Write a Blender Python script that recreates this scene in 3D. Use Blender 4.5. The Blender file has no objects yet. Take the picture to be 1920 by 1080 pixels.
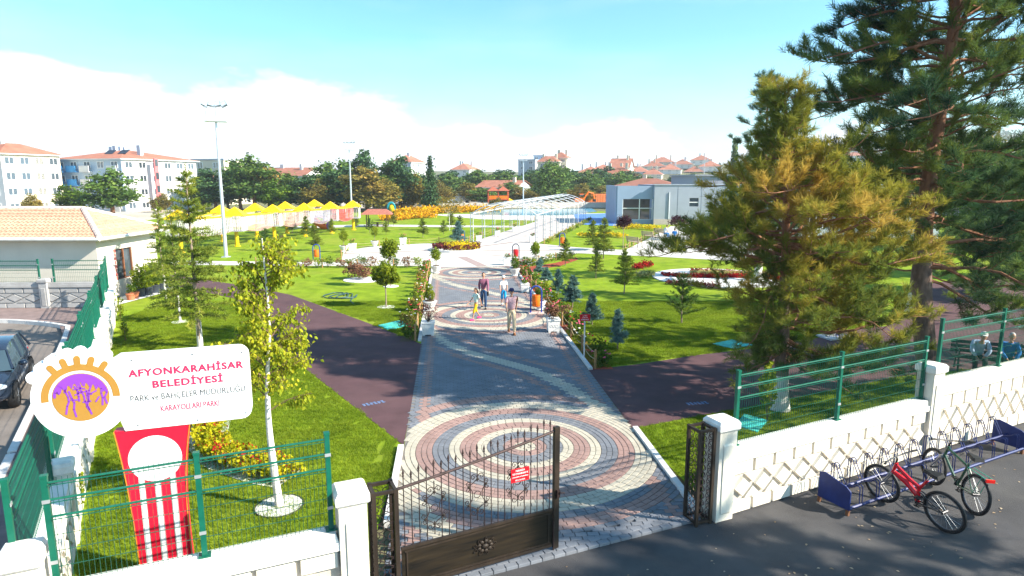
import bpy, math, random
import numpy as np
from mathutils import Vector, Matrix, Euler
R = math.radians
rng = np.random.default_rng(7)
random.seed(7)
sc = bpy.context.scene
COL = sc.collection
# ------------------------------------------------------------------ camera
F, CH, YH = 1200.0, 5.7, 337.0            # focal length in photo pixels, camera height, horizon row
PITCH = math.atan((540 - YH) / F)
cam = bpy.data.cameras.new('camera'); cam_ob = bpy.data.objects.new('camera', cam); COL.objects.link(cam_ob)
cam_ob.location = (0, 0, CH); cam_ob.rotation_euler = (math.pi / 2 - PITCH, 0, 0)
cam.sensor_width = 36; cam.lens = 36 * F / 1920; cam.clip_end = 6000; cam.clip_start = .1
sc.camera = cam_ob
# ------------------------------------------------------------------ sky, sun, exposure
SUN = Vector((.958, -.285, 0)).normalized()
SUN_EL = R(33)
SUNV = Vector((SUN.x * math.cos(SUN_EL), SUN.y * math.cos(SUN_EL), math.sin(SUN_EL)))
w = bpy.data.worlds.new('World'); sc.world = w; w.use_nodes = True
nt = w.node_tree; nt.nodes.clear()
def wn(t, **k):
    n = nt.nodes.new(t)
    for a, b in k.items(): setattr(n, a, b)
    return n
def wl(a, b): nt.links.new(a, b)
def wmath(op, a, b=None, clamp=False):
    n = wn('ShaderNodeMath', operation=op, use_clamp=clamp)
    for i, v in enumerate((a, b)):
        if v is None: continue
        if isinstance(v, (int, float)): n.inputs[i].default_value = v
        else: wl(v, n.inputs[i])
    return n.outputs[0]
sky = wn('ShaderNodeTexSky', sky_type='NISHITA', sun_disc=False)
sky.sun_elevation = SUN_EL; sky.sun_rotation = math.atan2(SUN.x, SUN.y); sky.air_density = 1.0; sky.dust_density = .6; sky.ozone_density = 1.2
tint = wn('ShaderNodeMix', data_type='RGBA', blend_type='MULTIPLY'); tint.inputs[0].default_value = 1
wl(sky.outputs[0], tint.inputs[6]); tint.inputs[7].default_value = (.68, 1.18, 1.28, 1)
tc = wn('ShaderNodeTexCoord'); sep = wn('ShaderNodeSeparateXYZ'); wl(tc.outputs['Generated'], sep.inputs[0])
mp = wn('ShaderNodeMapping'); mp.inputs['Scale'].default_value = (1, 1, 2.2); wl(tc.outputs['Generated'], mp.inputs[0])
n1 = wn('ShaderNodeTexNoise'); n1.inputs['Scale'].default_value = 5.5; n1.inputs['Detail'].default_value = 9; n1.inputs['Roughness'].default_value = .56; wl(mp.outputs[0], n1.inputs[0])
# cloud bank: its top edge is higher to the left of the view and ragged
top = wmath('ADD', wmath('MULTIPLY', sep.outputs[0], -.10), .105)
edge = wmath('ADD', top, wmath('MULTIPLY', wmath('SUBTRACT', n1.outputs[0], .5), .21))
mask = wmath('MULTIPLY', wmath('SUBTRACT', edge, sep.outputs[2]), 38.0, True)
mp2 = wn('ShaderNodeMapping'); mp2.inputs['Scale'].default_value = (1, .6, 5); wl(tc.outputs['Generated'], mp2.inputs[0])
n2 = wn('ShaderNodeTexNoise'); n2.inputs['Scale'].default_value = 3.0; n2.inputs['Detail'].default_value = 6; wl(mp2.outputs[0], n2.inputs[0])
thin = wmath('MULTIPLY', wmath('SUBTRACT', n2.outputs[0], .5), 1.6, True)
lowhaze = wmath('MULTIPLY', wmath('SUBTRACT', .20, sep.outputs[2]), 2.2, True)
mask2 = wmath('MAXIMUM', mask, wmath('ADD', wmath('MULTIPLY', thin, .35), lowhaze, True))
cm = wn('ShaderNodeMix', data_type='RGBA'); wl(mask2, cm.inputs[0]); wl(tint.outputs[2], cm.inputs[6])
n3 = wn('ShaderNodeTexNoise'); n3.inputs['Scale'].default_value = 9; n3.inputs['Detail'].default_value = 5; wl(mp.outputs[0], n3.inputs[0])
cr = wn('ShaderNodeMix', data_type='RGBA'); wl(n3.outputs[0], cr.inputs[0])
cr.inputs[6].default_value = (4.4, 5.0, 5.4, 1); cr.inputs[7].default_value = (7.6, 7.6, 7.6, 1)
wl(cr.outputs[2], cm.inputs[7])
bg = wn('ShaderNodeBackground'); bg.inputs[1].default_value = .086
wl(cm.outputs[2], bg.inputs[0])
wo = wn('ShaderNodeOutputWorld'); wl(bg.outputs[0], wo.inputs[0])
sl = bpy.data.lights.new('sun', 'SUN'); sl.energy = 4.8; sl.angle = R(.55); sl.color = (1, .92, .78)
so = bpy.data.objects.new('sun', sl); COL.objects.link(so); so.rotation_euler = SUNV.to_track_quat('Z', 'Y').to_euler()
sc.view_settings.view_transform = 'Standard'; sc.view_settings.look = 'None'; sc.view_settings.gamma = 1
sc.view_settings.exposure = 1.4
sc.view_settings.use_curve_mapping = False
sc.cycles.use_denoising = True
sc.cycles.max_bounces = 5; sc.cycles.transparent_max_bounces = 6; sc.cycles.diffuse_bounces = 3; sc.cycles.glossy_bounces = 2
# ------------------------------------------------------------------ helpers
_cp, _sp = math.cos(PITCH), math.sin(PITCH)
def ray(px, py):
    dx = (px - 960) / F; dy = (540 - py) / F
    return Vector((dx, _cp + dy * _sp, -_sp + dy * _cp))
def P(px, py, z=0.0):                     # where the line of sight of a photo pixel meets the level z
    d = ray(px, py); t = (z - CH) / d.z
    return Vector((d.x * t, d.y * t, z))
def PD(px, py, D):                        # ... or the distance D
    d = ray(px, py); t = D / d.y
    return Vector((d.x * t, D, CH + d.z * t))
def hgt(px, pyb, pyt, z=0.0):
    return PD(px, pyt, P(px, pyb, z).y).z - z
def link(o, parent=None):
    COL.objects.link(o)
    if parent is not None: o.parent = parent
    return o
def tag(o, label=None, cat=None, group=None, kind=None):
    for k, v in (('label', label), ('category', cat), ('group', group), ('kind', kind)):
        if v: o[k] = v
    return o
def thing(name, label, cat, loc=(0, 0, 0), rz=0.0, group=None):
    o = bpy.data.objects.new(name, None); o.empty_display_size = .2
    o.location = loc; o.rotation_euler = (0, 0, rz); link(o)
    return tag(o, label, cat, group)
def copy_tree(o, parent=None):
    c = o.copy(); COL.objects.link(c)
    if parent is not None: c.parent = parent
    for ch in list(KIDS.get(o.name, ())): copy_tree(ch, c)
    return c
KIDS = {}
def addobj(name, mesh, parent=None, loc=None, rot=None, scale=None):
    o = bpy.data.objects.new(name, mesh); link(o, parent)
    if parent is not None: KIDS.setdefault(parent.name, []).append(o)
    if loc is not None: o.location = loc
    if rot is not None: o.rotation_euler = rot
    if scale is not None: o.scale = scale
    return o
class MB:
    def __init__(s): s.v = []; s.f = []; s.m = []; s.mi = 0
    def mat(s, i): s.mi = i; return s
    def add(s, vs, fs):
        b = len(s.v); s.v.extend([tuple(v) for v in vs])
        for f in fs: s.f.append([b + i for i in f]); s.m.append(s.mi)
        return s
    def box(s, c, d, rz=0.0, taper=1.0, rx=0.0):
        x, y, z = d[0] / 2, d[1] / 2, d[2] / 2
        vs = [(-x, -y, -z), (x, -y, -z), (x, y, -z), (-x, y, -z)] + [(a * taper, b * taper, z) for a, b in ((-x, -y), (x, -y), (x, y), (-x, y))]
        m = Matrix.Translation(c) @ Euler((rx, 0, rz)).to_matrix().to_4x4()
        return s.add([m @ Vector(v) for v in vs], [(3, 2, 1, 0), (4, 5, 6, 7), (0, 1, 5, 4), (1, 2, 6, 5), (2, 3, 7, 6), (3, 0, 4, 7)])
    def tube(s, pts, rad, n=6, caps=True, closed=False):
        pts = [Vector(p) for p in pts]; k = len(pts)
        if not isinstance(rad, (list, tuple)): rad = [rad] * k
        up = None; vs = []
        for i in range(k):
            if closed: t = pts[(i + 1) % k] - pts[i - 1]
            else: t = pts[min(i + 1, k - 1)] - pts[max(i - 1, 0)]
            if t.length < 1e-9: t = Vector((0, 0, 1))
            t.normalize()
            if up is None:
                a = Vector((0, 0, 1)) if abs(t.z) < .9 else Vector((1, 0, 0))
                up = (a - t * a.dot(t)).normalized()
            else:
                up = up - t * up.dot(t)
                up = up.normalized() if up.length > 1e-6 else t.orthogonal().normalized()
            sd = t.cross(up)
            for j in range(n):
                a = 2 * math.pi * (j + .5) / n
                vs.append(pts[i] + (up * math.cos(a) + sd * math.sin(a)) * rad[i])
        fs = []
        for i in range(k if closed else k - 1):
            for j in range(n):
                a = i * n + j; b = i * n + (j + 1) % n; c = ((i + 1) % k) * n
                fs.append((a, b, c + (j + 1) % n, c + j))
        if caps and not closed:
            fs.append(tuple(range(n - 1, -1, -1))); fs.append(tuple((k - 1) * n + j for j in range(n)))
        return s.add(vs, fs)
    def lathe(s, prof, n=12, o=(0, 0, 0), ax=1.0, ay=1.0):
        vs = []; k = len(prof)
        for r, z in prof:
            for j in range(n):
                a = 2 * math.pi * j / n
                vs.append((o[0] + r * ax * math.cos(a), o[1] + r * ay * math.sin(a), o[2] + z))
        fs = [(i * n + j, i * n + (j + 1) % n, (i + 1) * n + (j + 1) % n, (i + 1) * n + j) for i in range(k - 1) for j in range(n)]
        fs.append(tuple(range(n - 1, -1, -1))); fs.append(tuple((k - 1) * n + j for j in range(n)))
        return s.add(vs, fs)
    def prism(s, poly, a, b, axis='z', inset=0.0):
        n = len(poly)
        cx = sum(p[0] for p in poly) / n; cy = sum(p[1] for p in poly) / n
        def mk(u, v, h):
            return (u, v, h) if axis == 'z' else ((u, h, v) if axis == 'y' else (h, u, v))
        vs = [mk(u, v, a) for u, v in poly]
        vs += [mk(cx + (u - cx) * (1 - inset), cy + (v - cy) * (1 - inset), b) for u, v in poly]
        fs = [tuple(range(n - 1, -1, -1)), tuple(range(n, 2 * n))] + [(i, (i + 1) % n, n + (i + 1) % n, n + i) for i in range(n)]
        return s.add(vs, fs)
    def ball(s, c, r, n=8, k=5, sz=1.0):
        rr = r if isinstance(r, (tuple, list)) else (r, r, r * sz)
        vs = [(c[0], c[1], c[2] - rr[2])]
        for i in range(1, k):
            a = math.pi * i / k
            for j in range(n):
                b = 2 * math.pi * j / n
                vs.append((c[0] + rr[0] * math.sin(a) * math.cos(b), c[1] + rr[1] * math.sin(a) * math.sin(b), c[2] - rr[2] * math.cos(a)))
        vs.append((c[0], c[1], c[2] + rr[2])); L = len(vs) - 1
        fs = [(0, 1 + (j + 1) % n, 1 + j) for j in range(n)]
        for i in range(k - 2):
            for j in range(n):
                a = 1 + i * n; fs.append((a + j, a + (j + 1) % n, a + n + (j + 1) % n, a + n + j))
        a = 1 + (k - 2) * n
        fs += [(a + j, a + (j + 1) % n, L) for j in range(n)]
        return s.add(vs, fs)
    def mesh(s, name, mats, smooth=False):
        me = bpy.data.meshes.new(name); me.from_pydata(s.v, [], s.f)
        for m in (mats if isinstance(mats, (list, tuple)) else [mats]): me.materials.append(m)
        me.polygons.foreach_set('material_index', s.m)
        me.update()
        import bmesh
        bm = bmesh.new(); bm.from_mesh(me); bmesh.ops.recalc_face_normals(bm, faces=bm.faces); bm.to_mesh(me); bm.free()
        if smooth:
            me.polygons.foreach_set('use_smooth', [True] * len(me.polygons))
            try: me.set_sharp_from_angle(angle=R(40))
            except Exception: pass
        return me
    def build(s, name, mats, parent=None, smooth=False, loc=None, rot=None):
        return addobj(name, s.mesh(name, mats, smooth), parent, loc, rot)
def sheet(name, pts, z, mat, kind='structure', thick=0.0, parent=None, label=None):
    b = MB(); n = len(pts)
    b.add([(p[0], p[1], z) for p in pts], [tuple(range(n))])
    me = bpy.data.meshes.new(name); me.from_pydata(b.v, [], b.f); me.materials.append(mat)
    import bmesh
    bm = bmesh.new(); bm.from_mesh(me); bmesh.ops.triangulate(bm, faces=bm.faces)
    for f in bm.faces:
        f.normal_update()
        if f.normal.z < 0: f.normal_flip()
    bm.to_mesh(me); bm.free()
    o = addobj(name, me, parent); tag(o, label, None, None, kind)
    return o
def pts_px(L, z=0.0): return [P(x, y, z) for x, y in L]
def spline(pts, n=8):
    pts = [Vector(p) for p in pts]; out = []
    for i in range(len(pts) - 1):
        p0 = pts[max(i - 1, 0)]; p1 = pts[i]; p2 = pts[i + 1]; p3 = pts[min(i + 2, len(pts) - 1)]
        for k in range(n):
            t = k / n
            out.append(.5 * ((2 * p1) + (p2 - p0) * t + (2 * p0 - 5 * p1 + 4 * p2 - p3) * t * t + (3 * p1 - p0 - 3 * p2 + p3) * t ** 3))
    out.append(pts[-1]); return out
# ------------------------------------------------------------------ materials
MATS = {}
def M(name, col, rough=.7, var=.12, scale=6.0, bump=0.0, metal=0.0, bscale=None, spec=.3, coat=0.0, col2=None, rand=0.0, detail=6.0, stretch=None, emit=0.0, pos=(.3, .7), big=0.0, bigscale=.3, bigcol=None):
    if name in MATS: return MATS[name]
    m = bpy.data.materials.new(name); m.use_nodes = True; t = m.node_tree; N = t.nodes; L = t.links
    b = N['Principled BSDF']; b.inputs['Roughness'].default_value = rough; b.inputs['Metallic'].default_value = metal
    b.inputs['Specular IOR Level'].default_value = spec; b.inputs['Coat Weight'].default_value = coat
    tcn = N.new('ShaderNodeTexCoord'); src = tcn.outputs['Object']
    if stretch:
        mpn = N.new('ShaderNodeMapping'); mpn.inputs['Scale'].default_value = stretch; L.new(src, mpn.inputs[0]); src = mpn.outputs[0]
    ns = N.new('ShaderNodeTexNoise'); ns.inputs['Scale'].default_value = scale; ns.inputs['Detail'].default_value = detail; ns.inputs['Roughness'].default_value = .6; L.new(src, ns.inputs[0])
    cr = N.new('ShaderNodeValToRGB'); L.new(ns.outputs[0], cr.inputs[0])
    c2 = col2 if col2 else tuple(min(1, c * (1 + var)) for c in col)
    c1 = tuple(c * (1 - var) for c in col)
    cr.color_ramp.elements[0].position = pos[0]; cr.color_ramp.elements[1].position = pos[1]
    cr.color_ramp.elements[0].color = (*c1, 1); cr.color_ramp.elements[1].color = (*c2, 1)
    out = cr.outputs[0]
    if big:
        nb_ = N.new('ShaderNodeTexNoise'); nb_.inputs['Scale'].default_value = bigscale; nb_.inputs['Detail'].default_value = 5; nb_.inputs['Roughness'].default_value = .65; L.new(tcn.outputs['Object'], nb_.inputs[0])
        rb_ = N.new('ShaderNodeMapRange'); rb_.inputs[1].default_value = .45; rb_.inputs[2].default_value = .72; rb_.inputs[3].default_value = 0; rb_.inputs[4].default_value = big; L.new(nb_.outputs[0], rb_.inputs[0])
        mb_ = N.new('ShaderNodeMix'); mb_.data_type = 'RGBA'; L.new(rb_.outputs[0], mb_.inputs[0]); L.new(out, mb_.inputs[6]); mb_.inputs[7].default_value = (*(bigcol or tuple(c * .6 for c in col)), 1); out = mb_.outputs[2]
    if rand:
        oi = N.new('ShaderNodeObjectInfo'); mr = N.new('ShaderNodeMapRange'); mr.inputs[3].default_value = 1 - rand; mr.inputs[4].default_value = 1 + rand
        L.new(oi.outputs['Random'], mr.inputs[0]); vm = N.new('ShaderNodeVectorMath'); vm.operation = 'SCALE'; L.new(out, vm.inputs[0]); L.new(mr.outputs[0], vm.inputs['Scale']); out = vm.outputs[0]
    L.new(out, b.inputs['Base Color'])
    if emit:
        L.new(out, b.inputs['Emission Color']); b.inputs['Emission Strength'].default_value = emit
    if bump:
        n2 = N.new('ShaderNodeTexNoise'); n2.inputs['Scale'].default_value = bscale or scale * 6; n2.inputs['Detail'].default_value = 4; L.new(src, n2.inputs[0])
        bp = N.new('ShaderNodeBump'); bp.inputs['Strength'].default_value = bump; bp.inputs['Distance'].default_value = .02; L.new(n2.outputs[0], bp.inputs['Height']); L.new(bp.outputs[0], b.inputs['Normal'])
    MATS[name] = m; return m
def MF(name, cols, trans=.3, rough=.6, posn=0.0):        # foliage: colour ramp over a per-clump attribute, part translucent
    if name in MATS: return MATS[name]
    m = bpy.data.materials.new(name); m.use_nodes = True; t = m.node_tree; N = t.nodes; L = t.links; N.clear()
    at = N.new('ShaderNodeAttribute'); at.attribute_name = 'tint'
    cr = N.new('ShaderNodeValToRGB'); src = at.outputs['Fac']
    if posn:
        ge = N.new('ShaderNodeNewGeometry'); nz = N.new('ShaderNodeTexNoise'); nz.inputs['Scale'].default_value = .55; nz.inputs['Detail'].default_value = 6; nz.inputs['Roughness'].default_value = .65; L.new(ge.outputs['Position'], nz.inputs[0])
        m1 = N.new('ShaderNodeMath'); m1.operation = 'MULTIPLY_ADD'; L.new(nz.outputs[0], m1.inputs[0]); m1.inputs[1].default_value = posn; m1.inputs[2].default_value = -posn * .5
        m2 = N.new('ShaderNodeMath'); m2.operation = 'ADD'; L.new(src, m2.inputs[0]); L.new(m1.outputs[0], m2.inputs[1]); src = m2.outputs[0]
    L.new(src, cr.inputs[0])
    e = cr.color_ramp.elements
    while len(e) < len(cols): e.new(.5)
    for i, c in enumerate(cols): e[i].position = i / (len(cols) - 1); e[i].color = (*c, 1)
    oi = N.new('ShaderNodeObjectInfo'); mr = N.new('ShaderNodeMapRange'); mr.inputs[3].default_value = .82; mr.inputs[4].default_value = 1.18; L.new(oi.outputs['Random'], mr.inputs[0])
    vm = N.new('ShaderNodeVectorMath'); vm.operation = 'SCALE'; L.new(cr.outputs[0], vm.inputs[0]); L.new(mr.outputs[0], vm.inputs['Scale'])
    d = N.new('ShaderNodeBsdfPrincipled'); L.new(vm.outputs[0], d.inputs['Base Color']); d.inputs['Roughness'].default_value = rough; d.inputs['Specular IOR Level'].default_value = .10
    tr = N.new('ShaderNodeBsdfTranslucent'); L.new(vm.outputs[0], tr.inputs[0])
    mx = N.new('ShaderNodeMixShader'); mx.inputs[0].default_value = trans; L.new(d.outputs[0], mx.inputs[1]); L.new(tr.outputs[0], mx.inputs[2])
    o = N.new('ShaderNodeOutputMaterial'); L.new(mx.outputs[0], o.inputs[0])
    MATS[name] = m; return m
def glass(name, col, rough=.05, metal=0.0, spec=.8):
    return M(name, col, rough=rough, var=.05, metal=metal, spec=spec)
# numpy mesh of many small triangles with a tint attribute
def np_mesh(name, V, Fc, tint, mat):
    me = bpy.data.meshes.new(name); k = Fc.shape[1]
    me.vertices.add(len(V)); me.vertices.foreach_set('co', V.astype(np.float32).ravel())
    me.loops.add(Fc.size); me.loops.foreach_set('vertex_index', Fc.astype(np.int32).ravel())
    me.polygons.add(len(Fc)); me.polygons.foreach_set('loop_start', np.arange(0, Fc.size, k, dtype=np.int32))
    try: me.polygons.foreach_set('loop_total', np.full(len(Fc), k, dtype=np.int32))
    except Exception: pass
    me.update(calc_edges=True)
    if tint is not None:
        a = me.attributes.new('tint', 'FLOAT', 'POINT'); a.data.foreach_set('value', tint.astype(np.float32))
    me.materials.append(mat); return me
def rand_rot(n, r=rng):
    q = r.normal(size=(n, 4)); q /= np.linalg.norm(q, axis=1)[:, None]
    a, b, c, d = q.T
    return np.stack([np.stack([1 - 2 * (c * c + d * d), 2 * (b * c - a * d), 2 * (b * d + a * c)], -1),
                     np.stack([2 * (b * c + a * d), 1 - 2 * (b * b + d * d), 2 * (c * d - a * b)], -1),
                     np.stack([2 * (b * d - a * c), 2 * (c * d + a * b), 1 - 2 * (b * b + c * c)], -1)], 1)
def align_rot(dirs, r=rng):               # z axis onto dirs, random spin
    n = len(dirs); z = dirs / (np.linalg.norm(dirs, axis=1)[:, None] + 1e-9)
    a = r.normal(size=(n, 3)); x = np.cross(a, z); x /= (np.linalg.norm(x, axis=1)[:, None] + 1e-9)
    y = np.cross(z, x)
    return np.stack([x, y, z], -1)
def scatter(name, tv, tf, pos, rot, scl, tint, mat):
    n = len(pos); T = len(tv)
    V = np.einsum('nij,tj->nti', rot, tv) * np.asarray(scl).reshape(-1, 1, 1) + pos[:, None, :]
    Fc = (tf[None] + (np.arange(n) * T)[:, None, None]).reshape(-1, tf.shape[1])
    return np_mesh(name, V.reshape(-1, 3), Fc, np.repeat(tint, T), mat)
def needle_tuft(n=16, L=.13, w=.008, spread=.9, seed=1):
    r = np.random.default_rng(seed); V = []; Fc = []
    for i in range(n):
        th = r.uniform(0, 2 * math.pi); ph = spread * math.sqrt(r.uniform(.05, 1))
        d = np.array([math.sin(ph) * math.cos(th), math.sin(ph) * math.sin(th), math.cos(ph)])
        s = np.cross(d, r.normal(size=3)); s /= np.linalg.norm(s)
        o = np.array([0, 0, r.uniform(-.5, .35) * L]); l = L * r.uniform(.75, 1.1)
        b = len(V); V += [o - s * w * .5, o + s * w * .5, o + d * l + s * w * .25, o + d * l - s * w * .25]; Fc.append((b, b + 1, b + 2, b + 3))
    return np.array(V), np.array(Fc)
def leaf_clump(n=6, R_=.12, l=.07, seed=1):
    r = np.random.default_rng(seed); V = []; Fc = []
    for i in range(n):
        c = r.normal(size=3) * R_ * .55; a = r.normal(size=3); a /= np.linalg.norm(a); b_ = np.cross(a, r.normal(size=3)); b_ /= np.linalg.norm(b_)
        b = len(V); V += [c - a * l, c + b_ * l * .62, c + a * l, c - b_ * l * .62]; Fc.append((b, b + 1, b + 2, b + 3))
    return np.array(V), np.array(Fc)
# ================================================================== the setting
m_lawn = M('lawn_turf', (.135, .215, .012), rough=.9, scale=1.3, col2=(.245, .335, .020), var=.15, bump=.5, bscale=60, spec=.05, big=.55, bigscale=.22, bigcol=(.29, .29, .045))
m_dry = M('dry_ground', (.20, .17, .10), rough=1, scale=.05, col2=(.13, .15, .06), var=.2)
m_street = M('street_asphalt', (.060, .058, .062), rough=.92, scale=.8, var=.25, bump=.6, bscale=70, big=.7, bigscale=.5, bigcol=(.10, .095, .092))
m_red_asph = M('red_running_surface', (.088, .044, .049), rough=.95, scale=1.2, var=.22, bump=.4, bscale=80, big=.6, bigscale=.35, bigcol=(.125, .068, .070))
m_white_pave = M('white_paving', (.54, .51, .46), rough=.8, scale=2.5, var=.08)
m_band = M('paving_band', (.34, .25, .23), rough=.85, scale=6)
m_kerb = M('kerb_concrete', (.62, .60, .58), rough=.85, scale=5, var=.12, bump=.2)
m_brickwalk = M('pavement_block', (.22, .16, .15), rough=.9, scale=3, var=.2)
m_gravel = M('white_gravel', (.74, .73, .70), rough=.9, scale=45, var=.25, bump=.6)
m_mulch = M('red_mulch', (.30, .055, .025), rough=.95, scale=14, var=.35, bump=.6)
m_soil = M('soil', (.10, .065, .04), rough=1, scale=10, var=.3, bump=.5)
# terrain: one sheet to the horizon, rising to hills far behind on the right
def terr(x, y):
    h = 0.0
    if y > 130:
        h += 16 * math.exp(-((x - 130) / 120) ** 2 - ((y - 430) / 120) ** 2)
        h += 66 * math.exp(-((x - 640) / 330) ** 2 - ((y - 900) / 260) ** 2)
        h += 14 * math.exp(-((x + 60) / 160) ** 2 - ((y - 620) / 150) ** 2)
        h *= min(1, (y - 130) / 120)
    return h - .08
b = MB(); xs = list(range(-1360, 1361, 80)); ys = [-200, -100, -20, 60, 130] + list(range(170, 1251, 45))
nx = len(xs)
b.add([(x, y, terr(x, y)) for y in ys for x in xs], [(j * nx + i, j * nx + i + 1, (j + 1) * nx + i + 1, (j + 1) * nx + i) for j in range(len(ys) - 1) for i in range(nx - 1)])
tag(b.build('terrain', m_dry, smooth=True), 'dry ground rising to low hills far behind the park', None, None, 'structure')
WU = Vector((.918, .396, 0)).normalized()            # along the front wall
WA = math.atan2(WU.y, WU.x)
WL = Vector((-2.12, 7.82, 0)); WR = Vector((3.54, 10.26, 0)); WC = Vector((-5.35, 6.40, 0))   # gate pillars, left corner
WN = Vector((-WU.y, WU.x, 0))                        # into the park
SB = Vector((-17.4, 27.4, 0)); SU = (SB - WC).normalized(); SN = Vector((-SU.y, SU.x, 0))    # side wall; SN points to the street
if SN.x > 0: SN = -SN
WU2 = Vector((5.19, 2.62, 0)).normalized(); WN2 = Vector((-WU2.y, WU2.x, 0)); WA2 = math.atan2(WU2.y, WU2.x)
far_r = WR + WU2 * 60
C1, C2, C3 = P(984, 838), P(916, 591), P(890, 511)
C1.z = C2.z = C3.z = 0
AX = (C3 - C1).normalized(); AXN = Vector((AX.y, -AX.x, 0)); HW = 2.6
lawn_poly = [WC, WL, C1 - AXN * (HW + .08), C1 + AXN * (HW + .08), WR, WR + WU2 * 30, (70, 60, 0), (75, 118, 0), (-80, 118, 0), (-75, 60, 0), (-40, 36, 0), (-26, 30, 0), (-18.2, 29, 0), SB]
sheet('lawn', lawn_poly, 0.0, m_lawn, label='mown green lawn of the park')
sheet('street', [WC - WU * 60 + WN * .0, WC, WR, far_r, (70, -25, 0), (-70, -25, 0)], -.03, m_street, label='dark asphalt street in front of the park gate')
# side street on the left with pavement, kerb and turning corner
k0 = WC + SN * 1.35 - SU * 3; k1 = WC + SN * 1.35 + SU * 19.0
kerb_in = [k0, k1, P(112, 614), P(60, 607), P(0, 604), P(-200, 604)]
road_poly = kerb_in + [(-60, 24, 0), (-60, -4, 0), (-14, -4, 0)]
sheet('side_road', road_poly, -.026, M('side_road_asphalt', (.20, .17, .15), rough=.9, scale=.9, var=.2, bump=.3), label='worn brown-grey side road beside the park')
walk = [WC - SU * 3, SB + SU * .4, P(196, 579), P(-200, 583)] + kerb_in[::-1]
sheet('sidewalk', walk, .09, m_brickwalk, label='block-paved pavement along the side road')
kb = thing('kerb_line', 'pale concrete kerb curving round the side road', 'kerb'); kb['kind'] = 'structure'
pts = spline([Vector((p[0], p[1], 0)) for p in kerb_in], 6)
acc = 0; seg = [pts[0]]
for i in range(1, len(pts)):
    seg.append(pts[i]); acc += (pts[i] - pts[i - 1]).length
    if acc > .75 or i == len(pts) - 1:
        a, c = seg[0], seg[-1]; d = (c - a)
        if d.length > .05:
            MB().box(((a + c) / 2) + Vector((0, 0, .04)), (d.length * .97, .16, .16), math.atan2(d.y, d.x)).build('kerb_stone', m_kerb, kb)
        seg = [pts[i]]; acc = 0
# red-brown running path, left and right of the entrance walk
sheet('running_path', pts_px([(300, 512), (400, 527), (470, 538), (545, 553), (600, 573), (690, 606), (792, 646), (757, 836), (660, 760), (560, 682), (500, 620), (440, 560), (300, 530)]), .010, m_red_asph, label='dark red-brown running path left of the entrance walk')
sheet('running_path', pts_px([(1103, 694), (1200, 683), (1300, 667), (1420, 653), (1520, 637), (1592, 619), (1660, 612), (1695, 596), (1721, 574), (1750, 530), (2100, 505), (2100, 650), (1880, 686), (1690, 706), (1560, 733), (1440, 757), (1370, 769), (1186, 804)]), .010, m_red_asph, label='dark red-brown running path right of the entrance walk')
# white plaza and side paths
plaza = [(640, 492), (644, 471), (700, 462), (790, 457), (885, 454), (1008, 457), (1080, 464), (1172, 469), (1215, 448), (1245, 432), (1258, 424), (1500, 424), (1480, 450), (1500, 495), (1420, 492), (1241, 482), (1084, 475), (1040, 484), (1005, 492), (972, 501), (812, 503), (806, 499), (640, 499)]
sheet('plaza', pts_px(plaza), .016, m_white_pave, label='bright white paved plaza around the round flower bed')
sheet('path', pts_px([(200, 488), (640, 492), (640, 499), (200, 496)]), .014, m_white_pave, label='narrow white path crossing the left lawn')
# walk under the pergola
PA, PB = P(885, 454), P(1006, 458); PDIR = Vector((8.4, 35.5, 0)).normalized(); PPERP = (PB - PA).normalized()
sheet('pergola_walk', [PA - PPERP * .0, PB, PB + PDIR * 40, PA + PDIR * 40], .020, M('pergola_paving', (.42, .36, .34), rough=.85, scale=1.2, col2=(.55, .50, .46)), label='pinkish paved walk under the white pergola')
for px_, w_ in (((640, 478), .35),):
    pass
for (a, c, w_) in [((820, 472), (960, 455), .5), ((866, 482), (905, 500), .7), ((900, 470), (1080, 470), .4), ((645, 476), (810, 470), .4), ((910, 478), (1000, 484), .3)]:
    A = P(*a); C_ = P(*c); d = (C_ - A).normalized(); n_ = Vector((-d.y, d.x, 0)) * w_ / 2
    sheet('paving_band', [A + n_, C_ + n_, C_ - n_, A - n_], .0225, m_band, label='thin grey-pink paving band across the white plaza')
# path in the distance, pool and blue terrace
sheet('path', pts_px([(560, 424), (690, 421), (890, 423), (1040, 424), (1040, 427), (690, 425), (540, 429)]), .012, m_white_pave, label='far white path across the lawn by the rope course')
sheet('poolside', pts_px([(800, 402), (1150, 400), (1150, 412), (1090, 416), (900, 411)]), .014, m_white_pave, label='white paving round the shallow pool')
sheet('pool_water', pts_px([(880, 399), (900, 394), (1000, 392), (1110, 391), (1120, 397), (1060, 404), (960, 404), (890, 403)]), .022, M('pool_water', (.10, .42, .62), rough=.1, var=.12, scale=.6, spec=.8), label='light blue shallow pool beyond the pergola')
sheet('blue_terrace', pts_px([(1075, 402), (1160, 400), (1160, 424), (1085, 421)]), .030, M('blue_floor', (.10, .22, .52), rough=.6), label='blue floored terrace beside the grey building')
sheet('parking_yard', pts_px([(640, 378), (1180, 375), (1180, 390), (880, 389), (640, 391)]), .012, M('yard_dirt', (.46, .40, .33), rough=1, scale=.1, var=.15), label='pale bare yard with parked vehicles behind the park')
sheet('parking_yard', [(-120, 100, 0), (-52, 92, 0), (-58, 125, 0), (-130, 130, 0)], .012, MATS['yard_dirt'], label='pale bare yard in front of the apartment blocks')
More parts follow.
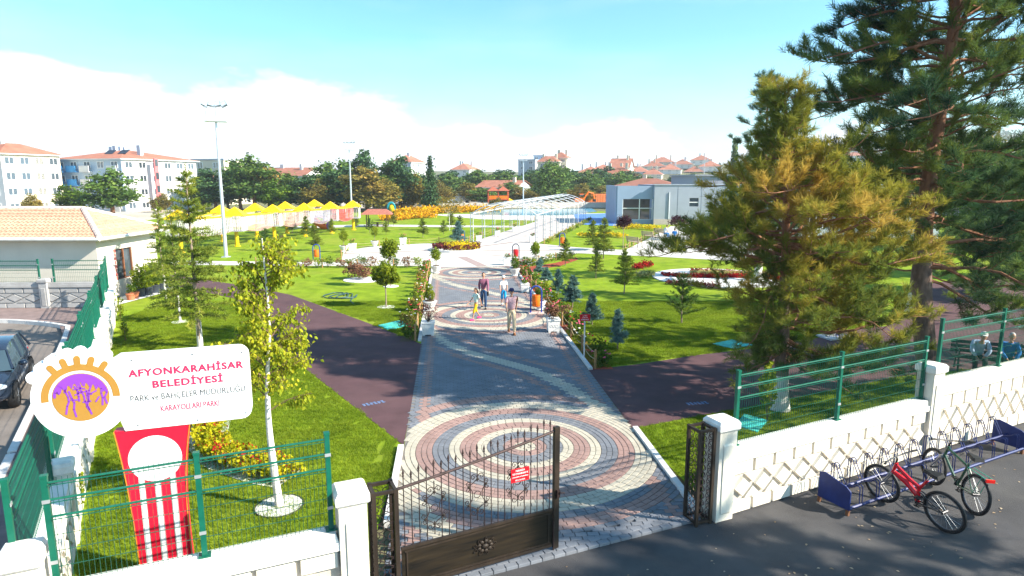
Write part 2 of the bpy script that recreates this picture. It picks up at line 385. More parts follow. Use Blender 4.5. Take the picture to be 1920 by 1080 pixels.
# ------------------------------------------------------------------ entrance walk of pavers
CEN = [C1, C2, C3]
RINGS = [(.27, 'c'), (.47, 'r'), (.87, 'g'), (1.07, 'c'), (1.37, 'r'), (1.69, 'c'), (1.97, 'g'), (2.33, 'r'), (2.78, 'c')]
def lat(p): return (p - C1).dot(AXN)
def along(p): return (p - C1).dot(AX)
def poly(L): return spline(pts_px(L), 5)
bands = [(poly([(800, 612), (812, 624), (845, 647), (887, 663), (928, 674), (970, 686), (1010, 700), (1049, 719), (1095, 746), (1127, 768), (1175, 800)]), .17, 'c'),
         (poly([(828, 618), (866, 636), (907, 653), (949, 665), (1012, 682), (1064, 701), (1113, 732)]), .09, 'r'),
         (poly([(803, 646), (845, 663), (887, 678), (928, 688), (970, 701), (986, 708), (1033, 733), (1056, 748)]), .09, 'r'),
         (poly([(742, 900), (754, 930), (790, 970), (830, 999), (860, 1020)]), .2, 'c'),
         (poly([(812, 517), (820, 522), (855, 535), (887, 542), (928, 551), (975, 562), (1010, 580)]), .2, 'c'),
         (poly([(840, 524), (870, 531), (905, 538), (950, 546), (990, 555)]), .1, 'r'),
         (poly([(812, 532), (845, 541), (890, 549), (940, 560), (965, 568)]), .1, 'r')]
bnp = [(np.array([[q.x, q.y] for q in L]), w_, c) for L, w_, c in bands]
def pcolor(p):
    for c in CEN:
        r = (p - c).length
        if r < 2.78:
            for rr, k in RINGS:
                if r <= rr: return k
    l = lat(p)
    for pts_, w_, k in bnp:
        if k == 'c':
            d = np.hypot(pts_[:, 0] - p.x, pts_[:, 1] - p.y).min()
            if d < w_ + .06: return k
    if HW - .46 < abs(l) < HW - .22: return 'r'
    if abs(l) > HW - .22: return 'g'
    for c in CEN:
        if 3.1 < (p - c).length < 3.36: return 'r'
    for pts_, w_, k in bnp:
        d = np.hypot(pts_[:, 0] - p.x, pts_[:, 1] - p.y).min()
        if d < w_ + .05: return k
    return 'g'
def inside_walk(p):
    s = along(p)
    if abs(lat(p)) > HW - .02 or s > along(C3) + 2.7: return False
    if (p - WL).dot(WN) > .10: return True
    return (p - C1).length < 3.58
m_pg = M('paver_grey', (.165, .175, .20), rough=.85, scale=2, var=.2, bump=.35, bscale=90, rand=.14, big=.4, bigscale=.6, bigcol=(.22, .215, .215))
m_pr = M('paver_red', (.32, .205, .18), rough=.85, scale=2, var=.18, bump=.35, bscale=90, rand=.14, big=.4, bigscale=.6, bigcol=(.30, .21, .19))
m_pc = M('paver_cream', (.43, .39, .315), rough=.85, scale=2, var=.14, bump=.35, bscale=90, rand=.12, big=.4, bigscale=.6, bigcol=(.38, .34, .28))
PM = {'g': m_pg, 'r': m_pr, 'c': m_pc}
walk_ob = sheet('entrance_walk', [C1 + AXN * s + AX * t for s, t in ((-HW, along(WL) + 1.6), (HW, along(WR) + .1), (HW, along(C3) + 2.8), (-HW, along(C3) + 2.8))], .003, M('joint_sand', (.20, .18, .16), rough=1, scale=20), label='entrance walk paved with rings of grey red and cream blocks')
recs = []                                            # centre, rotation, (w, h), colour
W0, H0 = .20, .117
for ci, c in enumerate(CEN):
    r = H0 / 2
    while r < 3.5:
        n = max(5, round(2 * math.pi * r / W0))
        off = rng.uniform(0, 6)
        for k in range(n):
            a = off + 2 * math.pi * k / n
            p = c + Vector((math.cos(a), math.sin(a), 0)) * r
            if inside_walk(p): recs.append((p, a - math.pi / 2, 2 * math.pi * r / n, H0, pcolor(p), 0, r))
        r += H0
s = -6.0; row = 0
base_a = math.atan2(AXN.y, AXN.x)
while s < along(C3) + 2.7:
    l = -HW + (row % 2) * W0 / 2
    while l < HW:
        p = C1 + AX * s + AXN * l
        if inside_walk(p) and min((p - c).length for c in CEN) > 3.5: recs.append((p, base_a, W0, H0, pcolor(p), -.003, 1e3))
        l += W0
    s += H0; row += 1
k = .1
while k < (WR - WL).length - .1:                     # edging course along the gate line
    for o_ in (.0, H0):
        p = WL + WU * (k + (W0 / 2 if o_ else 0)) + WN * (o_ + .02)
        if (p - C1).length > 3.56 and abs(lat(p)) < HW: recs.append((p, WA, W0, H0, 'g', .002, 1e3))
    k += W0
recs.sort(key=lambda q: q[0].y)
gate_line_hidden = lambda p: (p - WL).dot(WU) < 2.6 and (p - WL).dot(WN) < .9
def paver_geo(p, a, w_, h_, dz, r):
    g = .006; ca, sa = math.cos(a), math.sin(a)
    x, y = w_ / 2 - g, h_ / 2 - g
    k = min(.25, h_ / 2 / r)
    base = [(-x * (1 - k), -y), (x * (1 - k), -y), (x * (1 + k), y), (-x * (1 + k), y)]
    if r < 500: base = [(-x * (1 + k), -y), (x * (1 + k), -y), (x * (1 - k), y), (-x * (1 - k), y)]; ca, sa = math.cos(a + math.pi), math.sin(a + math.pi)
    out = []
    for zz, e in ((-.03, 0.0), (.014, 0.0), (.019, .005)):
        for u, v in base:
            u2 = u - math.copysign(e, u); v2 = v - math.copysign(e, v)
            out.append((p.x + u2 * ca - v2 * sa, p.y + u2 * sa + v2 * ca, zz + dz))
    return out
PF = [(0, 1, 5, 4), (1, 2, 6, 5), (2, 3, 7, 6), (3, 0, 4, 7), (4, 5, 9, 8), (5, 6, 10, 9), (6, 7, 11, 10), (7, 4, 8, 11), (8, 9, 10, 11)]
single = 0; rest = {'g': MB(), 'r': MB(), 'c': MB()}; cache = {}
for q in recs:
    p, a, w_, h_, k, dz, r = q
    dz = dz + random.uniform(-.0015, .0015)
    if single < 300 and not gate_line_hidden(p):
        key = (round(w_, 3), round(r, 2), k)
        if key not in cache:
            mb = MB(); mb.add(paver_geo(Vector((0, 0, 0)), 0, w_, h_, 0, r), PF); cache[key] = mb.mesh('paver', PM[k])
        addobj('paver', cache[key], walk_ob, (p.x, p.y, dz), (0, 0, a)); single += 1
    else:
        rest[k].add(paver_geo(p, a, w_, h_, dz, r), PF)
for k, nm in (('g', 'grey_paving'), ('r', 'red_paving'), ('c', 'cream_paving')):
    mb = rest[k]; me = bpy.data.meshes.new(nm); me.from_pydata(mb.v, [], mb.f); me.materials.append(PM[k])
    o = addobj(nm, me, walk_ob); o['kind'] = 'stuff'
# kerbs along the walk
for side, s0, s1 in ((-1, along(P(738, 985)), along(P(757, 836))), (-1, along(P(792, 640)), along(P(806, 503))), (1, along(P(1300, 962)), along(P(1186, 804))), (1, along(P(1103, 694)), along(P(972, 501)))):
    kb = thing('walk_kerb', {(-1, 0): 'white kerb stones beside the gate on the left of the walk', (-1, 1): 'white kerb stones left of the walk beyond the running path', (1, 0): 'white kerb stones beside the gate on the right of the walk', (1, 1): 'white kerb stones right of the walk beyond the running path'}[(side, int(s0 > 5))], 'kerb'); kb['kind'] = 'structure'
    s = s0
    while s < s1 - .1:
        L_ = min(.8, s1 - s)
        p = C1 + AX * (s + L_ / 2) + AXN * side * (HW + .065)
        MB().box((p.x, p.y, .005), (L_ - .015, .12, .13), math.atan2(AX.y, AX.x)).build('kerb_stone', m_kerb, kb); s += .8
# grass blades on the nearer lawn (uncountable)
def in_poly(x, y, poly):
    c = False; n = len(poly)
    for i in range(n):
        x1, y1 = poly[i][0], poly[i][1]; x2, y2 = poly[i - 1][0], poly[i - 1][1]
        if (y1 > y) != (y2 > y) and x < (x2 - x1) * (y - y1) / (y2 - y1) + x1: c = not c
    return c
# ================================================================== walls, fences, gate
m_wall = M('white_wall_paint', (.64, .59, .50), rough=.85, scale=2.2, var=.16, bump=.2, bscale=25, stretch=(1.6, 1.6, .35), pos=(.28, .5), big=.55, bigscale=1.1, bigcol=(.50, .45, .38))
m_cap = M('wall_coping_paint', (.72, .69, .63), rough=.85, scale=3, var=.20, bump=.2, pos=(.28, .52), big=.4, bigscale=1.3, bigcol=(.46, .42, .37))
m_green = M('green_fence_paint', (.005, .105, .066), rough=.42, scale=8, var=.15)
m_dgrey = M('grey_precast', (.36, .35, .345), rough=.9, scale=2.2, var=.15, bump=.2)
WC_CACHE = {}
def wall_section(name, label, A, B, H=1.2, z0=-.03, mw=None, mc=None, pitch=.46, pillars=(), thick=.22, both=False):
    """precast wall: slab, coping, rows of raised blocks and rhombi facing -n"""
    mw = mw or m_wall; mc = mc or m_cap
    d = (B - A); L_ = d.length; u = d.normalized(); a = math.atan2(u.y, u.x)
    t = thing(name, label, 'wall', (A.x, A.y, z0), a)
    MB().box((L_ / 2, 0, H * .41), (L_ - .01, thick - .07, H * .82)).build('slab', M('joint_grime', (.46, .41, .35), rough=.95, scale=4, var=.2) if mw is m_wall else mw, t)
    MB().box((L_ / 2, 0, H * .86), (L_, thick + .10, H * .09)).box((L_ / 2, 0, H * .945), (L_ - .02, thick + .05, H * .11), taper=.98).build('coping', mc, t)
    n = max(1, int(L_ / pitch)); pt = L_ / n; g = .027; y0 = -(thick - .07) / 2; y1 = y0 - .045
    zb = (.03, .19 * H, .22 * H, .58 * H, .61 * H, .79 * H)
    key = (round(pt, 3), round(H, 2), mw.name, thick)
    if key not in WC_CACHE:
        zc_ = (zb[2] + zb[3]) / 2; hh = (zb[3] - zb[2]) / 2; k = 1.4 * g
        WC_CACHE[key] = [
            MB().prism([(g, zb[0]), (pt - g, zb[0]), (pt - g, zb[1]), (g, zb[1])], y0, y1, 'y', .03).mesh('block', mw),
            MB().prism([(g, zb[4]), (pt - g, zb[4]), (pt - g, zb[5]), (g, zb[5])], y0, y1, 'y', .03).mesh('block', mw),
            MB().prism([(pt / 2, zc_ - hh + k), (pt - k, zc_), (pt / 2, zc_ + hh - k), (k, zc_)], y0, y1 - .012, 'y', .10).mesh('rhombus', mw),
            MB().prism([(k * 1.4, zb[3]), (0, zc_ + .02), (0, zb[3])], y0, y1, 'y').mesh('x', mw),
            MB().prism([(-pt / 2 + k * 1.5, zb[3] - .006), (0, zc_ + k * .9), (pt / 2 - k * 1.5, zb[3] - .006)], y0, y1, 'y', .04).mesh('triangle', mw),
            MB().prism([(-pt / 2 + k * 1.5, zb[2] + .006), (pt / 2 - k * 1.5, zb[2] + .006), (0, zc_ - k * .9)], y0, y1, 'y', .04).mesh('triangle', mw)]
    bl0, bl1, rh, _, tu, td = WC_CACHE[key]
    for i in range(n):
        addobj('block', bl0, t, (i * pt, 0, 0)); addobj('block', bl1, t, (i * pt + (pt / 2 if i < n - 1 else 0), 0, 0) if False else (i * pt, 0, 0))
        addobj('rhombus', rh, t, (i * pt, 0, 0))
        if i: addobj('triangle', tu, t, (i * pt, 0, 0)); addobj('triangle', td, t, (i * pt, 0, 0))
    return t
def pillar(label, p, H=1.8, w_=.36, a=None, z0=-.03, mw=None, mc=None):
    t = thing('wall_pillar', label, 'pillar', (p.x, p.y, z0), WA if a is None else a)
    MB().box((0, 0, (H - .2) / 2), (w_, w_, H - .2)).build('shaft', mw or m_wall, t)
    MB().prism([(-w_ * .28, .12), (w_ * .28, .12), (w_ * .28, H - .42), (-w_ * .28, H - .42)], -w_ / 2, -w_ / 2 - .018, 'y', .05).build('panel', mw or m_wall, t)
    q = w_ / 2 + .05
    MB().lathe([(q * 1.20, H - .2), (q * 1.34, H - .17), (q * 1.34, H - .07), (q * 1.1, H - .02), (.05, H)], 4).build('cap', mc or m_cap, t, rot=(0, 0, math.pi / 4))
    return t
def mesh_fence(label, A, B, z0, H=1.25, span=2.45, mg=None, wires=.052, lastpost=True, name='mesh_fence', firstpost=True):
    mg = mg or m_green
    d = B - A; L_ = d.length; t = thing(name, label, 'fence', (A.x, A.y, z0), math.atan2(d.y, d.x))
    n = max(1, round(L_ / span)); sp = L_ / n
    for i in range(n + 1):
        if (i == n and not lastpost) or (i == 0 and not firstpost): continue
        po = MB().box((i * sp, 0, H / 2 + .02), (.062, .062, H + .05)).box((i * sp, 0, .008), (.14, .12, .016)).build('post', mg, t)
        MB().box((i * sp, 0, H + .055), (.072, .072, .03)).build('post_cap', mg, po)
        [MB().box((i * sp, -.035, H * k_), (.075, .012, .04)).build('clamp', M('galvanised', (.55, .57, .58), rough=.4, metal=.6), po) for k_ in (.82, .25)]
    for i in range(n):
        x0, x1 = i * sp + .035, (i + 1) * sp - .035
        if i == 0 and not firstpost: x0 = 0
        for z in (H - .02, H - .22, H - .42):
            r = MB().tube([(x0, -.012, z), (x1, -.012, z)], .015, 5)
            r.tube([(x0, -.040, z - .025), (x1, -.040, z - .025)], .006, 4)
            r.build('rail', mg, t)
        wm = MB(); x = x0 + wires / 2
        while x < x1:
            wm.tube([(x, -.012, .03), (x, -.012, H + .03)], .0034, 3, caps=False); x += wires
        for z in np.arange(.06, H - .5, .19): wm.tube([(x0, -.012, z), (x1, -.012, z)], .0045, 3, caps=False)
        o = wm.build('wire_mesh', mg, t); o['kind'] = 'stuff'
    return t
# front wall, left of the gate
wall_section('front_wall', 'white precast wall with rhombus relief left of the gate', WC + WU * .2, WL - WU * .18, 1.22)
pillar('white capped pillar at the left street corner of the wall', WC, 1.8)
pillar('white capped pillar left of the iron gate', WL, 1.8)
mesh_fence('green wire mesh fence on the wall in front of the sign', WC + WU * .28 + WN * .02, WL - WU * .26 + WN * .02, 1.19, 1.27, span=1.7)
# right of the gate: first section, then one step higher
S1 = WR + WU2 * 5.85; S2 = S1 + WU2 * 12
wall_section('front_wall', 'white precast wall with rhombus relief right of the gate behind the bicycles', WR + WU2 * .2, S1 - WU2 * .18, 1.22)
pillar('white capped pillar right of the iron gate', WR, 1.8)
pillar('white capped pillar where the right wall steps up', S1, 1.98, a=WA2)
wall_section('front_wall', 'higher stretch of white precast wall at the right edge', S1 + WU2 * .18, S2, 1.55)
mesh_fence('green wire mesh fence on the wall beside the tall pines', WR + WU2 * .34 + WN2 * .02, S1 - WU2 * .24 + WN2 * .02, 1.19, 1.27, span=2.7)
mesh_fence('green wire mesh fence on the higher wall at the right edge', S1 + WU2 * .24 + WN2 * .02, S2 + WN2 * .02, 1.52, 1.27, span=2.6)
# side wall, left
wall_section('side_wall', 'white wall running back along the side road', WC - SN * .0 + SU * .25, SB, 1.15)
n_side = 7
for i in range(1, n_side + 1):
    p = WC + (SB - WC) * (i / n_side)
    nm = ('first', 'second', 'third', 'fourth', 'fifth', 'sixth', 'farthest')[i - 1]
    pillar(nm + ' low white pillar of the side wall counting from the sign', p, 1.42, .30, math.atan2(SU.y, SU.x))
for i in range(n_side):
    A = WC + (SB - WC) * (i / n_side) + SU * .2; B = WC + (SB - WC) * ((i + 1) / n_side) - SU * .2
    nm = ('first', 'second', 'third', 'fourth', 'fifth', 'sixth', 'farthest')[i]
    mesh_fence(nm + ' green mesh fence panel on the side wall counting from the sign', A + SN * .10, B + SN * .10, 1.12, 1.30, span=2.9, wires=.06)
# retaining wall across the side road
RA, RB = P(-260, 583), P(196, 579)
wall_section('retaining_wall', 'grey precast retaining wall with rhombi below the kiosk', RA, RB - Vector((.2, 0, 0)), 1.15, .07, m_dgrey, m_dgrey, pitch=.78)
for px_, nm in ((90, 'grey pillar in the middle of the retaining wall'), (-90, 'grey pillar of the retaining wall near the picture edge')):
    pillar(nm, P(px_, 580.5), 1.35, .34, 0, .07, m_dgrey, m_dgrey)
mesh_fence('green mesh fence on the retaining wall left of its pillar', P(-150, 581) + Vector((0, .05, 0)), P(80, 581) + Vector((0, .05, 0)), 1.2, 1.0, span=2.7, wires=.08)
mesh_fence('green mesh fence on the retaining wall right of its pillar', P(107, 580) + Vector((0, .05, 0)), P(204, 579) + Vector((0, .05, 0)), 1.2, 1.0, span=2.4, wires=.08)
# ------------------------------------------------------------------ iron gate
m_iron = M('dark_iron', (.060, .038, .035), rough=.5, metal=.5, scale=9, var=.4)
m_sheet = M('brushed_black_gold_sheet', (.004, .004, .004), rough=.5, metal=.1, scale=2.6, col2=(.034, .023, .012), stretch=(.5, 1, 7), detail=9)
m_bronze = M('bronze_frame', (.036, .025, .018), rough=.55, metal=.2, scale=4, var=.45, stretch=(1, 1, .3))
def gate_column(label, p):
    t = thing('gate_column', label, 'gate column', (p.x, p.y, -.03), WA)
    s = .145; H = 1.70
    for x, y in ((-s, -s), (s, -s), (s, s), (-s, s)):
        MB().box((x, y, H / 2), (.05, .05, H)).build('upright', m_bronze, t)
    for z in (.06, H - .03):
        q = MB()
        for sx in (-1, 1): q.box((0, sx * s, z), (2 * s - .05, .042, .042)); q.box((sx * s, 0, z), (.042, 2 * s - .05, .042))
        q.build('frame', m_bronze, t)
    for fx, fy, ax in ((0, -s, 0), (s, 0, 1), (-s, 0, 1), (0, s, 0)):
        q = MB()
        for k in range(12):
            z = .14 + k * .128
            for sg in (-1, 1):
                pts = []
                for i in range(9):
                    th = math.pi * i / 8
                    o = sg * (.025 + .075 * (1 - math.sin(th))); dz = .055 * math.cos(th)
                    pts.append((fx + o, fy, z + dz) if ax == 0 else (fx, fy + o, z + dz))
                q.tube(pts, .006, 4)
        q.build('scroll_infill', m_iron, t)
    return t
GH = WL + WU * .72 - WN * .0
gate_column('bronze lattice gate column at the left pillar', WL + WU * .42)
gate_column('bronze lattice gate column at the right pillar', WR - WU * .42)
G0 = Vector((-1.60, 8.05, 0)); G1 = Vector((.70, 9.20, 0)); gd = G1 - G0; GLn = gd.length
gate = thing('iron_gate', 'wrought iron gate leaf with spear tops scrolls and dark panel', 'gate', (G0.x, G0.y, 0), math.atan2(gd.y, gd.x))
def gtop(x):
    s = x / GLn; return 1.57 + .40 * (.75 * s + .25 * s * s)
MB().box((.03, 0, .82), (.06, .06, 1.52)).build('stile', m_bronze, gate)
MB().box((GLn - .03, 0, 1.03), (.085, .07, 1.98)).build('stile', m_bronze, gate)
MB().tube([(x, 0, gtop(x)) for x in np.linspace(.06, GLn - .07, 9)], .020, 6).build('top_rail', m_iron, gate)
MB().box((GLn / 2, 0, .69), (GLn - .16, .038, .038)).build('middle_rail', m_bronze, gate)
MB().box((GLn / 2, 0, .10), (GLn - .16, .038, .05)).build('bottom_rail', m_bronze, gate)
MB().box((GLn / 2, 0, .395), (GLn - .17, .012, .535)).build('lower_panel', m_sheet, gate)
fr = MB()
for z in (.15, .635): fr.box((GLn / 2, -.012, z), (GLn - .26, .014, .02))
for x in (.16, GLn - .16): fr.box((x, -.012, .39), (.02, .014, .465))
fr.build('panel_trim', m_bronze, gate)
def spiral(cx, cz, r0, turns, a0, sg, n=22):
    return [(cx + r0 * (1 - .8 * i / n) * math.cos(a0 + sg * turns * 2 * math.pi * i / n), 0, cz + r0 * (1 - .8 * i / n) * math.sin(a0 + sg * turns * 2 * math.pi * i / n)) for i in range(n + 1)]
NB = 22; scroll_at = (4, 10, 16)
bar_gap = {}
for i in range(NB):
    x = .14 + (GLn - .28) * i / (NB - 1); tp = gtop(x) + (.10 if i % 2 else .15)
    inner = any(abs(i - k) < 1 for k in scroll_at)
    if inner:
        MB().tube([(x, 0, gtop(x)), (x, 0, tp)], .0075, 5).build('bar', m_iron, gate)
    else:
        MB().tube([(x, 0, .70), (x, 0, tp)], .0075, 5).build('bar', m_iron, gate)
    MB().lathe([(.004, 0), (.017, .02), (.010, .038), (.019, .060), (.002, .125)], 6, (x, 0, tp - .01)).build('spear_tip', m_iron, gate)
for k in scroll_at:
    x = .14 + (GLn - .28) * k / (NB - 1); zc_ = (.72 + gtop(x)) / 2 + .0
    q = MB()
    for sg in (-1, 1):
        q.tube([(x, 0, zc_ + sg * .40), (x, 0, zc_ + sg * .20)], .008, 5)
        for sx in (-1, 1):
            q.tube(spline([(x, 0, zc_ + sg * .24), (x + sx * .05, 0, zc_ + sg * .20), (x + sx * .13, 0, zc_ + sg * .15), (x + sx * .14, 0, zc_ + sg * .13)], 5), .0065, 4)
            q.tube(spiral(x + sx * .06, zc_ + sg * .275, .048, 1.2, math.pi if sx > 0 else 0, -sx * sg), .006, 4)
            q.tube(spiral(x + sx * .135, zc_ + sg * .19, .038, 1.2, -sg * math.pi / 2, sx * sg), .006, 4)
            q.tube(spiral(x + sx * .155, zc_ + sg * .095, .04, 1.1, sg * math.pi / 2, sx), .006, 4)
    for sx in (-1, 1):
        q.tube(spline([(x + sx * .13, 0, zc_ + .13), (x + sx * .085, 0, zc_ + .07), (x + sx * .075, 0, zc_), (x + sx * .085, 0, zc_ - .07), (x + sx * .13, 0, zc_ - .13)], 5), .0065, 4)
    o = q.build('scrollwork', m_iron, gate)
    MB().tube([(x + .052 * math.cos(a), 0, zc_ + .052 * math.sin(a)) for a in np.linspace(0, 2 * math.pi, 17)[:-1]], .006, 4, closed=True).build('ring', m_iron, o)
    for sg in (-1, 1):
        for dx_, dz_ in ((0, .24), (-.135, .14), (.135, .14)): MB().ball((x + dx_, -.008, zc_ + sg * dz_), (.022, .012, .022), 8, 5).build('rosette', m_bronze, o)
q = MB(); xm = GLn * .52
for k in range(9):
    a = 2 * math.pi * k / 9
    q.ball((xm + .075 * math.cos(a) * 1.3, -.02, .40 + .075 * math.sin(a)), (.035, .018, .03), 7, 5)
    q.tube([(p_[0], -.02, p_[2]) for p_ in spiral(xm + .12 * math.cos(a) * 1.3, .40 + .10 * math.sin(a), .035, 1.0, a, 1, 10)], .008, 4)
q.ball((xm, -.02, .40), (.06, .03, .038), 10, 6)
q.build('cast_medallion', m_bronze, gate, smooth=True)
lk = MB().box((GLn - .02, -.05, .96), (.05, .05, .12)).tube([(GLn - .0, -.09, .98), (GLn + .04, -.10, .98), (GLn + .07, -.09, .97)], .012, 5)
lk.build('latch', m_iron, gate)
MB().tube([(GLn - .08, -.03, .5), (GLn - .08, -.03, .02)], .012, 6).build('drop_bolt', m_iron, gate)
# lettering
def text_mesh(body, width=None, height=None, mat=None, name='lettering', bold=0.0, extrude=.002, spacing=1.0):
    cu = bpy.data.curves.new('txt', 'FONT'); cu.body = body; cu.align_x = 'CENTER'; cu.align_y = 'CENTER'; cu.size = 1; cu.extrude = 0; cu.offset = bold; cu.space_character = spacing; cu.resolution_u = 3
    ob = bpy.data.objects.new('txt', cu); COL.objects.link(ob)
    dg = bpy.context.evaluated_depsgraph_get(); me = bpy.data.meshes.new_from_object(ob.evaluated_get(dg))
    bpy.data.objects.remove(ob); bpy.data.curves.remove(cu)
    me.name = name
    co = np.zeros(len(me.vertices) * 3); me.vertices.foreach_get('co', co); co = co.reshape(-1, 3)
    lo, hi = co.min(0), co.max(0); sz = hi - lo
    co[:, :2] -= (lo[:2] + hi[:2]) / 2
    sx = width / sz[0] if width else height / sz[1]; sy = height / sz[1] if height else sx
    co[:, 0] *= sx; co[:, 1] *= sy
    co = np.stack([co[:, 0], np.zeros(len(co)), co[:, 1]], 1)      # stands upright, faces -y
    me.vertices.foreach_set('co', co.ravel()); me.materials.clear(); me.materials.append(mat); me.update()
    return me
m_white = M('white_print', (.80, .80, .80), rough=.5, var=.02)
m_redp = M('red_sign_paint', (.62, .010, .018), rough=.4, var=.06)
ns = thing('notice_sign', 'small red notice plate with white lines hung on the gate', 'sign', (0, 0, 0))
xk = .14 + (GLn - .28) * 16 / (NB - 1); pn = G0 + gd.normalized() * (xk + .02); ns.location = (pn.x, pn.y, 1.40); ns.rotation_euler = (0, 0, math.atan2(gd.y, gd.x))
MB().box((0, -.035, 0), (.30, .008, .21)).build('plate', m_redp, ns)
for i, tx in enumerate(('PARKIMIZDA', 'TOP OYNANMAMASI VE', 'ÇÖPLERİN ATILMAMASI', 'RİCA OLUNUR')):
    addobj('lettering', text_mesh(tx, (.15, .26, .26, .16)[i], .030, m_white, bold=.012), ns, (0, -.041, .072 - i * .048))
# ------------------------------------------------------------------ the park's name sign
SA = math.atan(.34); SP = Vector((-4.90, 8.35, 0))
sgn = thing('park_sign', 'tall white park name sign with round emblem on red striped pedestal', 'sign', (SP.x, SP.y, 0), SA)
m_board = M('sign_white', (.86, .86, .85), rough=.35, var=.02)
m_gold = M('sign_gold', (.40, .205, .040), rough=.4, var=.04)
m_purple = M('sign_purple', (.25, .055, .46), rough=.4, var=.04)
m_pink = M('sign_magenta_red', (.72, .03, .10), rough=.4, var=.03)
m_dk = M('sign_dark_text', (.06, .055, .06), rough=.5, var=.05)
# board outline in local x (right) and z; local origin under the pedestal
BX0, BX1, BZ0, BZ1 = -.45, 1.25, 2.37, 3.41
CX, CZ, RX, RZ = -.80, 2.90, .56, .56
out = []
for i in range(41):                                   # the round left end
    a = R(52) + (R(360 - 52 - 42)) * i / 40
    out.append((CX + RX * math.cos(a), CZ + RZ * math.sin(a)))
out += [(CX + .46, BZ0), (BX1 - .14, BZ0)] + [(BX1 - .14 + .14 * math.sin(t), BZ0 + .14 - .14 * math.cos(t)) for t in np.linspace(0, math.pi / 2, 6)]
out += [(BX1 - .14 + .14 * math.cos(t), BZ1 - .14 + .14 * math.sin(t)) for t in np.linspace(0, math.pi / 2, 6)]
out += [(CX + .46, BZ1)]
MB().prism(out, -.09, .09, 'y').build('board', m_board, sgn)
q = MB()
for k in range(7):                                    # the scalloped crest of the emblem
    a = R(150 - k * 15); px_, pz_ = CX + .55 * math.cos(a), CZ + .53 * math.sin(a)
    q.prism([(px_ + .08 * math.cos(t) + .03 * math.cos(a), pz_ + .08 * math.sin(t) + .04) for t in np.linspace(0, 2 * math.pi, 14)[:-1]], -.087 + .002 * (k % 2), .085, 'y')
q.build('crest', m_board, sgn)
def ring2(cx, cz, r0x, r0z, r1x, r1z, a0, a1, n=40):
    o = [(cx + r1x * math.cos(a), cz + r1z * math.sin(a)) for a in np.linspace(a0, a1, n)]
    i_ = [(cx + r0x * math.cos(a), cz + r0z * math.sin(a)) for a in np.linspace(a0, a1, n)]
    return o, i_
def strip(mb, o, i_, y):
    n = len(o); mb.add([(u, y, v) for u, v in o] + [(u, y, v) for u, v in i_], [(k, k + 1, n + k + 1, n + k) for k in range(n - 1)])
Y = -.094
q = MB(); o_, i_ = ring2(CX, CZ, .36, .36, .445, .445, R(-4), R(184)); strip(q, o_, i_, Y)
for k in range(5):
    a = R(126 - k * 18); cx, cz = CX + .46 * math.cos(a), CZ + .46 * math.sin(a)
    dx, dz = math.cos(a), math.sin(a)
    pg = [(cx - dz * .038 - dx * .04, cz + dx * .038 - dz * .04)] + [(cx + dx * .062 + .038 * (math.cos(t) * dx - math.sin(t) * dz), cz + dz * .062 + .038 * (math.cos(t) * dz + math.sin(t) * dx)) for t in np.linspace(math.pi / 2, -math.pi / 2, 8)] + [(cx + dz * .038 - dx * .04, cz - dx * .038 - dz * .04)]
    q.add([(u, Y - .001, v) for u, v in pg], [tuple(range(len(pg)))])
emb = q.build('emblem_arch', m_gold, sgn)
q = MB(); pg = [(CX + .325 * math.cos(a), CZ + .325 * math.sin(a)) for a in np.linspace(0, 2 * math.pi, 41)[:-1]]
q.add([(u, Y, v) for u, v in pg], [tuple(range(40))]); disc = q.build('emblem_disc', m_gold, sgn)
q = MB(); top_ = [(CX + .315 * math.cos(a), CZ + .315 * math.sin(a)) for a in np.linspace(R(8), R(172), 30)]
low_ = [(CX + .30 - .60 * i / 29, CZ + .045 + .125 * math.sin(math.pi * i / 29) + .04 * math.sin(i * 1.9)) for i in range(30)]
strip(q, top_, low_, Y - .002)
rr = random.Random(4)
def line2(pts_, w_):
    pts_ = [Vector((a, 0, c)) for a, c in pts_]
    for i in range(len(pts_) - 1):
        d = (pts_[i + 1] - pts_[i]).normalized(); n_ = Vector((-d.z, 0, d.x)) * w_
        q.add([(v.x, Y - .003, v.z) for v in (pts_[i] + n_ - d * w_ * .5, pts_[i] - n_ - d * w_ * .5, pts_[i + 1] - n_ + d * w_ * .5, pts_[i + 1] + n_ + d * w_ * .5)], [(0, 1, 2, 3)])
for i in range(9):
    x = CX - .26 + i * .066; z = CZ + .14 + .05 * math.sin(i * 2.2); pl = [(x, z)]; n_ = 3 + (i * 2) % 3
    for k in range(n_):
        x += rr.uniform(-.038, .038); z -= rr.uniform(.05, .11); pl.append((x, z))
    if ((pl[-1][0] - CX) / .29) ** 2 + ((pl[-1][1] - CZ) / .29) ** 2 > 1: pl = pl[:-1]
    line2(pl, .011)
for i in range(13):
    a = rr.uniform(0, 6.28); r_ = rr.uniform(.05, .21); x, z = CX + r_ * math.cos(a), CZ + .02 + r_ * .8 * math.sin(a)
    line2([(x, z), (x + rr.uniform(-.09, .09), z + rr.uniform(-.05, .07))], .009)
q.build('emblem_rock', m_purple, disc)
q = MB(); o_, i_ = ring2(CX, CZ, .512, .512, .517, .517, 0, 2 * math.pi, 60); strip(q, o_, i_, Y); q.build('emblem_rim', M('sign_grey_line', (.45, .45, .47), rough=.5), sgn)
for i, ch in enumerate('AFYONKARAHİSAR BELEDİYESİ'):
    if ch == ' ': continue
    a = R(200 + i * 140 / 24); me = text_mesh(ch, None, .045, MATS['sign_grey_line'], bold=.0)
    o = addobj('emblem_letter', me, sgn, (CX + .455 * math.cos(a), Y, CZ + .455 * math.sin(a)), (0, -(a + math.pi / 2), 0))
TXX = .47
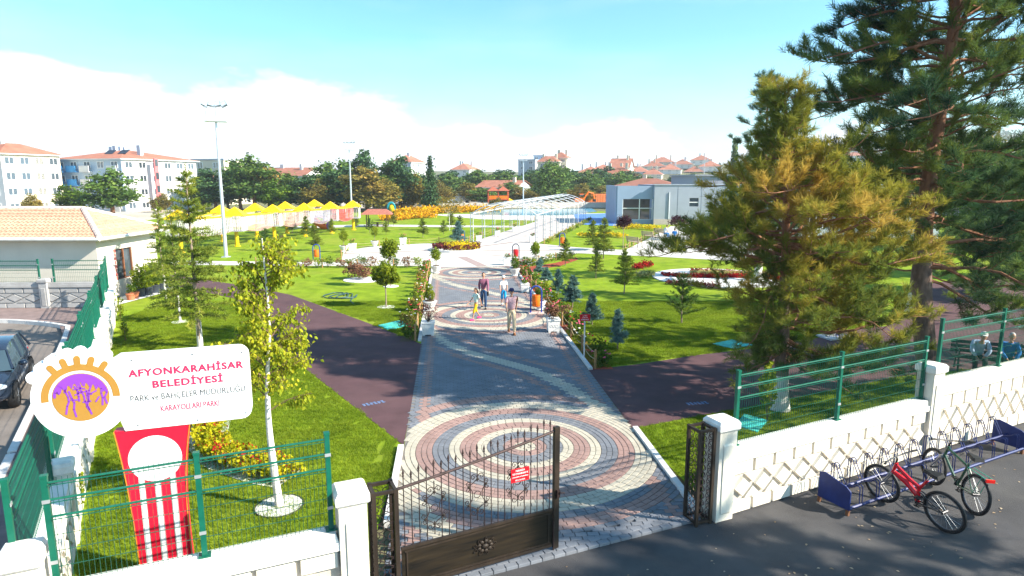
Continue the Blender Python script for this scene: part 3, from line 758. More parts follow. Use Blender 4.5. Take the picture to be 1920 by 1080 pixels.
addobj('title_line', text_mesh('AFYONKARAHİSAR', 1.42, .135, m_pink, bold=.038, spacing=1.12), sgn, (TXX, Y, 3.175))
addobj('title_line', text_mesh('BELEDİYESİ', .87, .135, m_pink, bold=.038, spacing=1.12), sgn, (TXX, Y, 3.00))
addobj('department_line', text_mesh('PARK ve BAHÇELER MÜDÜRLÜĞÜ', 1.42, .135, m_dk, bold=.0), sgn, (TXX, Y, 2.815))
addobj('park_name_line', text_mesh('KARAYOLLARI PARKI', .73, .085, m_pink, bold=.012), sgn, (TXX, Y, 2.635))
# red waisted pedestal, curved sides
def ped(z):
    s = z / BZ0
    return -.33 - .05 * s - .10 * s ** 3, .34 - .10 * s + .20 * s ** 3
N_ = 14; zs = [BZ0 * i / N_ for i in range(N_ + 1)]
pg = [(ped(z)[0], z) for z in zs] + [(ped(z)[1], z) for z in zs[::-1]]
MB().prism(pg, -.075, .085, 'y').build('pedestal', M('pedestal_red', (.66, .012, .038), rough=.35, var=.05), sgn)
q = MB()
for side in (0, 1): q.tube([(ped(z)[side], -.077, z) for z in zs], .008, 4)
q.build('edge_trim', M('orange_trim', (.75, .22, .03), rough=.5), sgn)
yy = -.079; cx0 = -.02
q = MB(); pg = [(cx0 + .33 * math.cos(a), 1.93 + .33 * math.sin(a)) for a in np.linspace(0, 2 * math.pi, 37)[:-1]]; q.add([(u, yy, v) for u, v in pg], [tuple(range(36))]); q.build('white_disc', m_white, sgn)
for k in (-1, 0, 1):
    MB().box((cx0 + k * .19, yy - .001, .86), (.075, .004, 1.66)).build('white_stripe', m_white, sgn)

# fixings and panel seams of the name sign
for bx_, bz_ in ((BX1 - .08, BZ0 + .08), (BX1 - .08, BZ1 - .08), (-.18, BZ0 + .07), (-.18, BZ1 - .07), (.55, BZ0 + .05), (.55, BZ1 - .05)):
    MB().lathe([(.013, 0), (.013, .006), (.004, .010)], 8).build('bolt', M('bolt_steel', (.4, .4, .42), rough=.4, metal=.7), sgn, loc=(bx_, -.090, bz_), rot=(math.pi / 2, 0, 0))
MB().box((-.235, -.0905, (BZ0 + BZ1) / 2), (.004, .002, BZ1 - BZ0 - .02)).build('panel_seam', MATS['sign_grey_line'], sgn)
# ================================================================== plants
m_bark_pine = M('pine_bark', (.24, .11, .065), rough=.95, scale=9, col2=(.40, .19, .11), var=.3, bump=1.0, bscale=22, stretch=(1, 1, .35))
m_bark_low = M('pine_bark_grey', (.15, .10, .08), rough=.95, scale=8, col2=(.29, .19, .145), var=.3, bump=1.0, bscale=20, stretch=(1, 1, .35))
m_lime = M('lime_wash', (.62, .60, .56), rough=.95, scale=7, var=.22, bump=.4)
m_bark = M('young_bark', (.26, .20, .15), rough=.95, scale=12, var=.3, bump=.4)
m_bark_white = M('birch_bark', (.74, .71, .67), rough=.85, scale=9, var=.25, bump=.2, stretch=(1, 1, 4))
m_twig = M('twig', (.20, .12, .08), rough=.95)
mf_pine_y = MF('needles_yellowing', [(.050, .090, .030), (.140, .180, .032), (.31, .29, .040), (.48, .33, .066)], .42)
mf_pine_g = MF('needles_green', [(.034, .084, .044), (.085, .165, .062), (.185, .26, .05), (.31, .33, .055)], .42)
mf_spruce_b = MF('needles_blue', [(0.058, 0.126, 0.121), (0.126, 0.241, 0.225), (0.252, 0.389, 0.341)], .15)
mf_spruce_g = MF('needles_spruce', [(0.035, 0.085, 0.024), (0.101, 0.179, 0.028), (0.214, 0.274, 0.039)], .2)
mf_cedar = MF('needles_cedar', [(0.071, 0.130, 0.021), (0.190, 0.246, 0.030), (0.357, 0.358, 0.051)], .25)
mf_birch = MF('birch_leaves', [(.16, .22, .016), (.32, .36, .022), (.55, .50, .03)], .45)
mf_green = MF('green_leaves', [(0.042, 0.095, 0.012), (0.105, 0.176, 0.017), (0.210, 0.270, 0.026)], .35)
mf_lime = MF('yellow_green_leaves', [(0.114, 0.180, 0.010), (0.228, 0.288, 0.014), (0.360, 0.372, 0.020)], .4)
mf_purple = MF('purple_leaves', [(.030, .012, .020), (.065, .022, .034), (.110, .040, .050)], .3)
mf_far = MF('far_foliage', [(0.036, 0.082, 0.025), (0.088, 0.161, 0.035), (0.192, 0.255, 0.047)], .2)
mf_far_d = MF('far_foliage_dark', [(0.026, 0.063, 0.028), (0.057, 0.121, 0.045), (0.115, 0.194, 0.057)], .2)
mf_far_y = MF('far_foliage_brown', [(0.094, 0.088, 0.023), (0.229, 0.186, 0.034), (0.395, 0.234, 0.051)], .25)
mf_flw_y = MF('yellow_flowers', [(.16, .22, .015), (.60, .44, .008), (.82, .58, .012)], .25)
mf_flw_o = MF('orange_flowers', [(.22, .18, .012), (.72, .34, .006), (.85, .50, .008)], .25)
mf_flw_r = MF('red_flowers', [(.10, .050, .012), (.40, .012, .014), (.60, .016, .022)], .2)
mf_flw_d = MF('dark_red_leaves', [(.05, .035, .012), (.16, .030, .030), (.24, .050, .045)], .2)
mf_flw_p = MF('pale_flowers', [(.20, .24, .05), (.50, .45, .16), (.66, .58, .26)], .2)
mf_grass = MF('grass_blades', [(.085, .155, .008), (.185, .270, .014), (.320, .370, .030)], .35, posn=1.3)
mf_heath = MF('reddish_shrub', [(.10, .07, .025), (.26, .12, .070), (.36, .20, .12)], .25)
TUFT = [needle_tuft(22, .15, .0085, 1.05, s) for s in range(3)]
TUFT_S = [needle_tuft(13, .085, .011, 1.25, 10 + s) for s in range(2)]
CLUMP = [leaf_clump(6, .13, .055, s) for s in range(3)]
FARCL = [leaf_clump(5, .55, .26, 20 + s) for s in range(3)]
def lowfreq(pos, s=1.0, seed=0):
    r = np.random.default_rng(seed); o = np.zeros(len(pos))
    for k in range(5):
        d = r.normal(size=3) * s; o += np.sin(pos @ d + r.uniform(0, 6))
    return o / 5
def pine(label, base, H, tr, trunk_off, prof, z0, seed, mat, nlimb=52, nshoot=13, tint0=.4, tintv=.5, droop=.25, lime=True, group=None, tscale=1.0, extra=(), rough_trunk=None, gap=.0, warm_top=0.0, nt3=2):
    r = np.random.default_rng(seed)
    t = thing('pine_tree', label, 'tree', base, 0, group)
    sp = spline([Vector((trunk_off(s)[0], trunk_off(s)[1], s * H)) for s in np.linspace(0, 1, 9)], 4)
    def tp(z):
        i = min(len(sp) - 2, max(0, int(z / H * (len(sp) - 1)))); return sp[i].lerp(sp[i + 1], z / H * (len(sp) - 1) - i)
    def trad(z): return tr * (1 - .88 * (z / H)) * (1 + .35 * max(0, 1 - z / .5))
    low = [p for p in sp if p.z < min(H * .45, 4.2)]; hi = sp[len(low) - 1:]
    if lime:
        ll = [tp(z) for z in (0, .3, .6, .9)]; MB().tube(ll, [trad(p.z) * 1.01 for p in ll], 10).build('limewashed_base', m_lime, t, True)
    tk = MB().tube(low, [trad(p.z) * (1 if not lime or p.z > .9 else .97) for p in low], 10); tk.build('trunk', m_bark_low, t, True)
    MB().tube(hi, [trad(p.z) for p in hi], 9).build('upper_trunk', m_bark_pine, t, True)
    lm = MB(); pos = []; dirs = []; siz = []
    def limb(z, az, L_, el, seedk):
        o = tp(z); pts = []; n = 6
        bend = r.uniform(-.5, .5); wv = r.uniform(0, 6)
        for i in range(n + 1):
            s = i / n; a = az + bend * s + .22 * math.sin(5 * s + wv)
            rad = L_ * s
            zz = L_ * (math.sin(el) * s - droop * s * s * (1 if el < .5 else .2) + .30 * droop * s ** 3 + .055 * math.sin(6 * s + wv))
            pts.append(o + Vector((math.cos(a) * rad * math.cos(el), math.sin(a) * rad * math.cos(el), zz)))
        r0 = min(.075, .010 + .012 * L_)
        lm.tube(pts, [r0 * (1 - .85 * i / n) + .003 for i in range(n + 1)], 5)
        nsec = max(3, int(nshoot * .55 * max(.45, min(1.5, L_ / 2.4))))
        for k in range(nsec):
            s = 1 - (1 - .26) * (k / max(1, nsec - 1))
            if r.uniform() < gap: continue
            i = min(n - 1, int(s * n)); q = pts[i].lerp(pts[i + 1], s * n - i); d = (pts[i + 1] - pts[i]).normalized()
            side = Vector((-d.y, d.x, 0)).normalized() * (1 if k % 2 else -1)
            ph_ = r.uniform(-.7, 1.5); lt_ = r.uniform(.45, 1.0)
            d2 = (d * r.uniform(.4, .8) + side * math.cos(ph_) * lt_ + Vector((0, 0, math.sin(ph_) * lt_))).normalized()
            if k == 0: d2 = (d + Vector((0, 0, .2))).normalized()
            l2 = (.28 + .26 * L_ * (1.15 - s)) * r.uniform(.75, 1.3); e = q + d2 * l2 + Vector((0, 0, .06 * l2))
            lm.tube([q, q.lerp(e, .5) + Vector((0, 0, -.03 * l2)), e], [.013, .008, .003], 3, caps=False)
            nsh = max(3, int(l2 / .085))
            for j in range(nsh):
                u = .18 + .82 * (j + r.uniform(.2, .9)) / nsh; g = q.lerp(e, min(1, u)); sg = 1 if j % 2 else -1
                s2 = Vector((-d2.y, d2.x, 0)) * sg; d3 = (d2 * .8 + s2 * r.uniform(.2, .9) + Vector((0, 0, r.uniform(-.2, .75)))).normalized(); l3 = r.uniform(.06, .22)
                for m_ in range(nt3):
                    w_ = (m_ + r.uniform(.3, 1)) / nt3
                    pos.append(g + d3 * l3 * w_ + Vector(r.normal(size=3) * .02)); dv = d3 + Vector((0, 0, .5)) + Vector(r.normal(size=3) * .25); dirs.append(dv.normalized()); siz.append(r.uniform(.8, 1.25) * tscale)
    for k in range(nlimb):
        f = (k + .5) / nlimb; z = z0 + (H - z0) * f ** .92
        az = k * 2.39996 + r.uniform(-.3, .3); L_ = prof(z / H, az) * r.uniform(.55, 1.15)
        el = .02 + .50 * (z / H) ** 1.6 + r.uniform(-.20, .22)
        limb(z, az, L_, el, k)
    for z, az, L_, el in extra: limb(z, az, L_, el, 0)
    o = tp(H)
    for k in range(8):
        pos.append(o + Vector((r.normal() * .06, r.normal() * .06, -k * .06))); dirs.append(Vector((r.normal() * .4, r.normal() * .4, 1)).normalized()); siz.append(tscale)
    lm.build('limbs', m_twig if False else m_bark_pine, t)
    A = np.array([list(p) for p in pos]); D_ = np.array([list(d) for d in dirs]); S_ = np.array(siz)
    tint = np.clip(tint0 + tintv * lowfreq(A, 1.1, seed) + r.normal(size=len(A)) * .08 + warm_top * (A[:, 2] / H - .5), 0, 1)
    tv, tf = TUFT[seed % 3]
    addobj('crown', scatter('crown', tv, tf, A, align_rot(D_, r), S_, tint, mat), t)
    return t
def young_conifer_meshes(H, R0, seed, mat, nwh=14, per=5, dens=11, z0=.25, up=.1, droop=.15, tipscale=1.0, power=1.0, tint0=.45, tr=None):
    """returns (trunk mesh, limb mesh, crown mesh) for a small conifer of height H"""
    r = np.random.default_rng(seed); tr = tr or .012 * H + .01
    wob = r.normal(size=2) * .02 * H
    tp = lambda z: Vector((wob[0] * math.sin(3 * z / H), wob[1] * math.sin(2.5 * z / H), z))
    tk = MB().tube([tp(z) for z in np.linspace(0, H * .97, 9)], [tr * (1 - .85 * s) for s in np.linspace(0, 1, 9)], 6)
    lm = MB(); pos = []; dirs = []
    for w_ in range(nwh):
        z = z0 + (H * .95 - z0) * (w_ + r.uniform(0, .6)) / nwh; f = 1 - (z - z0) / (H - z0)
        for k in range(per):
            L_ = (R0 * f ** power + .04) * r.uniform(.65, 1.15); az = r.uniform(0, 6.28); el = up + .5 * (1 - f)
            o = tp(z); pts = [o + Vector((math.cos(az) * L_ * s, math.sin(az) * L_ * s, L_ * (math.tan(el) * s - droop * s * s))) for s in (0, .35, .7, 1)]
            lm.tube(pts, [.010 * H * .4 + .003, .006, .004, .002], 3, caps=False)
            n = max(3, int(dens * L_ / max(R0, .1)) + 1)
            for j in range(n):
                s = (j + r.uniform(.3, 1)) / n
                i = min(2, int(s * 3)); q = pts[i].lerp(pts[i + 1], min(1, max(0, s * 3 - i)))
                sd = Vector((-math.sin(az), math.cos(az), 0)) * r.normal() * .10 * L_ * (1.2 - s)
                pos.append(q + sd + Vector((0, 0, r.normal() * .015))); d = (pts[3] - pts[0]).normalized() + Vector(r.normal(size=3) * .35) + Vector((0, 0, .15)); dirs.append(d.normalized())
    for k in range(6): pos.append(tp(H * (.93 + .012 * k))); dirs.append(Vector((r.normal() * .2, r.normal() * .2, 1)).normalized())
    A = np.array([list(p) for p in pos]); D_ = np.array([list(d) for d in dirs])
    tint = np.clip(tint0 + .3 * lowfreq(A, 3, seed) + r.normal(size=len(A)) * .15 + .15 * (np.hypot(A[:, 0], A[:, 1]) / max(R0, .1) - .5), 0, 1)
    tv, tf = TUFT_S[seed % 2]
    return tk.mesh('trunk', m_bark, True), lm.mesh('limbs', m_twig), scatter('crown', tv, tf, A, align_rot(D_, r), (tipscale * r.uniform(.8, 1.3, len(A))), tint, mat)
def put_conifer(name, label, base, meshes, scale=1.0, rz=0.0, lime=0.0, cat='tree', group=None, sxy=1.0):
    t = thing(name, label, cat, base, rz, group); t.scale = (scale * sxy, scale * sxy, scale)
    addobj('trunk', meshes[0], t); addobj('limbs', meshes[1], t); addobj('crown', meshes[2], t)
    return t
def lobes_crown(lobes, n, cl, mat, seed, size=1.0, shell=.75, tint0=.45, flat=0.0):
    r = np.random.default_rng(seed); tot = sum(l[3] * l[4] for l in lobes); A = []; D_ = []
    for (x, y, z, rx, rz) in lobes:
        k = max(4, int(n * rx * rz / tot)); d = r.normal(size=(k, 3)); d /= np.linalg.norm(d, axis=1)[:, None]
        rad = (shell + (1 - shell) * r.uniform(size=(k, 1)) ** .5) * (1 + .18 * r.normal(size=(k, 1)))
        A.append(np.array([x, y, z]) + d * rad * np.array([rx, rx, rz])); D_.append(d)
    A = np.concatenate(A); D_ = np.concatenate(D_)
    sz = size * r.uniform(.7, 1.3, len(A))
    span = max(l[3] for l in lobes)
    tint = np.clip(tint0 + .35 * lowfreq(A, 2.2 / span, seed) + r.normal(size=len(A)) * .14, 0, 1)
    tv, tf = cl
    return scatter('crown', tv, tf, A, align_rot(D_, r), sz, tint, mat)
# ------------------------------------------------------------------ the big pines on the right
def prof_a(f, az):                                  # bushy yellowing pine
    w_ = np.interp(f, [0, .1, .2, .35, .5, .65, .78, .86, 1], [1.2, 1.6, 2.3, 3.1, 3.1, 2.3, 1.0, .45, .2])
    if f < .52: w_ *= .56 + .44 * math.cos(az - .4)          # the low branches reach out to the right only
    return max(.35, w_ * (1 + .10 * math.cos(az)))
pb = P(1462, 768)
pine('bushy pine with yellowing needles and low branches behind the fence', (pb.x, pb.y, 0), 7.7, .19, lambda s: (.25 * math.sin(2.2 * s) - .62 * s, .1 * math.sin(3 * s)), prof_a, 1.0, 3, mf_pine_y, nlimb=104, nshoot=20, tint0=.54, tintv=.7, droop=.18, warm_top=.3, nt3=2, tscale=1.12,
     extra=[(3.9, 3.05, 3.1, .14), (4.1, 3.3, 2.5, .10), (4.2, 2.8, 2.2, .05), (3.3, 3.5, 1.9, -.75), (4.3, .1, 3.7, .05), (5.0, .2, 3.2, .2), (3.9, -.2, 3.3, .1), (1.9, -.4, 2.5, -.25), (2.4, .3, 2.9, -.12), (1.6, -1.0, 1.7, -.28), (1.5, 3.6, 1.3, -.4)])
def prof_b(f, az):
    if f < .30: return 1.0
    return max(.6, 3.0 * math.sin(math.pi * min(1, (f - .18) / .86)) ** .7 * (1 - .05 * math.cos(az)))
pc = P(1745, 737)
pine('tall green pine with thick red-brown trunk at the fence', (pc.x, pc.y, 0), 14.5, .29, lambda s: (-.7 * s - .35 * math.sin(6.0 * s) * (1 - s * .4), .3 * math.sin(3 * s)), prof_b, 4.4, 5, mf_pine_g, nlimb=112, nshoot=18, tint0=.42, tintv=.6, droop=.14, gap=.02, tscale=1.18,
     extra=[(5.6, 3.3, 2.4, .0), (7.6, 2.9, 3.2, .05), (8.8, 3.1, 3.3, .12), (4.2, -.3, 3.6, -.08), (3.6, -.7, 3.4, -.15), (4.6, .4, 4.2, -.05), (9.6, 2.6, 3.0, .2), (5.5, 5.4, 3.0, -.1), (3.4, .0, 3.6, -.2), (3.0, -.5, 2.8, -.25)])
def prof_c(f, az): return max(.5, 3.6 * (1 - f) ** .6 * min(1, .5 + 2 * f))
pine('dense dark green pine at the right edge behind the wall', (17.0, 19.5, 0), 10.0, .24, lambda s: (.2 * math.sin(3 * s), 0), prof_c, 2.2, 9, mf_pine_g, nlimb=70, nshoot=15, tint0=.55, tintv=.5, droop=.2, nt3=2, tscale=1.2)
pine('slender bluish pine standing behind the big red-trunked pine', (17.5, 27.5, 0), 10.0, .2, lambda s: (.1 * s, 0), prof_c, 1.6, 12, mf_pine_g, nlimb=56, nshoot=13, tint0=.3, tintv=.35, droop=.2, nt3=2, tscale=1.4)
pine('dark pine farther back beyond the two front pines', (14.0, 36, 0), 11.0, .22, lambda s: (-.1 * s, 0), prof_c, 2.6, 13, mf_pine_g, nlimb=52, nshoot=12, tint0=.3, tintv=.35, droop=.2, nt3=2, tscale=1.5)
# street trees just outside the view on the right, whose shade lies over the street
pine('street pine beyond the right edge shading the asphalt', (16.2, 5.0, 0), 11.5, .24, lambda s: (0, .2 * s), lambda f, az: max(.5, 3.0 * (1 - f) ** .6), 3.0, 15, mf_pine_g, nlimb=42, nshoot=12, droop=.2, lime=False, gap=.1, nt3=2, tscale=2.0)
pine('second street pine beyond the right edge shading the asphalt', (20.5, 2.8, 0), 12.5, .24, lambda s: (0, .2 * s), lambda f, az: max(.5, 3.0 * (1 - f) ** .6), 3.0, 16, mf_pine_g, nlimb=42, nshoot=12, droop=.2, lime=False, gap=.1, nt3=2, tscale=2.0)
# ------------------------------------------------------------------ birch in front of the sign
def birch():
    r = np.random.default_rng(31); b_ = P(524, 950); H = hgt(524, 950, 447)
    t = thing('birch_tree', 'slim white-barked birch with yellow-green leaves in a white gravel disc', 'tree', (b_.x, b_.y, 0))
    tp = spline([(0, 0, 0), (-.06, 0, .8), (-.10, .02, 1.6), (-.06, 0, 2.4), (.02, .02, 3.3), (.0, 0, H)], 5)
    MB().tube(tp, [.075 * (1 - .86 * i / (len(tp) - 1)) for i in range(len(tp))], 9).build('trunk', m_bark_white, t, True)
    lm = MB(); pos = []
    def tz(z):
        for i in range(len(tp) - 1):
            if tp[i + 1].z >= z: return tp[i].lerp(tp[i + 1], (z - tp[i].z) / max(1e-6, tp[i + 1].z - tp[i].z))
        return tp[-1]
    spec = [(1.75, .1, .95, .65), (2.0, 3.0, .85, .85), (2.2, 2.9, .95, .9), (2.25, .2, 1.0, .8)]
    for k in range(40):
        z = 2.05 + (H - 2.25) * (k / 40) ** .95; spec.append((z, r.uniform(0, 6.28), (1.15 - .60 * ((z - 2.1) / (H - 2.1))) * r.uniform(.65, 1.15), r.uniform(.55, 1.05)))
    for z, az, L_, el in spec:
        o = tz(z); pts = [o + Vector((math.cos(az) * math.cos(el) * L_ * s, math.sin(az) * math.cos(el) * L_ * s, L_ * (math.sin(el) * s - .28 * s * s))) for s in (0, .25, .5, .75, 1)]
        lm.tube(pts, [.014, .010, .007, .005, .003], 4)
        for j in range(int(18 * L_) + 4):
            s = r.uniform(.3, 1.0); i = min(3, int(s * 4)); q = pts[i].lerp(pts[i + 1], s * 4 - i); e = q + Vector((r.normal() * .14, r.normal() * .14, r.normal() * .07 - .05))
            lm.tube([q, e], [.003, .0015], 3, caps=False)
            for m_ in range(8): pos.append(list(q.lerp(e, r.uniform(.3, 1.15)) + Vector((0, 0, -.02))))
    lm.build('limbs', m_twig, t)
    A = np.array(pos); A = A + r.normal(size=A.shape) * .035
    lv = np.array([(0, 0, 0), (.022, .004, -.022), (.014, 0, -.050), (0, -.004, -.066), (-.014, 0, -.050), (-.022, .004, -.022)]); lf = np.array([(0, 1, 2, 3), (0, 3, 4, 5)])
    rot = rand_rot(len(A), r); base_ = align_rot(np.stack([r.normal(size=len(A)) * .6, r.normal(size=len(A)) * .6, np.ones(len(A))], 1), r)
    addobj('crown', scatter('crown', lv, lf, A, base_, r.uniform(.75, 1.25, len(A)), np.clip(.5 + .3 * lowfreq(A, 2, 3) + r.normal(size=len(A)) * .2, 0, 1), mf_birch), t)
    d = P(524, 950)
    g = thing('gravel_disc', 'round white gravel disc with dark rim at the birch foot', 'gravel disc', (d.x, d.y, 0))
    MB().lathe([(.40, .0), (.40, .018), (.02, .026)], 28).build('gravel', m_gravel, g)
    MB().tube([(.41 * math.cos(a), .41 * math.sin(a), .02) for a in np.linspace(0, 2 * math.pi, 33)[:-1]], .014, 5, closed=True).build('rim', M('black_edging', (.03, .03, .03), rough=.6), g)
    q = np.random.default_rng(2); n = 420; a = q.uniform(0, 6.28, n); rr_ = .38 * np.sqrt(q.uniform(size=n))
    pv = np.array([(-.5, -.4, 0), (.5, -.45, 0), (.45, .5, 0), (-.5, .42, 0), (0, 0, .5)]) * .028; pf = np.array([(0, 1, 4), (1, 2, 4), (2, 3, 4), (3, 0, 4)])
    o = addobj('pebbles', scatter('pebbles', pv, pf, np.stack([rr_ * np.cos(a), rr_ * np.sin(a), np.full(n, .022)], 1), align_rot(np.tile([0, 0, 1.], (n, 1)), q), q.uniform(.6, 1.3, n), q.uniform(size=n), m_gravel), g); o['kind'] = 'stuff'
birch()
# ------------------------------------------------------------------ young conifers of the lawns
SPB = [young_conifer_meshes(1.5, .42, 40 + k, mf_spruce_b, nwh=13, per=6, dens=13, z0=.28, up=.25, tipscale=1.15) for k in range(3)]
CED = [young_conifer_meshes(3.0, .95, 50 + k, mf_cedar, nwh=18, per=5, dens=15, z0=.6, up=.12, droop=.12, tipscale=1.5, power=.8) for k in range(3)]
SPG = [young_conifer_meshes(2.2, .85, 60 + k, mf_spruce_g, nwh=11, per=5, dens=14, z0=.4, up=.32, droop=-.05, tipscale=1.2, power=.8, tint0=.3) for k in range(2)]
def con(label, px_, yb, yt, kind, meshes, H0, rz=0.0, name='young_conifer', sxy=1.0, group=None):
    b_ = P(px_, yb); h = hgt(px_, yb, yt)
    return put_conifer(name, label, (b_.x, b_.y, 0), meshes, h / H0, rz, group=group, sxy=sxy)
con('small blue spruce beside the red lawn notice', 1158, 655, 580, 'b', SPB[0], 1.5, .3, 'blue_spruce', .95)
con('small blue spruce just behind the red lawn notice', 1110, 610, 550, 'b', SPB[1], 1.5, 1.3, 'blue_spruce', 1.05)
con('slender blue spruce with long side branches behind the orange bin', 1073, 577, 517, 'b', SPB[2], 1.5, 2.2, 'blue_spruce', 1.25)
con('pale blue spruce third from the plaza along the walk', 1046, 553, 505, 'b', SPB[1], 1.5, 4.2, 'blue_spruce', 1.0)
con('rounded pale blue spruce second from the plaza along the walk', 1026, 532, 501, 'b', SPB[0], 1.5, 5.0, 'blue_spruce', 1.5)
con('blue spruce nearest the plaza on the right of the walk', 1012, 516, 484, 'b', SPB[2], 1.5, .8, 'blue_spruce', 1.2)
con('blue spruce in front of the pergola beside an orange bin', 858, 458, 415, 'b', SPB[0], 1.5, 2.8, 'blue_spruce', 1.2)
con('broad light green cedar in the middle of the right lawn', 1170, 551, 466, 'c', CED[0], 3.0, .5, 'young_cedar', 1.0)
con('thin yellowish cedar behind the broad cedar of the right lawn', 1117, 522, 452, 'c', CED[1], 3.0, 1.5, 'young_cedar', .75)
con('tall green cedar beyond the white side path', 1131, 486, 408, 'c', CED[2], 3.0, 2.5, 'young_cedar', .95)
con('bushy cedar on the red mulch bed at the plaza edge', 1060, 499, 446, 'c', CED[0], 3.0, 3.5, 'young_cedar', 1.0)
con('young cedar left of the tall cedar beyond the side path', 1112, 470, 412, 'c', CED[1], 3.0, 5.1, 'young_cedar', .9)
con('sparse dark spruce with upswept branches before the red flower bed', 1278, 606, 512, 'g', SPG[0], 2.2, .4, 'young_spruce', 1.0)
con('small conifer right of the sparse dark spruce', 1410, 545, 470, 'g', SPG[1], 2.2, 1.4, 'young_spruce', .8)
far_con = [(793, 446, 408), (846, 428, 395), (738, 424, 396), (693, 436, 409), (724, 440, 414), (623, 440, 410), (575, 447, 405), (862, 432, 404), (832, 441, 412), (668, 428, 404), (548, 438, 398), (500, 470, 428), (590, 470, 420)]
wd = ['bushy young cedar in the middle of the far left lawn', 'young cedar left of the pergola near the yellow flowers', 'young cedar beside the small roofed pavilion', 'thin young cedar left of the pavilion', 'small young cedar in front of the pavilion', 'young cedar at the foot of the rope course', 'tall young cedar seen above the birch', 'young cedar close to the pergola corner', 'young cedar right of the bushy one on the left lawn', 'small cedar below the last rope course tower', 'young cedar between the rope course columns', 'young cedar low behind the birch crown', 'young cedar right behind the birch crown']
for i, (x, yb, yt) in enumerate(far_con): con(wd[i], x, yb, yt, 'c', (CED + SPG)[i % 4], (3.0, 3.0, 3.0, 2.2)[i % 4], i * 1.1, 'young_cedar', 1.05)
# tall sparse spruces at the left, limewashed trunks
LSP = [young_conifer_meshes(6.6, 1.5, 70 + k, mf_cedar, nwh=22, per=5, dens=22, z0=1.2, up=.10, droop=.18, tipscale=1.6, power=.75, tint0=.5, tr=.09) for k in range(2)]
for (px_, yb, yt, i, lab, sx) in ((376, 652, 305, 0, 'tall tiered spruce with limewashed trunk behind the park sign', 1.0), (338, 604, 395, 1, 'slim conifer with white trunk in a white disc near the kiosk', .65), (311, 560, 378, 1, 'slim pale conifer beside the potted cypresses', .8)):
    b_ = P(px_, yb); H = hgt(px_, yb, yt); s_ = H / 6.6
    t = put_conifer('tiered_spruce', lab, (b_.x, b_.y, 0), LSP[i], s_, i * 1.7 + .4, sxy=sx)
    MB().tube([(0, 0, 0), (0, 0, .9), (0, 0, 1.6)], [.105, .095, .085], 9).build('limewashed_base', m_lime, t, True)
for (px_, yb, r_, lab) in ((338, 604, .33, 'white gravel disc round the slim conifer near the kiosk'), (724, 576, .40, 'white disc at the foot of the nearer round-headed tree'), (733, 537, .42, 'white disc at the foot of the farther round-headed tree')):
    b_ = P(px_, yb); tag(MB().lathe([(r_, 0), (r_, .02), (.02, .028)], 24).build('gravel_disc', m_gravel, None, loc=(b_.x, b_.y, .002)), lab, 'gravel disc')
# round-headed young trees
def ball_tree(label, px_, yb, ycb, yct, mat, hw_px, seed, bark=None, name='round_tree', n=520, cl=None, size=1.0):
    b_ = P(px_, yb); H = hgt(px_, yb, yct); h0 = hgt(px_, yb, ycb); zc_ = b_.y
    Rx = hw_px / F * (b_.y * _cp + 5 * _sp)
    t = thing(name, label, 'tree', (b_.x, b_.y, 0), seed * .7)
    r = np.random.default_rng(seed)
    lm = MB().tube([(0, 0, 0), (.01, 0, h0 * .5), (0, .01, h0), (0, 0, (h0 + H) / 2)], [.035, .03, .026, .012], 7)
    lm.build('trunk', bark or m_bark, t, True)
    br = MB()
    for k in range(9):
        a = k * 2.4; br.tube([(0, 0, h0 * .92), (math.cos(a) * Rx * .7, math.sin(a) * Rx * .7, h0 + (H - h0) * r.uniform(.3, .8))], [.012, .004], 4)
    br.build('limbs', bark or m_bark, t)
    zc_ = (H + h0) / 2; rz = (H - h0) / 2
    lob = [(0, 0, zc_, Rx * .82, rz * .85)] + [(Rx * .55 * math.cos(a), Rx * .55 * math.sin(a), zc_ + rz * r.uniform(-.45, .5), Rx * .45, rz * .45) for a in np.linspace(0, 6.28, 7)[:-1]]
    addobj('crown', lobes_crown(lob, n, cl or CLUMP[seed % 3], mat, seed, size, shell=.45), t)
    return t
ball_tree('nearer round-headed tree with yellow-green crown on the left lawn', 724, 576, 535, 492, mf_lime, 26, 1, n=750)
ball_tree('farther round-headed tree with yellow-green crown at the plaza edge', 732, 538, 486, 446, mf_lime, 16, 2, n=520)
ball_tree('small purple-leaved plum tree by the white side path', 1168, 470, 427, 404, mf_purple, 14, 3, name='plum_tree', n=420)
ball_tree('multi-stemmed purple plum tree beside the visitors in blue', 1272, 450, 430, 402, mf_purple, 20, 4, name='plum_tree', n=420)
ball_tree('small leafy tree right of the plaza by the red bin', 1003, 487, 478, 462, mf_green, 7, 5, n=200)
ball_tree('loose leafy tree with white trunk in front of the yellow flower strip', 843, 432, 402, 368, mf_far_y, 26, 6, m_bark_white, n=420, size=1.0)
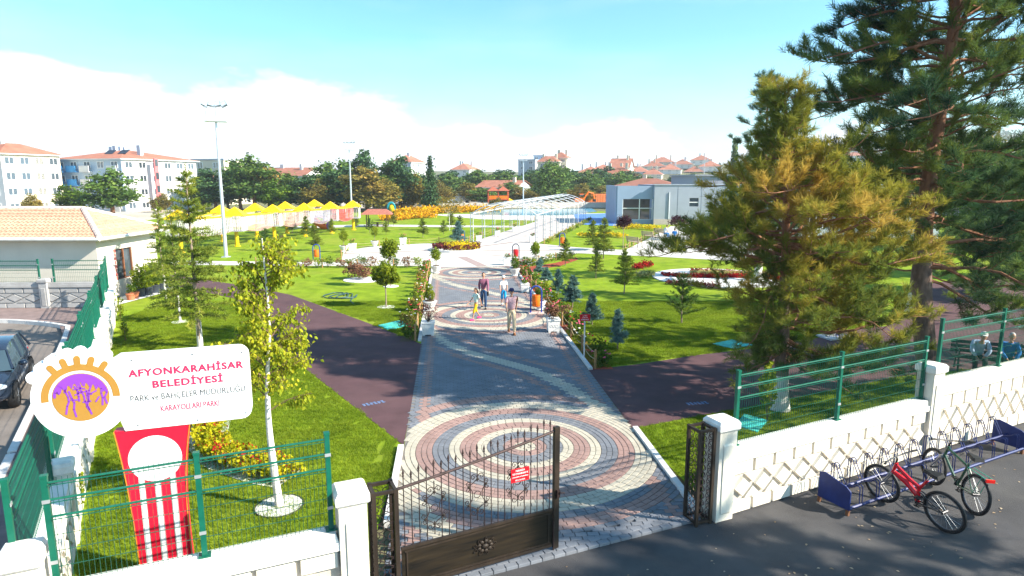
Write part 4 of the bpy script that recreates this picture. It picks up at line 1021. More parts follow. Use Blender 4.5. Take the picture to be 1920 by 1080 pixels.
# ------------------------------------------------------------------ grass blades (uncountable), instanced patches over the nearer lawn
def grass():
    r = np.random.default_rng(5)
    def patch(S_, n):
        pos = np.stack([r.uniform(-S_ / 2, S_ / 2, n), r.uniform(-S_ / 2, S_ / 2, n), np.zeros(n)], 1)
        tv = np.array([(-.0035, 0, 0), (.0035, 0, 0), (.001, .012, .034), (.0, .015, .036)]); tf = np.array([(0, 1, 2, 3)])
        me = scatter('grass_patch', tv, tf, pos, align_rot(np.stack([r.normal(size=n) * .25, r.normal(size=n) * .25, np.ones(n)], 1), r), r.uniform(.7, 1.5, n), np.clip(.5 + r.normal(size=n) * .22, 0, 1), mf_grass)
        return bpy.data.objects.new('grass_patch', me)
    red_l = pts_px([(300, 512), (400, 527), (545, 553), (600, 573), (690, 606), (792, 646), (757, 836), (660, 760), (560, 682), (500, 620), (440, 560), (300, 530)])
    red_r = pts_px([(1103, 694), (1300, 667), (1520, 637), (1592, 619), (1660, 612), (1721, 574), (1750, 530), (2100, 505), (2100, 650), (1880, 686), (1690, 706), (1440, 757), (1370, 769), (1186, 804)])
    def far_ok(x, y, m_=.27):
        for dx, dy in ((0, 0), (m_, 0), (-m_, 0), (0, m_), (0, -m_)):
            q = Vector((x + dx, y + dy, 0))
            if not in_poly(q.x, q.y, lawn_poly): return False
            if abs(lat(q)) < HW + .13 and along(q) < along(C3) + 3: return False
            if in_poly(q.x, q.y, red_l) or in_poly(q.x, q.y, red_r): return False
            if (q - WC).dot(WN) < .16 and q.x < 3: return False
            if (q - WR).dot(WN2) < .16 and q.x > 3: return False
            if (q - WC).dot(SN) > -.16: return False
        return True
    pts = []; y = 6.0
    while y < 30:
        x = -16.0
        while x < 14:
            zc_ = y * _cp + CH * _sp
            if abs(960 + F * x / zc_ - 960) < 1060 and far_ok(x, y): pts.append((x + r.normal() * .02, y + r.normal() * .02, .001))
            x += .43
        y += .43
    # a finer second pass close to the edges
    y = 6.0
    while y < 24:
        x = -14.0
        while x < 12:
            if not far_ok(x, y, .30) and far_ok(x, y, .03) and abs(x / (y * _cp + CH * _sp)) < .86: pts.append((x, y, -1))
            x += .12
        y += .12
    big = [p for p in pts if p[2] >= 0]; small = [(p[0], p[1], .001) for p in pts if p[2] < 0]
    for pl, sc_, src in ((big, 1.0, patch(.56, 1000)), (small, .99, patch(.14, 58))):
        pm = bpy.data.meshes.new('lawn_grass'); pm.from_pydata(pl, [], [])
        ob = addobj('lawn_grass', pm); tag(ob, 'short mown grass blades of the nearer lawn' if sc_ == 1 else 'short grass blades along the lawn edges', 'grass', None, 'stuff')
        ng = bpy.data.node_groups.new('grass', 'GeometryNodeTree')
        ng.interface.new_socket('Geometry', in_out='INPUT', socket_type='NodeSocketGeometry'); ng.interface.new_socket('Geometry', in_out='OUTPUT', socket_type='NodeSocketGeometry')
        gi = ng.nodes.new('NodeGroupInput'); go = ng.nodes.new('NodeGroupOutput'); oi = ng.nodes.new('GeometryNodeObjectInfo'); oi.inputs[0].default_value = src; oi.inputs['As Instance'].default_value = True
        ip = ng.nodes.new('GeometryNodeInstanceOnPoints'); rv = ng.nodes.new('FunctionNodeRandomValue'); rv.data_type = 'FLOAT_VECTOR'; rv.inputs[0].default_value = (0, 0, 0); rv.inputs[1].default_value = (0, 0, 6.28)
        ng.links.new(gi.outputs[0], ip.inputs['Points']); ng.links.new(oi.outputs['Geometry'], ip.inputs['Instance']); ng.links.new(rv.outputs[0], ip.inputs['Rotation'])
        ng.links.new(ip.outputs[0], go.inputs[0])
        md = ob.modifiers.new('grass', 'NODES'); md.node_group = ng
grass()
# ================================================================== park furniture
m_wood = M('wooden_post', (.36, .20, .085), rough=.85, scale=8, var=.25, bump=.3)
m_rope = M('rope', (.42, .32, .18), rough=.95)
m_blue = M('blue_paint', (.020, .050, .30), rough=.4, scale=5, var=.12)
m_orange = M('orange_plastic', (.78, .155, .008), rough=.45, scale=4, var=.10)
m_pot = M('white_planter', (.74, .73, .71), rough=.8, scale=6, var=.10, bump=.15)
m_steel = M('steel', (.55, .56, .58), rough=.35, metal=.8)
m_black = M('black_rubber', (.016, .016, .017), rough=.6)
# ---- rope fences along the walk
def rope_fence(label, pl, n_gap=1.9, H=.62):
    pl = [Vector((p[0], p[1], 0)) for p in pl]
    t = thing('rope_fence', label, 'fence', pl[0]); o = pl[0]
    seg = [(pl[i + 1] - pl[i]).length for i in range(len(pl) - 1)]; tot = sum(seg); n = max(1, round(tot / n_gap)); ps = []
    for k in range(n + 1):
        d = tot * k / n; i = 0
        while i < len(seg) - 1 and d > seg[i]: d -= seg[i]; i += 1
        ps.append(pl[i].lerp(pl[i + 1], min(1, d / seg[i])) - o)
    for p in ps:
        MB().lathe([(.038, 0), (.038, H - .03), (.020, H)], 8, p).build('post', m_wood, t)
    for k in range(n):
        for z, sg in ((H - .09, .10), (H - .30, .12)):
            MB().tube([ps[k].lerp(ps[k + 1], s) + Vector((0, 0, z - sg * 4 * s * (1 - s))) for s in np.linspace(0, 1, 9)], .011, 5).build('rope', m_rope, t)
    return t
off = .22
def wl_(s, sd, o=off): return C1 + AX * s + AXN * sd * (HW + o)
sL0, sL1 = along(P(792, 640)), along(P(806, 503)); sR0, sR1 = along(P(1103, 694)), along(P(972, 501))
rope_fence('rope fence on wooden posts left of the entrance walk', [wl_(sL0 + .1, -1), wl_(sL1, -1)])
rope_fence('rope fence on wooden posts right of the entrance walk', [wl_(sR0 + .1, 1), wl_(sR1, 1)])
rope_fence('rope fence between left lawn and plaza front edge', pts_px([(806, 503), (645, 503), (480, 499)]), 2.6)
rope_fence('rope fence along the far left edge of the plaza', pts_px([(640, 484), (655, 470), (700, 464), (790, 458), (880, 455)]), 3.0)
rope_fence('low rope fence from the plaza corner past the red mulch bed', pts_px([(972, 501), (1005, 496), (1042, 489)]), 2.2)
rope_fence('low post fence along the right side of the pergola', [PB + PPERP * .7, PB + PPERP * .7 + PDIR * 37], 2.6, .55)
rope_fence('low post fence along the left side of the pergola', [PA - PPERP * .7, PA - PPERP * .7 + PDIR * 33], 3.0, .55)
rope_fence('low fence behind the benches of the right lawn', pts_px([(1172, 470), (1206, 452), (1240, 434)]), 2.0, .6)
# ---- planted strips: soil bed + shrubs
def strip_bed(name, label, A, B, w_, mat, z=.012):
    d = (B - A).normalized(); n_ = Vector((-d.y, d.x, 0)) * w_ / 2
    o = sheet(name, [A + n_, B + n_, B - n_, A - n_], z, mat, None, label=label); o['category'] = 'flower bed'; o['kind'] = 'structure'; return o
strip_bed('flower_bed', 'soil strip with rose shrubs left of the walk', wl_(sL0, -1, .45), wl_(sL1, -1, .45), .62, m_soil)
strip_bed('flower_bed', 'red mulch strip with rose shrubs right of the walk', wl_(sR0, 1, .45), wl_(sR1, 1, .45), .62, m_mulch)
def shrub(label, p, r_, h, mat, seed, flowers=None, nfl=8, n=60, name='rose_shrub', group=None, cl=None, size=.8, cat='shrub'):
    rr_ = np.random.default_rng(seed); t = thing(name, label, cat, (p[0], p[1], p[2] if len(p) > 2 else 0), seed, group)
    lm = MB()
    for k in range(6):
        a = k * 1.05 + rr_.uniform(-.3, .3); lm.tube([(0, 0, 0), (math.cos(a) * r_ * .6, math.sin(a) * r_ * .6, h * rr_.uniform(.6, .95))], [.008, .003], 3)
    lm.build('stems', m_twig, t)
    lob = [(0, 0, h * .55, r_ * .8, h * .42)] + [(rr_.normal() * r_ * .4, rr_.normal() * r_ * .4, h * rr_.uniform(.35, .8), r_ * .5, h * .28) for k in range(3)]
    addobj('foliage', lobes_crown(lob, n, cl or CLUMP[seed % 3], mat, seed, size, shell=.35), t)
    if flowers is not None:
        for k in range(nfl):
            a = rr_.uniform(0, 6.28); q = rr_.uniform(.3, 1) * r_
            f = MB()
            for j in range(5): f.ball((.022 * math.cos(j * 1.26), .022 * math.sin(j * 1.26), .004 * j), (.022, .022, .016), 6, 4)
            f.build('flower', flowers, t, loc=(q * math.cos(a), q * math.sin(a), h * rr_.uniform(.7, 1.1)))
    return t
m_fred = M('rose_red', (.62, .012, .03), rough=.6); m_fpink = M('rose_pink', (.75, .10, .22), rough=.6); m_fwhite = M('rose_white', (.8, .76, .66), rough=.6)
ordw = ['first', 'second', 'third', 'fourth', 'fifth', 'sixth', 'seventh', 'eighth', 'ninth', 'tenth', 'eleventh', 'twelfth', 'thirteenth', 'fourteenth', 'fifteenth', 'sixteenth', 'seventeenth', 'eighteenth', 'nineteenth', 'twentieth', 'twenty-first', 'twenty-second', 'twenty-third', 'twenty-fourth']
nL = 16
for k in range(nL):
    s = sL0 + .35 + (sL1 - sL0 - .6) * k / (nL - 1); p = wl_(s, -1, .42 + .12 * math.sin(k * 2.1))
    shrub(ordw[k] + ' rose shrub left of the walk counting from the running path', p, .34, .55 + .2 * abs(math.sin(k * 1.7)), (mf_green, mf_far_y, mf_lime)[k % 3], 100 + k, (m_fred, m_fwhite, m_fpink)[k % 3], 5, 70, group='rose shrubs left of the walk', size=.75)
nR = 20
for k in range(nR):
    s = sR0 + .5 + (sR1 - sR0 - .8) * k / (nR - 1); p = wl_(s, 1, .50 + .14 * math.sin(k * 1.9))
    shrub(ordw[k] + ' rose shrub right of the walk counting from the running path', p, .32, .42 + .22 * abs(math.sin(k * 1.3)), (mf_green, mf_green, mf_lime)[k % 3], 140 + k, (m_fpink, m_fred, m_fwhite)[k % 3], 5, 60, group='rose shrubs right of the walk', size=.75)
for k in range(15):
    p = P(490 + k * 21, 500.5 + (k % 2) * 1.5)
    shrub(ordw[k] + ' low shrub of the row in front of the plaza counting from the birch', p, .42, .5 + .25 * abs(math.sin(k * 2.3)), (mf_green, mf_heath, mf_lime)[k % 3], 170 + k, None, 0, 60, name='low_shrub', group='low shrubs in front of the plaza')
for k in range(16):
    p = PB + PPERP * .95 + PDIR * (1.0 + k * 2.2)
    shrub(ordw[k] + ' low shrub along the pergola counting from the plaza', p, .40, .55, (mf_lime, mf_flw_p, mf_green)[k % 3], 200 + k, None, 0, 45, name='low_shrub', group='low shrubs along the pergola')
for k, (x, y) in enumerate(((1020, 494), (1034, 490), (1048, 487), (1070, 484), (985, 496), (998, 498))):
    shrub(ordw[k] + ' small rose shrub on the red mulch corner by the plaza', P(x, y), .35, .5, (mf_green, mf_lime)[k % 2], 230 + k, m_fwhite, 4, 55, group='rose shrubs on the mulch corner')
sheet('mulch_corner', pts_px([(985, 501), (1042, 493), (1080, 482), (1084, 487), (1050, 499), (990, 508)]), .008, m_mulch, label='red mulch corner bed beside the plaza')
p = P(672, 523); shrub('round reddish shrub in a white gravel ring on the left lawn', p, .95, 1.0, mf_heath, 250, None, 0, 260, name='reddish_shrub', size=1.0)
tag(MB().lathe([(1.05, 0), (1.05, .03), (.02, .035)], 24, ax=1.1).build('gravel_ring', m_gravel, None, loc=(P(682, 525).x, P(682, 525).y, .002)), 'white gravel ring under the round reddish shrub', 'gravel ring')
# ---- planters
def planter(label, p, kind, rz, plant, seed, s=1.0):
    t = thing('planter', label, 'planter', (p.x, p.y, .018), rz); t.scale = (s, s, s)
    if kind == 'sq':
        b_ = MB().prism([(-.21, -.21), (.21, -.21), (.21, .21), (-.21, .21)], .04, .46, 'z', -.10); b_.build('tub', m_pot, t)
        MB().box((0, 0, .475), (.50, .50, .05)).build('rim', m_pot, t)
        for x in (-.16, .16):
            for y in (-.16, .16): MB().box((x, y, .02), (.09, .09, .05)).build('foot', m_pot, t)
        sw = MB()
        for x0 in (-.1, 0, .1): sw.tube([(x0 + .04 * math.cos(a), -.226, .26 + .05 * math.sin(a)) for a in np.linspace(0, 6.28, 9)[:-1]], .008, 4, closed=True)
        sw.build('relief', m_pot, t)
    else:
        MB().lathe([(.16, 0), (.20, .04), (.15, .10), (.26, .28), (.31, .42), (.33, .45), (.31, .47), (.27, .44)], 18).build('tub', m_pot, t, True)
    MB().lathe([(.20, .46), (.22, .485), (.02, .49)], 10).build('soil', m_soil, t)
    z = .48
    if plant == 'cypress':
        pl = thing('potted_cypress', label.replace('planter', 'planter’s') if False else 'egg-shaped golden cypress in the ' + label, 'plant', (p.x, p.y, .018 + z * s), seed)
        MB().tube([(0, 0, 0), (0, 0, .5 * s)], [.02, .01], 5).build('stem', m_bark, pl)
        addobj('foliage', lobes_crown([(0, 0, .36 * s, .17 * s, .34 * s), (0, 0, .25 * s, .20 * s, .22 * s)], 170, CLUMP[seed % 3], mf_lime if seed % 2 else mf_green, seed, .62, .7), pl)
    elif plant == 'standard':
        pl = thing('potted_topiary', 'clipped topiary ball in the ' + label, 'plant', (p.x, p.y, .018 + z * s), seed)
        MB().tube([(0, 0, 0), (0, 0, .55 * s)], [.022, .016], 6).build('stem', m_bark, pl)
        addobj('foliage', lobes_crown([(0, 0, .72 * s, .26 * s, .33 * s)], 200, CLUMP[seed % 3], mf_lime, seed, .7, .75), pl)
    elif plant == 'bush':
        shrub('dry heather bush in the ' + label, (p.x, p.y, .018 + z * s), .42 * s, .55 * s, mf_heath, seed, m_fpink, 3, 150, 'potted_heather', None, CLUMP[1], .7, 'plant')
    elif plant == 'spiky':
        pl = thing('potted_shrub', 'dark spiky shrub in the square planter nearest the gate', 'plant', (p.x, p.y, .018 + z * s), seed); lm = MB(); r = np.random.default_rng(seed)
        for k in range(34):
            a = r.uniform(0, 6.28); e = r.uniform(.35, 1.4); L_ = r.uniform(.4, .75); lm.tube([(0, 0, 0), (L_ * .5 * math.cos(a) * math.cos(e), L_ * .5 * math.sin(a) * math.cos(e), L_ * .55 * math.sin(e)), (L_ * math.cos(a) * math.cos(e), L_ * math.sin(a) * math.cos(e), L_ * math.sin(e))], [.010, .007, .002], 3)
        lm.build('stems', M('dark_twigs', (.055, .045, .045), rough=.9), pl)
        addobj('foliage', lobes_crown([(0, 0, .42, .4, .26)], 90, CLUMP[2], mf_flw_d, seed, .45, .3), pl)
    else:
        shrub('flowering plant in the ' + label, (p.x, p.y, .018 + z * s), .25 * s, .3 * s, mf_green, seed, m_fpink, 4, 40, 'potted_flower', None, CLUMP[0], .6, 'plant')
wa = math.atan2(AXN.y, AXN.x)
PLS = [((803, 628), 'sq', 'spiky', 'square white planter nearest the gate on the left of the walk', 1), ((806, 584), 'rd', 'cypress', 'round white planter second on the left of the walk', 1), ((818, 513), 'rd', 'standard', 'round white planter at the left corner of the plaza', 1),
       ((1037, 622), 'sq', 'bush', 'square white planter right of the walk beside the bin', 1), ((1012, 582), 'rd', 'cypress', 'round white planter hidden behind the orange bin', .9), ((984, 548), 'sq', 'flower', 'square white planter behind the walkers', .9), ((965, 518), 'rd', 'cypress', 'round white planter at the right corner of the plaza', 1),
       ((950, 497), 'sq', 'flower', 'square white planter at the plaza end of the walk', 1), ((645, 473), 'rd', 'standard', 'white pot at the far left corner of the plaza', 1.1), ((661, 471), 'sq', 'flower', 'square white planter beside the far left plaza corner', 1.2), ((703, 463), 'rd', 'standard', 'white pot on the far left edge of the plaza', 1.1), ((756, 459), 'sq', 'flower', 'wide white planter on the far edge of the plaza', 1.2),
       ((898, 453), 'sq', 'flower', 'white planter inside the pergola entrance on the left', 1.1), ((933, 443), 'sq', 'flower', 'second white planter along the left of the pergola', 1.1), ((965, 435), 'sq', 'flower', 'third white planter along the left of the pergola', 1.1), ((998, 455), 'sq', 'flower', 'white planter at the right post of the pergola', 1.1), ((1005, 492), 'rd', 'standard', 'white pot beside the red bin near the plaza', .9)]
for i, ((x, y), k, pl, lab, s_) in enumerate(PLS): planter(lab, P(x, y), k, wa + i * .13 * (k == 'rd'), pl, 300 + i, s_)
# ---- litter bins
def litter_bin(label, p, rz=0.0, mb_=None, mf_=None, arch=True, base=True):
    t = thing('litter_bin', label, 'bin', (p.x, p.y, .018), rz); mb_ = mb_ or m_orange; mf_ = mf_ or m_blue
    pts = [(-.235, 0, 0), (-.235, 0, .95)] + [(-.235 * math.cos(a), 0, .95 + .235 * math.sin(a)) for a in np.linspace(0, math.pi, 11)[1:-1]] + [(.235, 0, .95), (.235, 0, 0)]
    MB().tube(pts, .034, 8).build('arch_frame', mf_, t, True)
    MB().lathe([(.15, .30), (.165, .32), (.175, .52), (.172, .78), (.165, .80), (.15, .80), (.15, .40)], 18).build('barrel', mb_, t, True)
    for z in (.36, .54, .74): MB().tube([(.176 * math.cos(a), .176 * math.sin(a), z) for a in np.linspace(0, 6.283, 19)[:-1]], .007, 4, closed=True).build('barrel_hoop', mb_, t)
    for sx in (-1, 1): MB().tube([(sx * .235, 0, .62), (sx * .17, 0, .62)], .014, 6).build('pivot', m_steel, t)
    if base: MB().box((0, 0, .01), (.66, .42, .05)).build('base_slab', M('bin_base', (.60, .45, .40), rough=.9), t)
    return t
litter_bin('orange litter bin with blue arch frame beside the walk', P(1005, 588), wa)
litter_bin('red litter bin with dark arch frame at the plaza corner', P(967, 489), .1, m_redp, M('dark_blue_paint', (.02, .025, .08), rough=.4))
litter_bin('small orange bin beside the blue spruce before the pergola', P(866, 456), .2)
litter_bin('small orange bin on the lawn corner right of the pergola', P(1054, 463), .2)
litter_bin('orange bin beside the white path seen through the birch', P(594, 490), .2)
# ---- red lawn notice
b_ = P(1095, 672); H = hgt(1095, 672, 590)
t = thing('lawn_notice', 'small red notice with white lettering on a white post by the lawn', 'sign', (b_.x, b_.y, 0), .1)
MB().tube([(0, 0, 0), (0, 0, H)], .022, 8).build('post', M('white_post', (.7, .7, .7), rough=.5), t)
MB().box((0, -.03, H - .09), (.34, .012, .22)).build('plate', m_redp, t)
for i, tx in enumerate(('LÜTFEN', 'ÇİMLERE BASMAYIN', 'YASAK', 'TEŞEKKÜRLER')[:3] if False else ('LÜTFEN', 'ÇİMLERE', 'BASMAYINIZ')):
    addobj('lettering', text_mesh(tx, (.15, .20, .25)[i], .038, m_white, bold=.01), t, (0, -.038, H - .03 - i * .06))
# ---- garden hose
hp = P(648, 556); r = np.random.default_rng(8); pts = []
for k in range(60):
    a = k * .33; s = k / 59
    pts.append((.9 * s - .45 + (.55 - .1 * math.sin(k)) * math.cos(a) * (1 - .3 * s), .9 * (s - .5) * -.4 + .8 * math.sin(a) * (1 - .3 * s), .02 + .0035 * (k % 12) + .01 * r.uniform()))
pts += [(.75, -1.2, .025), (.95, -1.7, .02), (1.1, -2.0, .02)]
o = MB().tube(spline([(a - .2, b2, c) for a, b2, c in pts], 3), .024, 6).build('garden_hose', M('hose_rubber', (.03, .075, .075), rough=.45), None, True, loc=(hp.x, hp.y, 0)); tag(o, 'coiled dark garden hose lying on the left lawn', 'hose')
# ---- turquoise mats
m_turq = M('turquoise_mat', (.055, .50, .46), rough=.7, scale=3, var=.08)
for lab, pp in (('turquoise mat on the left lawn edge beside the rope fence', [(709, 611), (748, 602), (771, 610), (742, 617), (726, 618)]), ('turquoise mat on the right lawn edge below the pine', [(1336, 646), (1372, 638), (1412, 648), (1375, 655)]), ('turquoise mat behind the fence at the right gate pillar', [(1378, 800), (1395, 778), (1440, 790), (1420, 812)])):
    pl = pts_px(pp); c = sum(pl, Vector()) / len(pl)
    o = MB().prism([(q.x - c.x, q.y - c.y) for q in pl], .004, .035, 'z', .01).build('lawn_mat', m_turq, None, loc=(c.x, c.y, 0)); tag(o, lab, 'mat')
# painted mark on the running path
mp_ = P(700, 755)
for lab, pp, rz in (('faded pale blue stencilled mark on the left running path', (700, 757), .55), ('faded pale blue stencilled mark on the right running path', (1307, 757), .2)):
    q_ = P(*pp); me = text_mesh('START', .62, .22, M('pale_blue_mark', (.16, .22, .36), rough=.9, scale=20, var=.4), bold=.0) if False else None
    mk = MB()
    for k in range(6): mk.box(((k - 2.5) * .10, 0, 0), (.055, .17 + .03 * (k % 2), .002)); mk.box(((k - 2.5) * .10 + .03, .05 * (-1) ** k, 0), (.06, .03, .002))
    o = mk.build('painted_mark', M('pale_blue_mark', (.13, .19, .33), rough=.9, scale=20, var=.4), None, loc=(q_.x, q_.y, .0145), rot=(0, 0, rz)); tag(o, lab, 'road marking')
# ---- flower beds
def bed_flowers(label, posfun, n, mat, seed, size=.8, cl=None, h=.2, name='bed_flowers'):
    r = np.random.default_rng(seed); A = []
    while len(A) < n:
        q = posfun(r)
        if q is not None: A.append((q[0], q[1], h * r.uniform(.5, 1.1)))
    A = np.array(A); c = A.mean(0) * np.array([1, 1, 0]); B_ = A - c
    tint = np.clip(.55 + r.normal(size=n) * .3, 0, 1); tv, tf = cl or CLUMP[seed % 3]
    o = addobj(name, scatter(name, tv, tf, B_, rand_rot(n, r), size * r.uniform(.7, 1.2, n), tint, mat), None, tuple(c)); tag(o, label, 'flowers', None, 'stuff')
    return o
# S-shaped yellow bed beside the birch
curve = spline(pts_px([(400, 783), (392, 810), (396, 838), (420, 862), (455, 876), (500, 890), (545, 898)]), 6)
def near_curve(cv, w_):
    def f(r):
        i = r.integers(0, len(cv) - 1); q = cv[i].lerp(cv[i + 1], r.uniform()); a = r.uniform(0, 6.28); k = w_ * math.sqrt(r.uniform()); return q.x + k * math.cos(a), q.y + k * math.sin(a)
    return f
bedm = MB()
for i in range(len(curve) - 1):
    d = (curve[i + 1] - curve[i]).normalized(); n_ = Vector((-d.y, d.x, 0)) * .42
    bedm.add([(v.x, v.y, .014 + .0002 * i) for v in (curve[i] + n_, curve[i] - n_, curve[i + 1] - n_, curve[i + 1] + n_)], [(0, 1, 2, 3)])
tag(bedm.build('gravel_bed', m_gravel), 'curved white gravel bed under the yellow plants beside the birch', 'flower bed')
bed_flowers('yellow-green low plants in the curved bed beside the birch', near_curve(curve, .34), 900, MF('golden_leaves', [(.20, .26, .012), (.46, .44, .012), (.70, .58, .02)], .4), 61, .85, h=.28)
bed_flowers('red blossoms scattered over the curved yellow bed', near_curve(curve, .32), 110, mf_flw_r, 62, .5, h=.38)
# round bed of the plaza
rc = P(856, 469); rx_ = 2.05
tag(MB().lathe([(rx_ + .12, 0), (rx_ + .12, .14), (rx_ - .05, .16), (rx_ - .05, .05), (.02, .10)], 36).build('round_bed_kerb', m_kerb, None, loc=(rc.x, rc.y, .018)), 'low white kerb ring of the round plaza bed', 'kerb ring')
bed_flowers('yellow plants filling the round plaza bed', lambda r: (lambda a, k: (rc.x + k * math.cos(a), rc.y + k * math.sin(a)))(r.uniform(-2.2, 2.4), 1.85 * math.sqrt(r.uniform())), 420, mf_flw_y, 63, 1.3, h=.45)
bed_flowers('dark red foliage rim of the round plaza bed', lambda r: (lambda a, k: (rc.x + k * math.cos(a), rc.y + k * math.sin(a)))(r.uniform(0, 6.28), r.uniform(1.45, 1.95)), 460, mf_flw_d, 64, 1.3, h=.48)
# large round bed: white gravel with sweeping red bands
gc = P(1343, 521); GR = 3.7
tag(MB().lathe([(GR, 0), (GR, .05), (.02, .07)], 48).build('round_gravel_bed', m_gravel, None, loc=(gc.x, gc.y, .002)), 'large round white gravel bed with red flower bands', 'flower bed')
def band(yf, w_, x0=-3.4, x1=3.5):
    def f(r):
        x = r.uniform(x0, x1); y = yf(x) + w_ * r.uniform(-1, 1)
        return (gc.x + x, gc.y + y) if x * x + y * y < (GR - .2) ** 2 else None
    return f
bed_flowers('upper sweeping band of red flowers in the large round bed', band(lambda x: 2.0 - .45 * (x + 1) * .8, .40, -.9, 3.3), 1000, mf_flw_r, 65, .85, h=.17)
bed_flowers('lower sweeping band of red flowers in the large round bed', band(lambda x: -.1 - .42 * x * .6 + .3 * math.sin(x), .38, -3.0, 3.4), 1300, mf_flw_r, 66, .85, h=.17)
bed_flowers('pale flowers between the red bands of the large round bed', band(lambda x: .95 - .3 * x * .7, .25, -1.2, 3.2), 350, mf_flw_p, 67, 1.0, h=.25)
bed_flowers('dark red flower row in front of the large round bed', near_curve(spline(pts_px([(1255, 533), (1300, 536), (1345, 540)]), 4), .28), 260, mf_flw_d, 68, .9, h=.17)
bed_flowers('small red flower patch left of the large round bed', near_curve(spline(pts_px([(1192, 506), (1206, 503), (1216, 500)]), 4), .35), 200, mf_flw_r, 69, 1.1, h=.3)
bed_flowers('small pale yellow flower patch left of the large round bed', near_curve(spline(pts_px([(1196, 521), (1208, 520), (1220, 520)]), 4), .30), 200, mf_flw_p, 70, 1.1, h=.3)
bed_flowers('bright orange-yellow flower strip in front of the far yard', near_curve(spline(pts_px([(765, 403), (800, 400), (850, 398), (920, 396)]), 4), 2.6), 1500, mf_flw_o, 71, 3.2, h=.7)
bed_flowers('shorter orange-yellow flower strip beside the pavilion', near_curve(spline(pts_px([(735, 413), (760, 410), (800, 408)]), 4), 2.0), 750, mf_flw_o, 72, 2.8, h=.6)
bed_flowers('yellow flower line on the lawn right of the pergola', near_curve(spline(pts_px([(1088, 444), (1110, 446), (1140, 443), (1172, 447)]), 4), .45), 330, mf_flw_y, 73, 1.5, h=.35)
bed_flowers('yellow flower line before the grey building', near_curve(spline(pts_px([(1160, 430), (1190, 429), (1230, 432)]), 4), .7), 300, mf_flw_y, 74, 1.5, h=.4)
# ------------------------------------------------------------------ bicycle rack
RL = P(1592, 965); RI = P(1537, 935); RU = WU2; RNv = WN2
rk = thing('bicycle_rack', 'long dark blue bicycle rack with hoops against the white wall', 'bicycle rack', (RL.x, RL.y, -.03), WA2)
m_rack = M('rack_blue', (.012, .026, .13), rough=.4, scale=4, var=.25)
LR = 5.6; DR = .62
for x in (0, LR):
    q = MB().prism([(0, .10), (DR, .10), (DR, .56), (DR - .10, .60), (.08, .50), (0, .44)], x - .012, x + .012, 'x'); q.build('end_plate', m_rack, rk)
    [MB().box((x, y_, .05), (.05, .05, .10)).build('foot', M('rusty_foot', (.16, .07, .035), rough=.9), rk) for y_ in (.03, DR - .03)]
MB().tube([(0, .02, .13), (LR, .02, .13)], .026, 7).build('outer_rail', m_rack, rk)
MB().tube([(0, DR - .02, .13), (LR, DR - .02, .13)], .026, 7).build('inner_rail', m_rack, rk)
MB().tube([(0, DR * .55, .33), (LR, DR * .55, .33)], .026, 7).build('middle_rail', m_rack, rk)
for k in range(12):
    x = .28 + k * .46
    for dx in (0, .075):
        MB().tube([(x + dx, .02, .13), (x + dx, .03, .40)] + [(x + dx, .08 + .05 * math.cos(a) * -1, .42 + .05 * math.sin(a)) for a in np.linspace(0, math.pi, 6)] + [(x + dx, DR * .55, .33)], .009, 5).build('low_hoop', m_rack, rk)
        MB().tube([(x + dx, DR * .55, .33), (x + dx, DR - .12, .62)] + [(x + dx, DR - .07 - .05 * math.cos(a), .64 + .05 * math.sin(a)) for a in np.linspace(0, math.pi, 6)] + [(x + dx, DR - .02, .13)], .009, 5).build('high_hoop', m_rack, rk)
